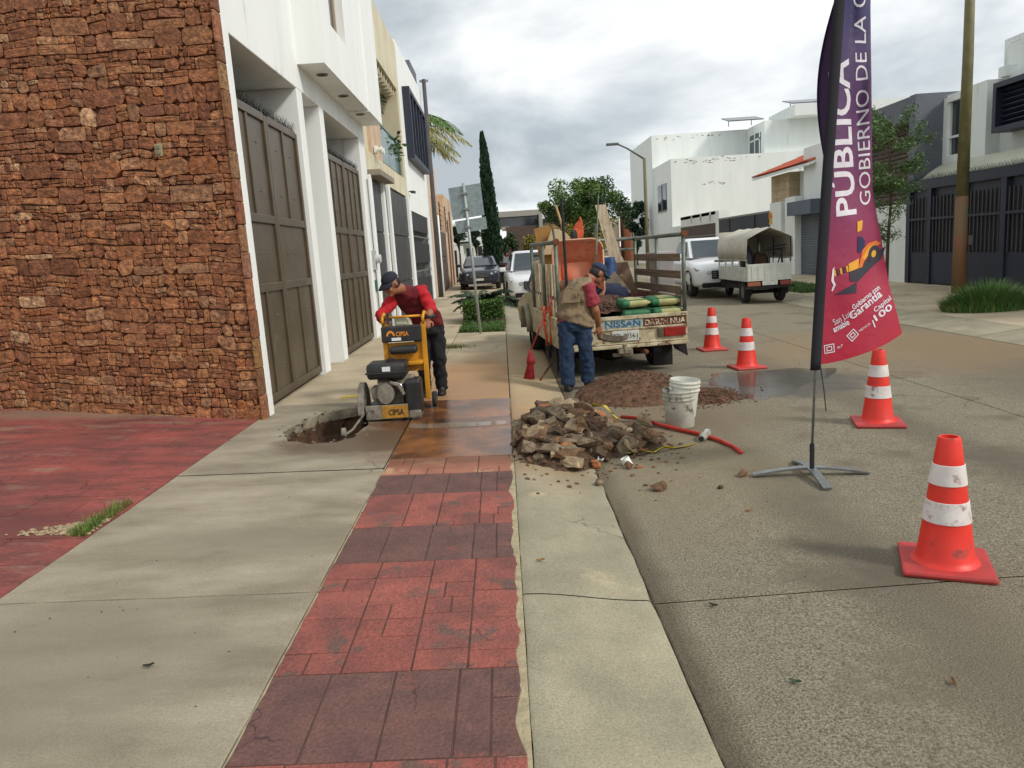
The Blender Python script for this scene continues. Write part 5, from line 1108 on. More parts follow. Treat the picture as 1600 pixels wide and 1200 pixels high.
# ---- parked cars
def car(label, name, cat, loc, rz, paint, L=4.4, W=1.82, Hr=1.62, pickup=False, hood=1.02, plate=True, group='cars parked along the street'):
    c = thing(name, label, cat, loc, rz, group); w_ = W/2; f = -L/2
    def half(y, wb, zb, wm, zm, ws, zs, wt, zt): p = [(wb,zb),(wm,zb+.12),(wm,zm),(ws,zs),(wt,zt)]; return [(x,y,z) for x,z in p]+[(-x,y,z) for x,z in reversed(p)]
    S_ = [(f,.72,.34,.80,.6,.78,.74,.6,.80),(f+.12,.84,.26,.92,.62,.90,.80,.68,.88),(f+.45,.88,.24,.99,.7,.96,.90,.74,hood-.06),(f+1.0,.9,.24,1,.74,.97,.96,.78,hood),(f+1.35,.9,.24,1,.76,.97,.99,.8,hood+.06),(0,.9,.24,1,.78,.98,1.0,.82,hood+.07),(L/2-.6,.9,.26,1,.78,.98,1.02,.82,hood+.07),(L/2-.1,.86,.32,.96,.76,.94,1.0,.8,hood+.02),(L/2,.8,.4,.9,.74,.88,.94,.72,hood-.05)]
    mb = MB(); mb.loft([half(y,a*w_,zb,b*w_,zm,cc*w_,zs,e_*w_,zt) for y,a,zb,b,zm,cc,zs,e_,zt in S_]); mb.build('body', paint, c, smooth=True, sub=2)
    g = MB(); ye = .9 if pickup else L/2-.25; zr = Hr
    R_ = [(f+1.2,.80,hood+.02,.80,hood+.03),(f+1.95,.86,hood+.03,.66,zr-.03),(f+2.4,.86,hood+.03,.67,zr),(ye-.6,.86,hood+.03,.66,zr-.01),(ye-.15,.84,hood+.03,.62,zr-.08),(ye,.80,hood+.03,.74,hood+.05)]
    g.loft([[(a*w_,y,z0),(a*w_*.99,y,z0+.02),(b*w_*1.05,y,max(z0+.025,z1-.06)),(b*w_*.9,y,max(z0+.03,z1)),(-b*w_*.9,y,max(z0+.03,z1)),(-b*w_*1.05,y,max(z0+.025,z1-.06)),(-a*w_*.99,y,z0+.02),(-a*w_,y,z0)] for y,a,z0,b,z1 in R_]); g.build('cabin', paint, c, smooth=True, angle=35)
    n1 = MB(); k = .004
    n1.add([(-.74*w_,f+1.19-k*6,hood+.05),(.74*w_,f+1.19-k*6,hood+.05),(.62*w_,f+1.90-.02,zr-.075),(-.62*w_,f+1.90-.02,zr-.075)],[(0,1,2,3)]); n1.build('windscreen', m_glass, c, solid=.01)
    for s_ in (-1,1):
        q = MB(); q.add([(s_*(.865*w_),f+1.6,hood+.07),(s_*(.865*w_),ye-.3,hood+.07),(s_*(.715*w_),ye-.6,zr-.09),(s_*(.715*w_),f+2.05,zr-.09)],[(0,1,2,3)]); q.build('side_window', m_glass, c, solid=.012)
        MB().bbox(s_*w_*.98-.02*0+(0 if s_ > 0 else -.2), s_*w_*.98+(.2 if s_ > 0 else 0), f+1.5,f+1.62,hood+.02,hood+.16,.03).build('mirror', paint, c)
        hl = MB(); hl.add([(s_*.50*w_,f+.02,.74),(s_*.88*w_,f+.16,.80),(s_*.93*w_,f+.42,.87),(s_*.90*w_,f+.25,.72),(s_*.55*w_,f+.0,.66)],[(0,1,2,3,4)]); hl.build('headlight', M('headlamp', srgb(150,158,164), rough=.1, spec=.8), c, solid=.05)
        for y in (f+.85, L/2-.85):
            wheel(c, (s_*(w_-.12),y,.34), .34, .22)
            ar = MB(); n_ = 11; ar.loft([[(s_*(w_-.005+.02*q),y+math.cos(math.pi*k2/(n_-1))*(.40+.04*q),.34+math.sin(math.pi*k2/(n_-1))*(.40+.04*q)) for k2 in range(n_)] for q in (0,1)], closed=False, caps=False); ar.build('wheel_arch', m_under, c, solid=.02)
    MB().bbox(-.50*w_,.50*w_,f-.03,f+.06,.52,.76,.03).build('grille', m_black, c)
    for z in (.58,.64,.70): MB().box(-.48*w_,.48*w_,f-.04,f-.028,z,z+.014).build('grille_bar', m_chrome, c)
    MB().bbox(-.78*w_,.78*w_,f-.02,f+.1,.28,.42,.03).build('lower_intake', m_under, c); MB().bbox(-.55*w_,.55*w_,f-.05,f+.05,.25,.29,.012).build('skid_bar', m_alu, c)
    if plate: MB().box(-.17,.17,f-.055,f-.045,.42,.52).build('number_plate', m_pl, c)
    if pickup:
        MB().box(-w_*.93,w_*.93,ye+.05,L/2,.95,1.12).build('bed_side', paint, c, bev=.02)
    return c
m_wcar = M('white_car_paint', srgb(222,224,226), rough=.28, coat=.6); m_dcar = M('dark_car_paint', srgb(30,38,52), rough=.25, coat=.7); m_rcar = M('red_car_paint', srgb(130,26,30), rough=.25, coat=.6)
car('white sport utility car parked facing us ahead of the work truck', 'parked_suv', 'car', (1.02,25.0,-.04), .03, m_wcar, 4.5, 1.9, 1.66)
car('dark blue sport utility car parked behind the sago palm', 'parked_suv', 'car', (-1.02,36.1,.02), 0, m_dcar, 4.4, 1.84, 1.5)
car('red car just visible between the dark and the white parked cars', 'parked_car', 'car', (.75,43,-.04), 0, m_rcar, 4.2, 1.75, 1.5)
car('white double cab pickup parked behind the small canvas truck', 'parked_pickup', 'pickup', (6.32,23.9,-.03), .0, m_wcar, 5.2, 1.86, 1.68, True, 1.08)
def cargo_trike():
    t = thing('canvas_truck', 'small white cargo trike with a pale canvas cover and rusty tailgate', 'truck', (6.55,18.7,-.05), .0)
    W = .54; m_w = M('chipped_white_paint', srgb(206,208,200), srgb(186,188,180), scale=5, rough=.6, c3=srgb(96,62,44), s3=9, p3=.66)
    MB().box(-W,W,0,2.4,.53,.57).build('bed_floor', m_under, t); MB().box(-W,W,-.03,.0,.55,.97).build('tailgate', m_w, t, bev=.01)
    for k in range(6): MB().box(-W+.1+k*.16,-W+.14+k*.16,-.04,-.03,.6,.92).build('tailgate_rib', m_w, t)
    for s_ in (-1,1):
        MB().box(s_*W-.015,s_*W+.015,0,2.4,.55,.9).build('side_panel', m_w, t)
        for k in range(14): MB().box(s_*(W+.02)-.012,s_*(W+.02)+.012,.06+k*.17,.11+k*.17,.57,.88).build('side_rib', m_w, t)
        for k in range(5): MB().box(s_*W-.012,s_*W+.012,.0+k*.59,.06+k*.59,.9,1.1).build('stake', m_w, t)
        MB().box(s_*W-.014,s_*W+.014,0,2.4,1.06,1.1).build('top_rail', m_w, t)
        for y in (.01,1.2,2.38): MB().tube([(s_*W,y,1.0),(s_*W,y,1.6)],.016,6).build('hoop_post', m_black, t)
    cv = MB(); ys = [-.06+2.5*k/12 for k in range(13)]; rings = []
    for y in ys:
        sag = .02*math.sin(y*9); rings.append([(-W-.03+.012*math.sin(y*11),y,1.1),(-W-.035,y,1.35),(-W-.01,y,1.6+sag),(-.28,y,1.73+sag),(0,y,1.84+sag*.5),(.28,y,1.73+sag),(W+.01,y,1.6+sag),(W+.035,y,1.35),(W+.03,y,1.1)])
    cv.loft([r_ for r_ in rings], closed=False, caps=False); cv.build('canvas_cover', M('pale_canvas', srgb(196,192,178), srgb(178,174,160), scale=3, rough=.85, bump=.3, bscale=14), t, smooth=True, solid=.012)
    MB().box(-W,W,2.38,2.4,1.0,1.8).build('front_curtain', M('pale_canvas', (0,0,0)), t)
    MB().bbox(-.18,.2,-.045,-.03,.44,.55,.01).build('number_plate', m_pl, t); MB().bbox(-W,-.22,-.05,0,.43,.53,.012).build('tail_lamp', M('dull_orange_lens', srgb(150,92,60)), t); MB().bbox(.26,W,-.05,0,.43,.53,.012).build('tail_lamp', M('dull_red_lens', srgb(130,58,52)), t)
    MB().box(-W-.05,W+.08,-.06,-.02,.37,.42).build('bumper', m_under, t)
    u = MB(); u.box(-.45,.45,.1,2.9,.34,.5); u.lathe([(.05,-.5),(.05,.5)], (0,.5,.26), 10, 'x'); u.build('chassis', m_under, t)
    for s_ in (-1,1): wheel(t, (s_*.44,.5,.27), .27, .16); MB().add([(s_*.36,.16,.46),(s_*.54,.16,.46),(s_*.54,.2,.2),(s_*.36,.2,.2)],[(0,1,2,3)]).build('mud_flap', m_under, t, solid=.01)
    wheel(t, (0,3.3,.27), .27, .12)
    MB().tube([(0,3.3,.27),(0,3.0,.9),(0,2.9,1.1)],.04,8).build('fork', m_under, t); MB().tube([(-.35,2.8,1.08),(0,2.95,1.1),(.35,2.8,1.08)],.016,8).build('handlebar', m_black, t); MB().bbox(-.18,.18,2.45,2.85,.55,.85,.04).build('saddle', m_black, t)
    MB().bbox(-.5,.5,3.0,3.15,.5,1.05,.05).build('front_shield', m_black, t)
    # things under the cover
    o = MB(); o.blob((0,0,0), (.22,.3,.32), 3, .4, 2, 3); b = tag(o.build('brown_bundle', M('brown_bundle', srgb(96,72,56), srgb(70,50,42), scale=6, rough=.9), smooth=True), 'brown bundle under the canvas cover of the trike', 'bundle'); b.location = (6.6,19.6,.85)
    o = MB(); o.blob((0,0,0), (.16,.25,.42), 3, .2, 2, 5); b = tag(o.build('dark_container', M('dark_container', srgb(48,52,60), rough=.5), smooth=True), 'dark container under the canvas next to the brown bundle', 'container'); b.location = (6.25,19.5,.95)
    bb = thing('folding_stand', 'dark metal folding stand sticking out under the canvas cover', 'stand', (6.85,18.9,.55)); 
    for a, b2 in (((-.3,0,.75),(.2,.05,.8)),((-.3,.1,.68),(.2,.1,.72)),((-.1,0,.1),(.15,.05,.75)),((.15,0,.1),(.1,.1,.7))): MB().tube([a,b2],.018,6).build('bar', m_black, bb)
cargo_trike()
# ================================================================ PEOPLE AND THE FLOOR SAW
FOLD = bpy.data.textures.new('folds', 'CLOUDS'); FOLD.noise_scale = .075; FOLD.noise_depth = 2
def rm(o, vox, smooth=4, fac=.5):
    m_ = o.modifiers.new('r', 'REMESH'); m_.mode = 'VOXEL'; m_.voxel_size = vox; m_.use_smooth_shade = True
    if vox > .0115: q = o.modifiers.new('d', 'DISPLACE'); q.texture = FOLD; q.strength = .062; q.mid_level = .5; q.texture_coords = 'LOCAL'
    if smooth: q = o.modifiers.new('s', 'SMOOTH'); q.iterations = smooth; q.factor = fac
    return o
def rings_along(mb, spec, n_=18):
    """spec: list of (center, axis_a vector, axis_b vector) ellipse rings"""
    mb.loft([[Vector(c)+Vector(a)*math.cos(2*math.pi*k/n_)+Vector(b)*math.sin(2*math.pi*k/n_) for k in range(n_)] for c, a, b in spec]); return mb
def ell(mb, c, r_, basis=None, seg=3):
    bm = bmesh.new(); bmesh.ops.create_icosphere(bm, subdivisions=seg, radius=1); B = basis or Matrix.Identity(3)
    for v in bm.verts: v.co = Vector(c)+B @ Vector((v.co.x*r_[0], v.co.y*r_[1], v.co.z*r_[2]))
    return mb.bm(bm)
def head_parts(body, c, f, up):
    """head into body mesh; f = facing dir, up = up dir"""
    f = Vector(f).normalized(); up = Vector(up); up = (up-f*up.dot(f)).normalized(); s_ = f.cross(up).normalized(); B = Matrix((s_, f, up)).transposed(); c = Vector(c)
    P = lambda x, y, z: c+B @ Vector((x,y,z))
    ell(body, P(0,-.012,.02), (.076,.096,.10), B); ell(body, P(0,.022,-.045), (.056,.07,.07), B); ell(body, P(0,.07,-.09), (.03,.026,.025), B)
    body.tube([P(0,.088,.012),P(0,.112,-.022),P(0,.094,-.034)],[.009,.015,.012],8)
    for q in (-1,1):
        ell(body, P(q*.078,-.012,-.005), (.012,.022,.032), B, 2); ell(body, P(q*.03,.084,.03), (.026,.014,.009), B, 2); ell(body, P(q*.042,.07,-.025), (.026,.022,.022), B, 2)
    ell(body, P(0,.088,-.058), (.022,.012,.006), B, 2); ell(body, P(0,.086,-.07), (.019,.011,.006), B, 2)
    return P, B
def hand(body, w, d_, up, curl=.6, size=1., flip=1):
    """w wrist, d_ pointing direction of the palm, up = back of the hand"""
    w = Vector(w); d_ = Vector(d_).normalized(); up = Vector(up); up = (up-d_*up.dot(d_)).normalized(); s_ = d_.cross(up)*flip; k = size
    rings_along(body, [(w, s_*.026*k, up*.02*k),(w+d_*.03*k, s_*.034*k, up*.018*k),(w+d_*.08*k, s_*.042*k, up*.015*k),(w+d_*.095*k, s_*.04*k, up*.012*k)], 12)
    for i, L in enumerate((.068,.078,.074,.058)):
        b = w+d_*.088*k+s_*(.031-.021*i)*k; a1 = d_; P = [b]; ang = 0
        for q in range(3):
            ang += curl*(.55 if q == 0 else .8); dd = d_*math.cos(ang)-up*math.sin(ang); P.append(P[-1]+dd*L*k*(.42,.33,.25)[q])
        body.tube(P, [.0092*k,.009*k,.0082*k,.006*k], 8)
    b = w+d_*.03*k+s_*.03*k; body.tube([b, b+s_*.025*k+d_*.025*k-up*.012*k, b+s_*.03*k+d_*.055*k-up*.028*k, b+s_*.02*k+d_*.075*k-up*.036*k], [.012*k,.0115*k,.010*k,.007*k], 8)
m_skin = M('skin', srgb(150,98,70), srgb(136,86,62), scale=9, rough=.55); m_hair = M('black_hair', srgb(22,19,18), rough=.7); m_eye = M('eye_dark', srgb(30,24,20), rough=.3)
def cap_mesh(P, mat, parent, off, logo=None):
    cm = MB(); rings = []
    for i in range(7):
        a = (math.pi/2)*i/6; rr = math.cos(a)**.75 if i < 6 else .02; rings.append([P(.084*rr*math.cos(t)-0, -.014+.104*rr*math.sin(t), .045+.085*math.sin(a)) for t in [2*math.pi*k/24 for k in range(24)]])
    cm.loft(rings); o = cm.build('cap', mat, parent, smooth=True, W=True)
    bm_ = MB(); vs = []; n_ = 11
    for j, (rr, dz) in enumerate(((1.0,.05),(1.35,.042),(1.75,.026))):
        for k in range(n_):
            t = math.pi*(.12+.76*k/(n_-1)); vs.append(P(.086*math.cos(t)*(1+.04*j), -.014+.102*math.sin(t)*rr if math.sin(t) > 0 else 0, dz-.012*j*math.cos(t)**2))
    bm_.add(vs, [(j*n_+k,j*n_+k+1,(j+1)*n_+k+1,(j+1)*n_+k) for j in range(2) for k in range(n_-1)]); bm_.build('peak', mat, o, smooth=True, solid=.006)
    v = o.data; pl = parent.location
    for ch in o.children:
        ch.data.transform(Matrix.Translation(-Vector(pl)))
    return o
def worker_red():
    root = thing('person', 'worker in a red long sleeved shirt and dark cap leaning over the floor saw', 'person', (-.9,8.6,.02)); body = MB()
    hipc = Vector((-.88,8.62,.86)); chest = Vector((-1.0,8.42,1.17)); neckb = Vector((-1.10,8.30,1.285)); hc = Vector((-1.20,8.17,1.345))
    P, B = head_parts(body, hc, (-.62,-.62,-.50), (-.30,-.30,.9))
    body.tube([neckb, hc+Vector((.03,.03,-.06))], [.058,.052], 12)
    SL = Vector((-.90,8.36,1.25)); EL = Vector((-.80,8.26,1.05)); HL = Vector((-.83,8.06,.945)); SR = Vector((-1.22,8.36,1.17)); ER = Vector((-1.36,8.22,1.0)); HR = Vector((-1.25,8.03,.945))
    body.tube([SL, EL, EL.lerp(HL,.5), HL], [.055,.044,.04,.027], 12); body.tube([SR, ER, ER.lerp(HR,.5), HR], [.055,.044,.038,.027], 12)
    hand(body, HL, (.02,-1,-.28), (0,-.3,1), .7, 1., -1); hand(body, HR, (.2,-1,-.28), (0,-.3,1), .7, 1., 1)
    rings_along(body, [(hipc, (.14,0,0), (0,.1,0)), (chest, (.16,.05,0), (-.03,.1,.04)), (neckb, (.06,.02,0), (-.02,.05,.02))])
    rm(body.build('body', m_skin, root, W=True), .0075, 3)
    for q in (-1,1): ell(MB(), P(q*.031,.083,.014), (.011,.008,.006), B, 2).build('eye', m_eye, root, W=True)
    hr = MB(); ell(hr, P(0,-.03,.0), (.08,.085,.075), B); hr.build('hair', m_hair, root, smooth=True, W=True)
    cp = cap_mesh(P, M('navy_cap', srgb(24,28,44), srgb(18,22,36), scale=30, rough=.8), root, None)
    lg = MB(); n_ = Vector(P(.0,0,0)); a, b, c_, d2 = P(.087,-.02,.062),P(.085,.02,.06),P(.078,.02,.086),P(.08,-.02,.088); lg.add([a,b,c_,d2],[(0,1,2,3)]); lg.build('cap_logo', m_wh2, root, W=True, solid=.004)
    # shirt: dark red torso, bright red sleeves
    sh = MB(); sa = (SL-SR).normalized(); 
    rings_along(sh, [(hipc+Vector((0,0,-.03)), (.175,.02,0), (0,.12,.0)), (hipc+Vector((-.01,-.03,.08)), (.17,.02,0), (0,.12,.02)), (hipc.lerp(chest,.55), (.175,.03,.02), (-.03,.125,.05)), (chest, sa*.195, (-.04,.12,.06)), (chest.lerp(neckb,.6), sa*.17, (-.03,.09,.05)), (neckb, sa*.075, (-.02,.055,.03))])
    ell(sh, SL+Vector((-.02,.01,0)), (.075,.075,.07)); ell(sh, SR+Vector((.02,.01,0)), (.075,.075,.07))
    rm(sh.build('shirt', M('dark_red_cloth', srgb(104,16,26), srgb(84,12,20), scale=7, rough=.9, bump=.4, bscale=14), root, W=True), .014, 4)
    for s_, e_, h_ in ((SL,EL,HL),(SR,ER,HR)):
        sl = MB(); mid = e_.lerp(h_,.3); sl.tube([s_+(s_-e_).normalized()*.03, s_.lerp(e_,.5), e_, mid], [.078,.07,.062,.055], 14); rm(sl.build('sleeve', M('bright_red_cloth', srgb(186,22,34), srgb(164,16,28), scale=6, rough=.85, bump=.3, bscale=16), root, W=True), .012, 5)
    tr = MB(); rings_along(tr, [(hipc+Vector((0,0,.06)), (.155,.02,0), (0,.11,0)), (hipc+Vector((0,0,-.06)), (.165,.02,0), (0,.125,0)), (hipc+Vector((0,0,-.12)), (.15,.0,0), (0,.11,0))])
    for dx, dy, kx in ((-.085,.0,-.01),(.075,.05,.01)):
        tr.tube([hipc+Vector((dx,dy,-.04)), hipc+Vector((dx+kx,dy-.03,-.40)), hipc+Vector((dx+kx,dy+.02,-.62)), Vector((hipc.x+dx+kx,hipc.y+dy+.03,.085))], [.105,.082,.072,.07], 14)
    rm(tr.build('trousers', M('black_cloth', srgb(22,22,26), srgb(16,16,20), scale=8, rough=.9, bump=.3, bscale=18), root, W=True), .014, 3)
    for dx, dy in ((-.095,.0),(.085,.05)):
        bt = MB(); x, y = hipc.x+dx, hipc.y+dy+.03; rings_along(bt, [((x,y,.15),(.05,0,0),(0,.055,0)),((x,y-.01,.08),(.05,0,0),(0,.07,0)),((x,y-.03,.03),(.05,0,0),(0,.11,0)),((x,y-.03,.005),(.05,0,0),(0,.115,0))]); ell(bt, (x,y-.1,.045), (.048,.07,.038)); rm(bt.build('boot', M('black_boot', srgb(26,24,24), rough=.6), root, W=True), .01, 2)
worker_red()
def worker_vest():
    G = -.07; root = thing('person', 'worker in a khaki vest, pink shirt and blue jeans stooping at the truck tailgate', 'person', (.8,8.9,G)); body = MB()
    hipc = Vector((.80,8.93,.76)); chest = Vector((.86,9.0,1.08)); neckb = Vector((1.0,9.1,1.235)); hc = Vector((1.15,9.16,1.275))
    P, B = head_parts(body, hc, (.80,.25,-.55), (.35,.1,.9))
    body.tube([neckb, hc+Vector((-.03,-.0,-.05))], [.06,.054], 12)
    SR = Vector((.985,8.86,1.15)); ER = Vector((1.06,8.84,.86)); HR = Vector((1.10,8.94,.68)); SL = Vector((.86,9.28,1.15)); EL = Vector((1.0,9.36,.9)); HL = Vector((1.1,9.2,.74))
    body.tube([SR, ER, ER.lerp(HR,.5), HR], [.055,.047,.042,.03], 12); body.tube([SL, EL, HL], [.055,.045,.03], 12)
    hand(body, HR, (.16,.25,-1), (.6,-.7,.0), .8, 1.05, 1); hand(body, HL, (.3,-.5,-.8), (1,0,0), .8, 1., -1)
    rings_along(body, [(hipc, (.15,0,0), (0,.11,0)), (chest, (.1,-.1,0), (.08,.1,.05)), (neckb, (.05,-.04,0), (.03,.05,.02))])
    rm(body.build('body', m_skin, root, W=True), .0075, 3)
    for q in (-1,1): ell(MB(), P(q*.031,.083,.014), (.011,.008,.006), B, 2).build('eye', m_eye, root, W=True)
    hr = MB(); ell(hr, P(0,-.03,.0), (.081,.086,.075), B); hr.build('hair', M('grey_black_hair', srgb(44,40,38), rough=.8), root, smooth=True, W=True)
    cap_mesh(P, M('blue_cap', srgb(36,54,84), srgb(28,42,68), scale=25, rough=.85), root, None)
    sh = MB(); sa = (SR-SL).normalized()
    rings_along(sh, [(hipc+Vector((0,0,-.01)), (.185,0,0), (0,.125,0)), (hipc.lerp(chest,.5), (.185,-.02,0), (.02,.13,.02)), (chest, (.13,-.14,.0), (.10,.11,.02)), (chest.lerp(neckb,.7), (.10,-.11,0), (.07,.08,.02)), (neckb, (.05,-.05,0), (.04,.045,.01))])
    for s_, e_ in ((SR,ER),(SL,EL)): sh.tube([s_-(e_-s_)*.1, s_.lerp(e_,.4), s_.lerp(e_,.78)], [.08,.078,.082], 14)
    rm(sh.build('shirt', M('pink_red_cloth', srgb(150,54,66), srgb(132,46,58), scale=6, rough=.9, bump=.3, bscale=14), root, W=True), .014, 4)
    vs_ = MB(); rings_along(vs_, [(hipc+Vector((.03,-.0,-.04)), (.215,-.02,-.07), (0,.15,0)), (hipc+Vector((.01,-.0,.06)), (.215,-.02,-.02), (0,.15,0)), (hipc.lerp(chest,.5), (.205,-.03,0), (.02,.15,.02)), (chest, (.155,-.15,.0), (.11,.135,.02)), (chest+Vector((.03,.03,.09)), (.12,-.135,.02), (.09,.11,.02)), (neckb+Vector((-.05,-.03,.0)), (.07,-.09,0), (.06,.07,.02))])
    m_kh = M('khaki_cloth', srgb(136,118,92), srgb(118,101,78), scale=5, rough=.95, bump=.5, bscale=12)
    vo = rm(vs_.build('vest', m_kh, root, W=True), .014, 3)
    pk = MB(); slabxy(pk, [(.66,8.775,.98),(.88,8.785,.98),(.90,8.80,1.12),(.70,8.785,1.13)], -.012); pk.build('back_pocket', m_kh, root, W=True)
    pr_ = MB(); put_text(pr_, 'SLP', .07, lambda u, v: (.79+u, 8.765, 1.03+v), True, .08); pr_.build('vest_print', M('vest_ink', srgb(70,60,48)), root, W=True)
    jn = MB(); rings_along(jn, [(hipc+Vector((0,0,.05)), (.165,0,0), (0,.12,0)), (hipc+Vector((0,0,-.07)), (.18,0,0), (0,.135,0)), (hipc+Vector((0,0,-.14)), (.165,0,0), (0,.12,0))])
    for x0, x1, y1 in ((.715,.69,8.82),(.90,.94,8.88)): jn.tube([(x0,8.93,.72),(x0+(x1-x0)*.6,8.88,.38),(x1,y1+.05,.18),(x1,y1+.05,.0)], [.112,.088,.083,.088], 14)
    rm(jn.build('jeans', M('blue_denim', srgb(30,54,84), srgb(20,38,62), scale=6, rough=.9, bump=.4, bscale=16), root, W=True), .014, 3)
    for x, y in ((.69,8.86),(.94,8.92)):
        bt = MB(); rings_along(bt, [((x,y,G+.12),(.05,0,0),(0,.06,0)),((x,y+.02,G+.07),(.052,0,0),(0,.09,0)),((x+.01,y+.05,G+.03),(.052,0,0),(0,.13,0)),((x+.01,y+.05,G+.004),(.052,0,0),(0,.135,0))]); rm(bt.build('boot', M('dark_boot', srgb(38,36,34), rough=.7), root, W=True), .01, 2)
    s_ = thing('shovel', 'steel shovel held by the worker in a vest against the tailgate', 'shovel', (1.12,8.95,.6)); bl = MB(); vs2 = []; n_ = 9
    for j in range(7):
        t = j/6
        for k in range(n_): a = -1+2*k/(n_-1); vs2.append((1.10+.36*t, 9.12-.10*a*(1-.6*t**2), .50+.05*a*a*(1-t*.5)-.05*math.sin(t*2.6)-.03*a*(1-.5*t*t)))
    bl.add(vs2, [(j*n_+k,j*n_+k+1,(j+1)*n_+k+1,(j+1)*n_+k) for j in range(6) for k in range(n_-1)]); bl.build('blade', M('worn_steel', srgb(96,82,64), srgb(70,58,44), scale=12, rough=.6, metal=.4), s_, W=True, smooth=True, solid=.005)
    MB().tube([(1.13,9.1,.50),(1.11,8.97,.60),(1.04,9.2,1.1)],.017,8).build('handle', M('tool_handle', (0,0,0)), s_, W=True)
worker_vest()
def floor_saw():
    t = thing('floor_saw', 'yellow walk-behind concrete floor saw with a black engine beside the pit', 'saw', (-1.16,7.45,.03), 0); t.scale = (.8,1,1)
    m_y = M('machine_yellow', srgb(214,150,22), srgb(190,130,20), scale=5, rough=.5, c3=srgb(120,100,70), s3=9, p3=.66); m_dust = M('dusty_metal', srgb(150,142,126), srgb(104,96,84), scale=10, rough=.85, c3=srgb(70,62,54), s3=8, p3=.6); m_k = M('engine_black', srgb(30,31,33), srgb(48,46,44), scale=8, rough=.45)
    # local frame: x right, -y towards us
    MB().box(-.34,.30,-.12,.5,.10,.14).build('deck', m_k, t, bev=.01)
    fb = MB().box(-.34,.18,-.16,-.12,.03,.17).build('front_plate', m_dust, t, bev=.006); MB().box(-.14,.18,-.1655,-.1602,.04,.165).build('sticker', M('sticker_yellow', srgb(206,144,30), srgb(150,112,50), scale=14, rough=.6), fb)
    tx = MB(); put_text(tx, 'CIPSA', .1, lambda u, v: (-.06+u, -.169, .07+v*.8), True, .19); tx.build('lettering', m_k, fb)
    # blade guard on the pit side
    gd = MB(); n_ = 15; arc = [(math.cos(math.pi*k/(n_-1)), math.sin(math.pi*k/(n_-1))) for k in range(n_)]
    prof = [(.2*c, .24*s_) for c, s_ in arc]
    gd.prism([(.06+p[0]*1.1, .08+p[1]*1.25) for p in prof], -.44, -.36, 'yz'); gd.build('blade_guard', m_dust, t, bev=.012)
    MB().lathe([(.005,-.005),(.19,-.005),(.19,.005),(.005,.005)], (-.40,.06,.08), 36, 'x').build('saw_blade', M('blade_steel', srgb(110,104,96), rough=.4, metal=.7), t)
    MB().tube([(-.36,-.1,.1),(-.46,-.4,.0),(-.5,-.52,-.01)],.013,8).build('guide_arm', m_dust, t, smooth=True); MB().lathe([(.02,-.02),(.045,-.02),(.045,.02),(.02,.02)], (-.52,-.56,.045-.03), 16, 'x').build('guide_wheel', m_dust, t)
    # engine
    e = MB(); e.bbox(-.24,.12,.0,.3,.14,.34,.03); e.bbox(-.2,.02,-.08,.22,.18,.40,.05); e.lathe([(.05,-.1),(.1,-.09),(.11,0),(.1,.03)], (-.08,-.06,.28), 20, 'y'); e.bbox(-.28,-.18,-.04,.12,.2,.34,.03); e.bbox(.02,.16,-.06,.08,.3,.40,.03); e.tube([(-.02,-.1,.38),(.08,-.12,.36),(.14,-.1,.26)],.022,8); 
    e.build('engine_block', m_dust, t, smooth=True, angle=35)
    for k in range(7): MB().box(-.2,.06,-.005,.31,.30+k*.016,.306+k*.016).build('cooling_fin', m_dust, t)
    ft = MB(); ft.bbox(-.30,.18,-.12,.22,.42,.575,.035); ft.build('fuel_tank', m_k, t, smooth=True); MB().lathe([(.045,.0),(.045,.03),(.03,.035)], (-.02,.05,.572), 18).build('fuel_cap', m_k, t); MB().box(-.10,.0,-.126,-.12,.50,.545).build('tank_label', m_wh2, t); MB().bbox(-.312,.192,-.132,.232,.475,.492,.006).build('tank_seam', m_k, t)
    MB().bbox(.1,.26,-.02,.2,.28,.42,.04).build('air_filter', m_dust, t); MB().tube([(-.02,-.06,.4),(.1,-.1,.36),(.15,-.1,.3)],.02,8).build('muffler_strap', m_chrome, t, smooth=True)
    bg_ = MB(); bg_.bbox(.16,.35,-.13,.12,.05,.40,.03); bg_.build('belt_guard', m_k, t); MB().lathe([(.055,0),(.05,.006)], (.265,-.126,.3), 18, 'y').build('guard_emblem', m_y, t); MB().box(.215,.265,-.124,-.12,.14,.28).build('guard_label', m_wh2, t); MB().bbox(.18,.34,-.15,.06,.02,.10,.02).build('belt_foot', m_dust, t)
    # frame and column
    for x in (-.12,.38): MB().beam((x,.32,.12),(x,.36,.92),.06,.05,(0,1,0)).build('upright', m_y, t, bev=.004)
    MB().box(-.09,.35,.35,.38,.42,.72).build('back_panel', m_y, t); MB().bbox(-.09,.35,.2,.4,.50,.54,.01).build('shelf', m_y, t)
    MB().bbox(-.05,.30,.18,.33,.62,.70,.03).build('water_pan', m_k, t); 
    pn = MB().bbox(-.15,.36,.26,.38,.74,.90,.012).build('control_panel', m_k, t)
    tx = MB(); put_text(tx, 'CIPSA', .065, lambda u, v: (.04+u, .257, .80+v), True, .16); tx.build('lettering', M('orange_letter', srgb(220,140,40)), pn)
    lg = MB(); lg.loft([[(-.03+rr*math.cos(a),.257-dz,.805+rr*math.sin(a)) for a in [math.pi*k/10 for k in range(11)]] for rr, dz in ((.055,0),(.032,0))], closed=False, caps=False); lg.build('arch_logo', M('orange_letter', (0,0,0)), pn)
    MB().box(-.02,.10,.2555,.2595,.755,.785).build('panel_label', m_wh2, pn)
    for x in (-.13,.39): MB().tube([(x,.36,.9),(x-.0,.30,.97),(x+.01,.40,1.02),(x+.01,.60,.99)],.02,8).build('handle_bracket', m_y, t, smooth=True)
    MB().tube([(-.13,.40,.985),(.39,.40,.985)],.013,8).build('cross_bar', m_y, t, smooth=True)
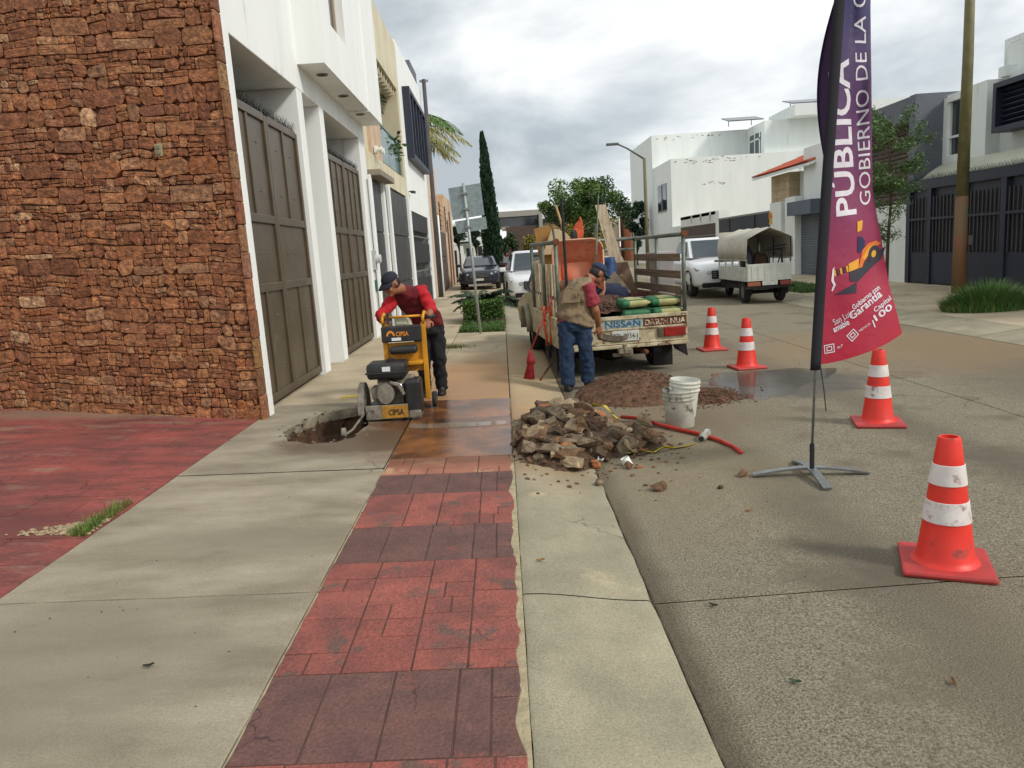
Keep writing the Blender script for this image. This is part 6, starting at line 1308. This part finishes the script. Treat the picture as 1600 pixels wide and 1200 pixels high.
    for x0, x1 in ((-.18,-.06),(.32,.52)): MB().tube([(x0,.60,.955),(x1,.60,.955)],.018,10).build('grip', m_k, t, smooth=True)
    MB().beam((-.06,.3,.92),(-.06,.32,1.04),.03,.03).build('throttle_lever', m_k, t)
    MB().bbox(.0,.18,.42,.52,.88,.99,.03).build('water_tank', M('milky_tank', srgb(190,188,160), rough=.5), t)
    for x in (-.2,.44):
        w_ = wheel(t, (x,.46,.085), .085, .055)
    for x in (-.16,.1): wheel(t, (x,-.02,.05), .05, .04)
    # yellow chalk stick / marker seen behind
    tag(MB().tube([(-1.95,8.55,.085),(-1.62,8.62,.08)],.012,6).build('yellow_stick', M('yellow_tape', srgb(204,184,40), srgb(170,150,30), scale=20, rough=.5)), 'yellow stick lying on the pavement behind the saw', 'stick')
floor_saw()
# ================================================================ CONES, FLAG, RUBBLE AND SMALL THINGS
m_cone = M('cone_red', srgb(226,52,36), srgb(208,44,32), scale=6, rough=.45, c3=srgb(140,62,50), s3=11, p3=.605)
m_cbase = M('cone_base_red', srgb(186,56,54), srgb(160,56,52), scale=7, rough=.6, c3=srgb(130,70,62), s3=9, p3=.64)
m_band = M('cone_band', srgb(224,216,212), srgb(204,194,190), scale=9, rough=.4, c3=srgb(150,122,112), s3=10, p3=.58)
def cone(label, x, y, rz, sc=1.):
    c = thing('traffic_cone', label, 'traffic cone', (x,y,gh(x)), rz, 'red and white traffic cones on the road'); c.scale = (sc,)*3; h = .655; zb = .03
    rad = lambda z: .132+(.05-.132)*(z-zb)/(h-zb)
    MB().bbox(-.2,.2,-.2,.2,0,.032,.014).build('base', m_cbase, c)
    zs = [zb,.05,.235,.345,.43,.53,h]
    b = MB(); b.lathe([(.155,.03),(.14,.042),(rad(.06),.06),(rad(.24),.24),(rad(.35),.35),(rad(.42),.42),(rad(.53),.53),(rad(h-.012),h-.012),(rad(h)-.004,h),(rad(h)-.014,h),(rad(h)-.016,h-.1)], (0,0,0), 36, 'z', False, True); b.build('body', m_cone, c, smooth=True, angle=40)
    for a, b2 in ((.24,.345),(.425,.525)): MB().lathe([(rad(a)+.001,a),(rad(a)+.0045,a+.002),(rad(b2)+.0045,b2-.002),(rad(b2)+.001,b2)], (0,0,0), 36, 'z', False, False).build('white_band', m_band, c, smooth=True, angle=40)
cone('large traffic cone closest to the camera with scuffed white bands', 2.09, 3.5, -.42)
cone('traffic cone standing just behind the foot of the flag', 3.14, 6.31, -.3, .98)
cone('traffic cone by the puddle behind the flag pole', 3.05, 9.55, .1, .98)
cone('small far traffic cone next to the truck tail', 3.1, 11.35, .05, .98)
def feather_flag():
    D = 5.0; t = thing('feather_flag', 'tall purple and red feather flag with white lettering on a cross foot', 'flag', (2.05,D,gh(2.05)))
    m_gal = M('galvanised', srgb(132,136,134), srgb(108,112,110), scale=12, rough=.4, metal=.6); z0 = gh(2.05)
    def foot(a, b):
        a = Vector((*a,z0+.02)); b = Vector((*b,z0+.02)); mid = (a+b)/2+Vector((0,0,.05)); o = MB(); k = 8
        P = [a.lerp(b,i/k)+Vector((0,0,.045*math.sin(math.pi*i/k))) for i in range(k+1)]; s_ = (b-a).normalized().cross(Vector((0,0,1)))*.028
        for i in range(k): o.add([P[i]-s_,P[i]+s_,P[i+1]+s_,P[i+1]-s_,P[i]-s_-Vector((0,0,.014)),P[i]+s_-Vector((0,0,.014)),P[i+1]+s_-Vector((0,0,.014)),P[i+1]-s_-Vector((0,0,.014))],[(0,1,2,3),(7,6,5,4),(0,4,5,1),(1,5,6,2),(2,6,7,3),(3,7,4,0)])
        o.build('cross_foot', m_gal, t, W=True)
    foot((1.66,5.10),(2.42,4.98)); foot((2.02,4.70),(2.06,5.36))
    MB().tube([(2.04,D,z0+.04),(2.04,D,z0+.24)],.016,10).build('socket', m_black, t, W=True)
    ZZ = [.70,1.85,3.0,3.6,4.1,4.4]; XL = [2.06,2.125,2.20,2.26,2.36,2.50]
    def lerp(z, A, B):
        if z <= A[0]: return B[0]
        for i in range(len(A)-1):
            if z <= A[i+1]: return B[i]+(B[i+1]-B[i])*(z-A[i])/(A[i+1]-A[i])
        return B[-1]
    xl = lambda z: lerp(z, ZZ, XL); xr = lambda z: lerp(z, [.7,.86,1.21,1.87,2.46,2.99,3.6,4.1,4.4], [2.69,2.69,2.59,2.465,2.435,2.43,2.45,2.49,2.53])
    MB().tube([(2.04,D,z0+.2)]+[(xl(.7+.185*i),D+.0,.7+.185*i) for i in range(21)],[.009]*22,8).build('pole', m_gal, t, smooth=True, W=True)
    def surf(s_, z, off=0.):
        k = max(0,s_); y = D+.02+.17*k+.038*math.sin(5.2*k+z*2.3)*k+.018*math.sin(11*k-z*5.1)*k+.012*math.sin(z*13+k*4)*k*(1-.6*k)
        x = xl(z)+(xr(z)-xl(z))*s_; return (x*(1+(y-D)*.12), y-off, z)
    NZ, NS = 170, 40; cl = MB(); vs = []
    top = 4.38
    for j in range(NZ+1):
        for i in range(NS+1):
            s_ = i/NS; zb = .715+.15*s_**2; vs.append(surf(s_, zb+(top-zb)*j/NZ))
    stops = [(.7,srgb(168,22,48)),(1.15,srgb(160,30,62)),(1.6,srgb(132,40,80)),(2.1,srgb(96,48,92)),(2.7,srgb(66,48,92)),(3.1,srgb(40,42,92)),(4.4,srgb(24,34,84))]
    for j in range(NZ):
        z = .72+(top-.72)*(j+.5)/NZ; c = tuple(lerp(z,[q[0] for q in stops],[q[1][k] for q in stops]) for k in range(3)); cl.cc = c
        for i in range(NS): cl.f.append((j*(NS+1)+i,j*(NS+1)+i+1,(j+1)*(NS+1)+i+1,(j+1)*(NS+1)+i)); cl.c.append(c); cl.mi.append(0)
    cl.v = [tuple(p) for p in vs]
    cloth = cl.build('cloth', M('flag_cloth', (1,1,1), rough=.55, attr='Col', bump=.25, bscale=14), t, smooth=True, W=True)
    sl = MB(); n_ = 60
    rings = []
    for j in range(n_+1):
        z = .69+(4.42-.69)*j/n_; w_ = .036; rings.append([(xl(z)-.02+w_*math.cos(a)+.012, D-.01+.016*math.sin(a)-.012, z) for a in [2*math.pi*k/10 for k in range(10)]])
    sl.loft(rings); sl.build('sleeve', M('black_sleeve', srgb(22,22,30), rough=.8), t, smooth=True, W=True)
    bk = MB(); vs = []; k = 26     # cloth bellying out behind the pole
    for j in range(k+1):
        z = 1.95+1.2*j/k; b = math.sin(math.pi*j/k)
        for i in range(5): vs.append((xl(z)+.02-(.085*b*i/4), D+.04+.10*math.sin(i/4*3.14*.8)*b, z))
    bk.add(vs, [(j*5+i,j*5+i+1,(j+1)*5+i+1,(j+1)*5+i) for j in range(k) for i in range(4)]); bk.build('back_fold', M('flag_purple', srgb(74,46,88), rough=.6), t, smooth=True, W=True)
    MB().tube([(2.09,D-.01,.72),(2.11,D-.02,.55),(2.13,D-.01,.40)],.004,5).build('tie_cord', m_black, t, W=True)
    wt = M('flag_white', srgb(226,220,226), srgb(206,200,208), scale=9, rough=.6)
    def on(x, z, off=.008):
        off = .0022+max(0,off-.008)*.35; s_ = (x-xl(z))/max(.05,(xr(z)-xl(z))); return surf(s_, z, off)
    def cut(mb):           # split long faces so the print follows the folds
        bm = bmesh.new(); vv = [bm.verts.new((p[0],p[1],0)) for p in mb.v]; bm.verts.ensure_lookup_table()
        for f in mb.f:
            try: bm.faces.new([vv[i] for i in f])
            except ValueError: pass
        bmesh.ops.triangulate(bm, faces=bm.faces)
        for _ in range(6):
            L = [e for e in bm.edges if e.calc_length() > .022]
            if not L: break
            bmesh.ops.subdivide_edges(bm, edges=L, cuts=1); bmesh.ops.triangulate(bm, faces=bm.faces)
        o = MB(); o.bm(bm); return o
    def printed(name, flat, mat, off=.008):
        c = cut(flat); q = MB(); q.v = [on(p[0], p[1], off) for p in c.v]; q.f = c.f; q.c = [None]*len(c.f); q.mi = [0]*len(c.f); q.build(name, mat, cloth, W=False)['kind'] = 'stuff' if name == 'lettering' else 'thing'
        o = cloth.children[-1]; return o
    def line(s, size, p0, p1, bold, mat, fit=None, off=.008):
        P0 = Vector(p0); P1 = Vector(p1); dv = (P1-P0); L = dv.length; dv.normalize(); up_ = Vector((-dv.y, dv.x)); m2 = MB()
        put_text(m2, s, size, lambda u, v: (*(P0+dv*u+up_*v),0), bold, fit or L); return printed('lettering', m2, mat, off)
    line('P\u00daBLICA', .205, (2.345,1.70), (2.275,2.68), True, wt); line('GOBIERNO DE LA CAPITAL', .115, (2.455,1.76), (2.355,3.55), False, wt)
    # picture of the machine, in flag units measured from the photo
    def A(px, py): return (2.055+(px-1270)/237.*1.0+.0002*(570-py), .73+(570-py)/245.+ (px-1270)/1600.)
    def shape(pts, mat, off=.01): m2 = MB(); m2.add([(*A(*p),0) for p in pts],[tuple(range(len(pts)))]); return printed('print', m2, mat, off)
    dk = M('print_charcoal', srgb(46,42,54), rough=.6); orr = M('print_orange', srgb(214,110,36), rough=.6); yl = M('print_yellow', srgb(222,158,40), rough=.6)
    shape([(1297,464),(1334,452),(1334,470)], dk); shape([(1319,426),(1336,428),(1382,404),(1376,425),(1336,452),(1322,448)], dk)
    shape([(1318,419),(1336,414),(1336,430),(1320,432)], yl, .012); shape([(1336,430),(1342,402),(1352,394),(1366,392),(1374,398),(1350,412),(1343,430)], orr, .013); shape([(1343,414),(1354,400),(1364,398),(1356,412),(1346,420)], yl, .015)
    shape([(1363+10*math.cos(a),413+14*math.sin(a)) for a in [6.283*k/18 for k in range(18)]], dk, .016); shape([(1363+4*math.cos(a),413+6*math.sin(a)) for a in [6.283*k/12 for k in range(12)]], yl, .018)
    shape([(1332,378),(1340,380),(1346,388),(1346,398),(1338,406),(1333,404)], M('print_navy', srgb(40,40,78)), .012); shape([(1330,354),(1340,353),(1339,369),(1331,371)], yl, .013)
    for k in range(5): shape([(1294+k*5,424-k*.6),(1297+k*5,424-k*.6),(1299+k*5,434-k*.6),(1296+k*5,434-k*.6)], (yl,dk)[k%2], .012)
    shape([(1292,422),(1295,418),(1295,440),(1299,448),(1294,458),(1292,456),(1295,448),(1291,440)], wt, .012)
    def fl(s, size, a, b, bold=False): line(s, size, A(*a), A(*b), bold, wt, None, .011)
    fl('Gobierno con', .05, (1331,497), (1377,474), True); fl('Garant\u00eda', .075, (1329,513), (1381,486), True); fl('San Luis', .06, (1301,515), (1330,505)); fl('amable', .06, (1301,527), (1326,519), True); fl('Capital', .045, (1369,511), (1397,496), True); fl('100', .062, (1371,526), (1400,512), True)
    def rectline(c, w_, h_, rot): 
        m2 = MB(); cx, cz = A(*c); cr, sr = math.cos(rot), math.sin(rot); q = lambda a, b: (cx+a*cr-b*sr, cz+a*sr+b*cr, 0)
        for (a0,b0,a1,b1) in ((-w_,-h_,w_,-h_+.006),(-w_,h_-.006,w_,h_),(-w_,-h_,-w_+.006,h_),(w_-.006,-h_,w_,h_)): m2.add([q(a0,b0),q(a1,b0),q(a1,b1),q(a0,b1)],[(0,1,2,3)])
        printed('logo_outline', m2, wt, .011)
    rectline((1294,552),.036,.03,.1); rectline((1294,552),.02,.016,.1); rectline((1332,539),.034,.03,.75); rectline((1332,539),.018,.015,.75); fl('M\u00c9XICO', .022, (1344,537), (1362,529)); fl('SLP', .022, (1308,556), (1317,553)); shape([(1364,523),(1366,523),(1371,536),(1369,536)], wt, .011)
    for ch in cloth.children: ch.data.transform(Matrix.Translation(-Vector(t.location)))
feather_flag()
# ---------------------------------------------------------------- rubble
def hull(r, c, rad, n_=16):
    bm = bmesh.new()
    for i in range(n_):
        v = Vector((r.gauss(0,1),r.gauss(0,1),r.gauss(0,1))).normalized()*r.uniform(.78,1.1); bm.verts.new((v.x*rad[0],v.y*rad[1],v.z*rad[2]))
    bmesh.ops.convex_hull(bm, input=bm.verts)
    for v in [v for v in bm.verts if not v.link_faces]: bm.verts.remove(v)
    bmesh.ops.triangulate(bm, faces=bm.faces); bmesh.ops.subdivide_edges(bm, edges=bm.edges[:], cuts=1)
    for v in bm.verts: v.co += v.co.normalized()*noise.noise(v.co*38+Vector(c)*9)*min(rad)*.22
    rot = Matrix.Rotation(r.uniform(0,6.28),3,'Z') @ Matrix.Rotation(r.gauss(0,.5),3,'X')
    for v in bm.verts: v.co = rot @ v.co+Vector(c)
    return bm
m_rub = [M('rubble_grey', srgb(146,128,102), srgb(88,74,58), scale=16, rough=.95, bump=.9, bscale=50, rnd=.15), M('rubble_brown', srgb(128,98,68), srgb(80,58,42), scale=14, rough=.95, bump=.9, bscale=45, rnd=.15), M('rubble_dark', srgb(104,84,64), srgb(60,47,37), scale=14, rough=.95, bump=.9, bscale=45, rnd=.15), M('rubble_orange', srgb(178,112,66), srgb(140,82,48), scale=10, rough=.9, bump=.5, bscale=40), M('rubble_pale', srgb(180,160,128), srgb(136,116,90), scale=14, rough=.9, bump=.7, bscale=50)]
def rubble():
    r = random.Random(17); t = thing('rubble_pile', 'heap of broken concrete and stones on the kerb by the red paving', 'rubble', (.55,6.3,-.06))
    def hz(x, y):
        a, b = x-.46-.12*(y-6.3), y-6.35; ca = 1-(a/.46)**2-(b/.85)**2*.9; k = .33*max(0,ca)**.9
        a2, b2 = x-.9, y-6.25; return max(k, .12*max(0,1-(a2/.42)**2-(b2/.45)**2))
    core = MB(); nx = 34; vs = []
    for j in range(nx+1):
        for i in range(nx+1):
            x = -.2+1.75*i/nx; y = 5.3+2.1*j/nx; h = hz(x,y); vs.append((x,y,gh(x)-.012+h*.85+(.05*noise.noise(Vector((x*9,y*9,2)))+.02*noise.noise(Vector((x*30,y*30,2))) if h > .005 else -.03)))
    core.add(vs, [(j*(nx+1)+i,j*(nx+1)+i+1,(j+1)*(nx+1)+i+1,(j+1)*(nx+1)+i) for j in range(nx) for i in range(nx)]); core.build('soil_core', M('rubble_soil', srgb(96,74,54), srgb(62,46,34), scale=14, rough=1, bump=1, bscale=40), t, W=True)
    n_ = 0
    while n_ < 250:
        x = r.uniform(.0,1.4); y = r.uniform(5.45,7.25); h = hz(x,y)
        if h < .012 and r.random() < .93: continue
        q = r.choice((.03,.04,.05,.06,.08,.1)) if h > .05 else r.choice((.02,.03,.045))
        k = r.choice((0,0,0,1,1,2,2,4)) if r.random() > .04 else 3
        mb = MB(); mb.bm(hull(r, (x,y,gh(x)+h*.86+q*.18), (q*r.uniform(1,1.7),q*r.uniform(.8,1.2),q*r.uniform(.35,.8)))); mb.build('rubble_chunk', m_rub[k], t, W=True); n_ += 1
    for (x,y,z,q,k) in ((.40,5.72,.10,(.10,.07,.10),3),(.75,6.0,.12,(.2,.11,.11),2),(.42,6.6,.30,(.12,.1,.08),4),(.2,6.2,.22,(.13,.1,.09),0),(.62,6.5,.26,(.12,.1,.09),1),(1.1,6.15,.06,(.13,.1,.07),0),(.6,7.25,.1,(.13,.09,.13),4),(.3,6.9,.2,(.12,.1,.08),2),(.28,5.95,.16,(.09,.08,.1),2)):
        mb = MB(); mb.bm(hull(r,(x,y,gh(x)+z),q,18)); mb.build('rubble_chunk', m_rub[k], t, W=True)
    gr = MB()
    for i in range(380):
        x = r.gauss(.55,.45); y = r.gauss(6.25,.6)
        if x < -.02 or x > 1.5: continue
        q = r.uniform(.004,.016); gr.blob((x,y,gh(x)+hz(x,y)*.85+q*.4), (q*1.3,q,q*.8), 1, .5, 2, i)
    o = gr.build('grit', m_rub[1], t, W=True); stuff(o)
    for k, (lab, x, y, q, m_) in enumerate((('flat brown stone lying alone in front of the flag foot',.98,4.98,(.08,.05,.035),1),('small grey stone at the front edge of the rubble',.59,5.17,(.045,.035,.03),0),('tiny dark stone on the road left of the flag foot',1.38,4.9,(.022,.02,.016),2),('brown stone touching the tip of the flag foot',1.60,5.13,(.05,.035,.03),1),('big pale broken slab beside the hose',1.24,6.86,(.14,.09,.075),4),('round brown stone in front of the rubble',.86,5.52,(.04,.036,.036),1),('round rust coloured stone under the white shard',.62,5.6,(.05,.045,.045),3))):
        mb = MB(); mb.bm(hull(r,(0,0,q[2]*.7),q,18)); o = tag(mb.build('loose_stone', m_rub[m_]), lab, 'stone', 'stones scattered round the rubble'); o.location = (x,y,gh(x))
    for k, (x, y, lab) in enumerate(((.63,5.74,'white plastic pipe shard sticking out of the rubble'),(.83,5.62,'white pipe stub at the front of the rubble'))):
        o = MB(); o.lathe([(.035,-.05),(.035,.05),(.03,.05),(.03,-.05)], (0,0,.04), 18, 'x', False, False); q = tag(o.build('pipe_shard', m_wh2, smooth=True, angle=40), lab, 'pipe'); q.location = (x,y,gh(x)+.0); q.rotation_euler = (.3,.5+k*.6,.9-k)
    # earth heap
    t = MB(); n2 = 44; vs = []
    ez = lambda x, y: .23*max(0,1-((x-1.42)/.70)**2-((y-8.45)/.82)**2)**.9+.07*max(0,1-((x-2.05)/.45)**2-((y-7.95)/.45)**2)
    for j in range(n2+1):
        for i in range(n2+1):
            x = .6+2.0*i/n2; y = 7.4+1.95*j/n2; h = ez(x,y); vs.append((x,y,gh(x)-.012+h+(.03*noise.noise(Vector((x*8,y*8,5)))+.012*noise.noise(Vector((x*28,y*28,5))) if h > .003 else -.03)))
    t.add(vs, [(j*(n2+1)+i,j*(n2+1)+i+1,(j+1)*(n2+1)+i+1,(j+1)*(n2+1)+i) for j in range(n2) for i in range(n2)])
    for i in range(1300):
        a = r.random() < .75; x = r.gauss(2.05,.2) if a else r.gauss(1.4,.34); y = r.gauss(7.9,.2) if a else r.gauss(8.3,.38); q = r.uniform(.004,.012); t.blob((x,y,gh(x)+ez(x,y)+q*.3), (q*1.4,q,q*.8), 1, .5, 2, i)
    o = t.build('earth_heap', M('heap_earth', srgb(112,82,58), srgb(72,50,36), scale=16, rough=1, bump=1, bscale=50, c3=srgb(128,86,70), s3=12, p3=.6)); stuff(o); o['label'] = 'low heap of brown earth and gravel behind the buckets'; o['category'] = 'earth'
    # puddle
    p = MB(); pts = wob([(2.25,7.75),(2.6,7.6),(3.0,7.82),(3.25,8.2),(3.85,8.7),(4.0,9.1),(3.5,9.25),(2.9,9.3),(2.5,9.3),(2.3,8.7),(2.45,8.2)], .10, .12, 7); p.add([(x,y,gh(x)+.004) for x,y in pts],[tuple(range(len(pts)))]); o = p.build('puddle', M('puddle_water', srgb(62,58,50), rough=.07, alpha=.36, spec=.5)); struct(o)
    p = MB(); pts = wob([(-.98,6.95),(-.5,6.9),(-.05,6.98),(-.04,7.12),(-.5,7.1),(-.98,7.14)], .04, .07, 9); p.add([(x,y,gh(x)+.004) for x,y in pts],[tuple(range(len(pts)))]); struct(p.build('slurry_puddle', M('slurry_water', srgb(170,150,130), rough=.05, alpha=.5, spec=.8)))
    # buckets
    old = M('dirty_bucket', srgb(186,184,172), srgb(160,158,144), scale=6, rough=.6, c3=srgb(92,88,76), s3=9, p3=.56)
    bucket('bucket', 'dirty white bucket standing on the road by the rubble, another nested in it', (1.53,6.72,gh(1.53)), .145, .355, 'white plastic buckets', None, None, old)
    bucket('bucket', 'white bucket nested askew inside the standing bucket', (1.555,6.73,gh(1.53)+.09), .132, .345, 'white plastic buckets', None, (.06,.07,.4), M('bucket_plastic2', srgb(216,216,206), srgb(200,200,188), scale=8, rough=.45))
    # hose, bottle and tape
    tag(MB().tube([(1.05,7.1,-.03),(1.2,6.95,-.02),(1.36,6.7,-.04),(1.5,6.48,-.045),(1.6,6.32,-.045),(1.7,6.08,-.045),(1.76,5.85,-.05),(1.76,5.68,-.05)],.018,12).build('red_hose', M('hose_red', srgb(190,50,32), srgb(160,40,26), scale=12, rough=.45), smooth=True), 'short red hose with a bottle over its joint beside the buckets', 'hose')
    b = thing('plastic_bottle', 'clear crushed plastic bottle sleeved over the red hose', 'bottle', (1.63,6.24,-.035), 1.1); MB().lathe([(.018,-.15),(.02,-.12),(.036,-.09),(.037,-.03),(.033,0),(.037,.05),(.035,.1),(.02,.12)], (0,0,.0), 20, 'x').build('bottle_body', M('clear_plastic', srgb(210,214,204), rough=.12, trans=.6, spec=.6), b, smooth=True); MB().lathe([(.021,-.155),(.021,-.13)], (0,0,0), 16, 'x').build('neck_wrap', m_black, b)
    def ribbon(pts, w_, label):
        P = [Vector(p) for p in pts]; o = MB(); vs = []
        for i, p in enumerate(P):
            d_ = (P[min(i+1,len(P)-1)]-P[max(i-1,0)]).normalized(); s_ = d_.cross(Vector((0,0,1))).normalized(); tw = math.sin(i*1.7)*.9; s2 = s_*math.cos(tw)+Vector((0,0,1))*abs(math.sin(tw)); vs += [p-s2*w_/2, p+s2*w_/2]
        o.add(vs, [(2*i,2*i+1,2*i+3,2*i+2) for i in range(len(P)-1)]); tag(o.build('caution_tape', M('tape_yellow', srgb(222,196,36), srgb(196,170,30), scale=25, rough=.4), smooth=True, solid=.002), label, 'tape', 'yellow caution tape')
    ribbon([(.9,5.85,-.04),(1.02,5.9,-.05),(1.12,5.88,-.055),(1.22,5.95,-.04),(1.32,5.97,-.06),(1.42,6.0,-.06),(1.5,6.08,-.065)], .035, 'length of yellow caution tape trailing on the road from the rubble'); ribbon([(.72,7.2,.05),(.8,7.12,.1),(.88,6.98,.12),(.9,6.8,.10),(.96,6.7,.05)], .05, 'crumpled yellow caution tape caught in the back of the rubble')
    # broom, bolt cutter, bar
    b = thing('broom', 'red plastic broom leaning on the truck with its head down in the gutter', 'broom', (.27,9.62,gh(.27))); br = MB(); rr = random.Random(4); m_br = M('broom_red', srgb(176,52,54), srgb(150,40,44), scale=20, rough=.6)
    for i in range(170):
        a = rr.uniform(0,6.28); q = math.sqrt(rr.random()); br.tube([(.05*q*math.cos(a)*.6+.02,.03*q*math.sin(a),.25),(.08*q*math.cos(a)-.02,.045*q*math.sin(a),.0)],[.003,.002],4,False)
    br.build('bristles', m_br, b); MB().loft([[(.02+w_*math.cos(a), .6*w_*math.sin(a), z) for a in [6.283*k/12 for k in range(12)]] for z, w_ in ((.2,.06),(.27,.05),(.34,.025),(.38,.018))]).build('head', m_br, b, smooth=True); MB().tube([(.02,0,.36),(.37,.38,1.02)],.012,10).build('handle', m_br, b, smooth=True)
    c = thing('bolt_cutter', 'orange handled bolt cutter hanging on the left side of the truck', 'bolt cutter', tloc(-.90,.5,.3)); m_o = M('tool_orange', srgb(206,84,36), rough=.5)
    for s_ in (-.05,.05): MB().tube([(s_*1.1-.0,0,.62),(s_,0,.3),(s_*.5,0,.12)],.016,8).build('handle', m_o, c, smooth=True); MB().tube([(s_*1.1,0,.44),(s_*1.12,0,.64)],.022,8).build('grip', m_o, c, smooth=True); MB().beam((s_*.5,0,.12),(s_*.2,0,-.05),.03,.02).build('jaw', m_black, c)
    c.rotation_euler = (0,0,TRZ+.6)
    tag(MB().tube([(.40,9.6,gh(.4)+.012),(.58,9.95,.12)],.014,8).build('iron_bar', m_rust), 'dark iron bar resting on the gutter beside the broom', 'bar')
    # small litter
    m_lf = M('dry_leaf', srgb(150,110,48), srgb(112,78,34), scale=20, rough=.7)
    for lab, x, y, m_ in (('dry yellow leaf on the road in front of the flag',1.42,4.43,m_lf),('curled yellow leaf on the kerb near the red paving',.10,3.74,m_lf),('brown leaf low on the road by the big cone',1.55,2.52,M('brown_leaf', srgb(104,78,48), rough=.8)),('dark dry twig lying on the grey pavement slab',-1.53,2.83,M('dark_twig', srgb(40,36,26), rough=.9)),('small green leaf on the road near the kerb',1.0,2.6,m_leafd),('dark flat leaf on the road by the slab joint',.87,3.25,M('dark_twig', (0,0,0)))):
        o = MB(); n3 = 7; vs = []
        for k in range(n3):
            t_ = k/(n3-1); w_ = .016*math.sin(math.pi*t_)+.0015; zc = .006+.014*abs(t_-.5)*1.6; vs += [((-.035+.07*t_)*.62,-w_*.62,zc*.6+.005),((-.035+.07*t_)*.62,0,zc*.6),((-.035+.07*t_)*.62,w_*.62,zc*.6+.006)]
        o.add(vs, [(3*k+i,3*k+i+1,3*k+i+4,3*k+i+3) for k in range(n3-1) for i in range(2)]); o = tag(o.build('fallen_leaf', m_, solid=.001), lab, 'leaf', 'leaves lying on the ground'); o.location = (x,y,gh(x)+.002); o.rotation_euler = (0,0,rnd.uniform(0,6.28))
    gl = MB()
    for i in range(260):
        if r.random() < .7: x = r.uniform(.65,4); y = r.uniform(3.2,8)
        else: x = r.uniform(-2.5,0); y = r.uniform(2.4,8)
        q = r.uniform(.0015,.004); gl.blob((x,y,gh(x)+q*.4), (q*1.4,q,q*.8), 1, .5, 2, i)
    o = gl.build('scattered_grit', m_rub[2]); stuff(o); o['label'] = 'tiny grit scattered over pavement and road'; o['category'] = 'grit'
    gl = MB()
    for i in range(420):
        x = -2.62-abs(r.gauss(0,.16)); y = 4.40+.28*r.random()*(1-(-2.62-x)/.6); q = r.uniform(.004,.014); gl.blob((x,y,gh(x)+q*.2), (q*1.4,q,q*.7), 1, .5, 2, i)
    o = gl.build('chipped_patch', m_rub[4]); stuff(o); o['label'] = 'pale gravel in the chipped driveway edge by the grass tuft'; o['category'] = 'gravel'
rubble()
def road_sign():
    t = thing('road_sign', 'leaning road sign seen from its bare galvanised back behind the planting bed', 'sign', (-.52,15.36,.0)); m_g = M('galv_sheet', srgb(150,164,166), srgb(128,142,144), scale=14, rough=.45, metal=.35)
    ln = -.045; MB().tube([(0,0,-.1),(ln*3,0,3.0)],.03,10).build('post', M('post_grey', srgb(160,168,166), rough=.5, metal=.3), t, smooth=True)
    q = [(-.40,.02,2.30),(.24,.02,2.36),(.20,.02,2.98),(-.44,.02,2.92)]; s_ = MB(); slabxy(s_, q, .006); s_.build('upper_plate', m_g, t)
    q = [(-.32,.02,2.03),(.28,.02,2.09),(.26,.02,2.33),(-.36,.02,2.27)]; s_ = MB(); slabxy(s_, q, .006); s_.build('lower_plate', m_g, t)
    for z in (2.15,2.5,2.8): MB().box(ln*z-.06,ln*z+.06,-.04,.018,z-.02,z+.02).build('clamp', m_alu, t)
road_sign()
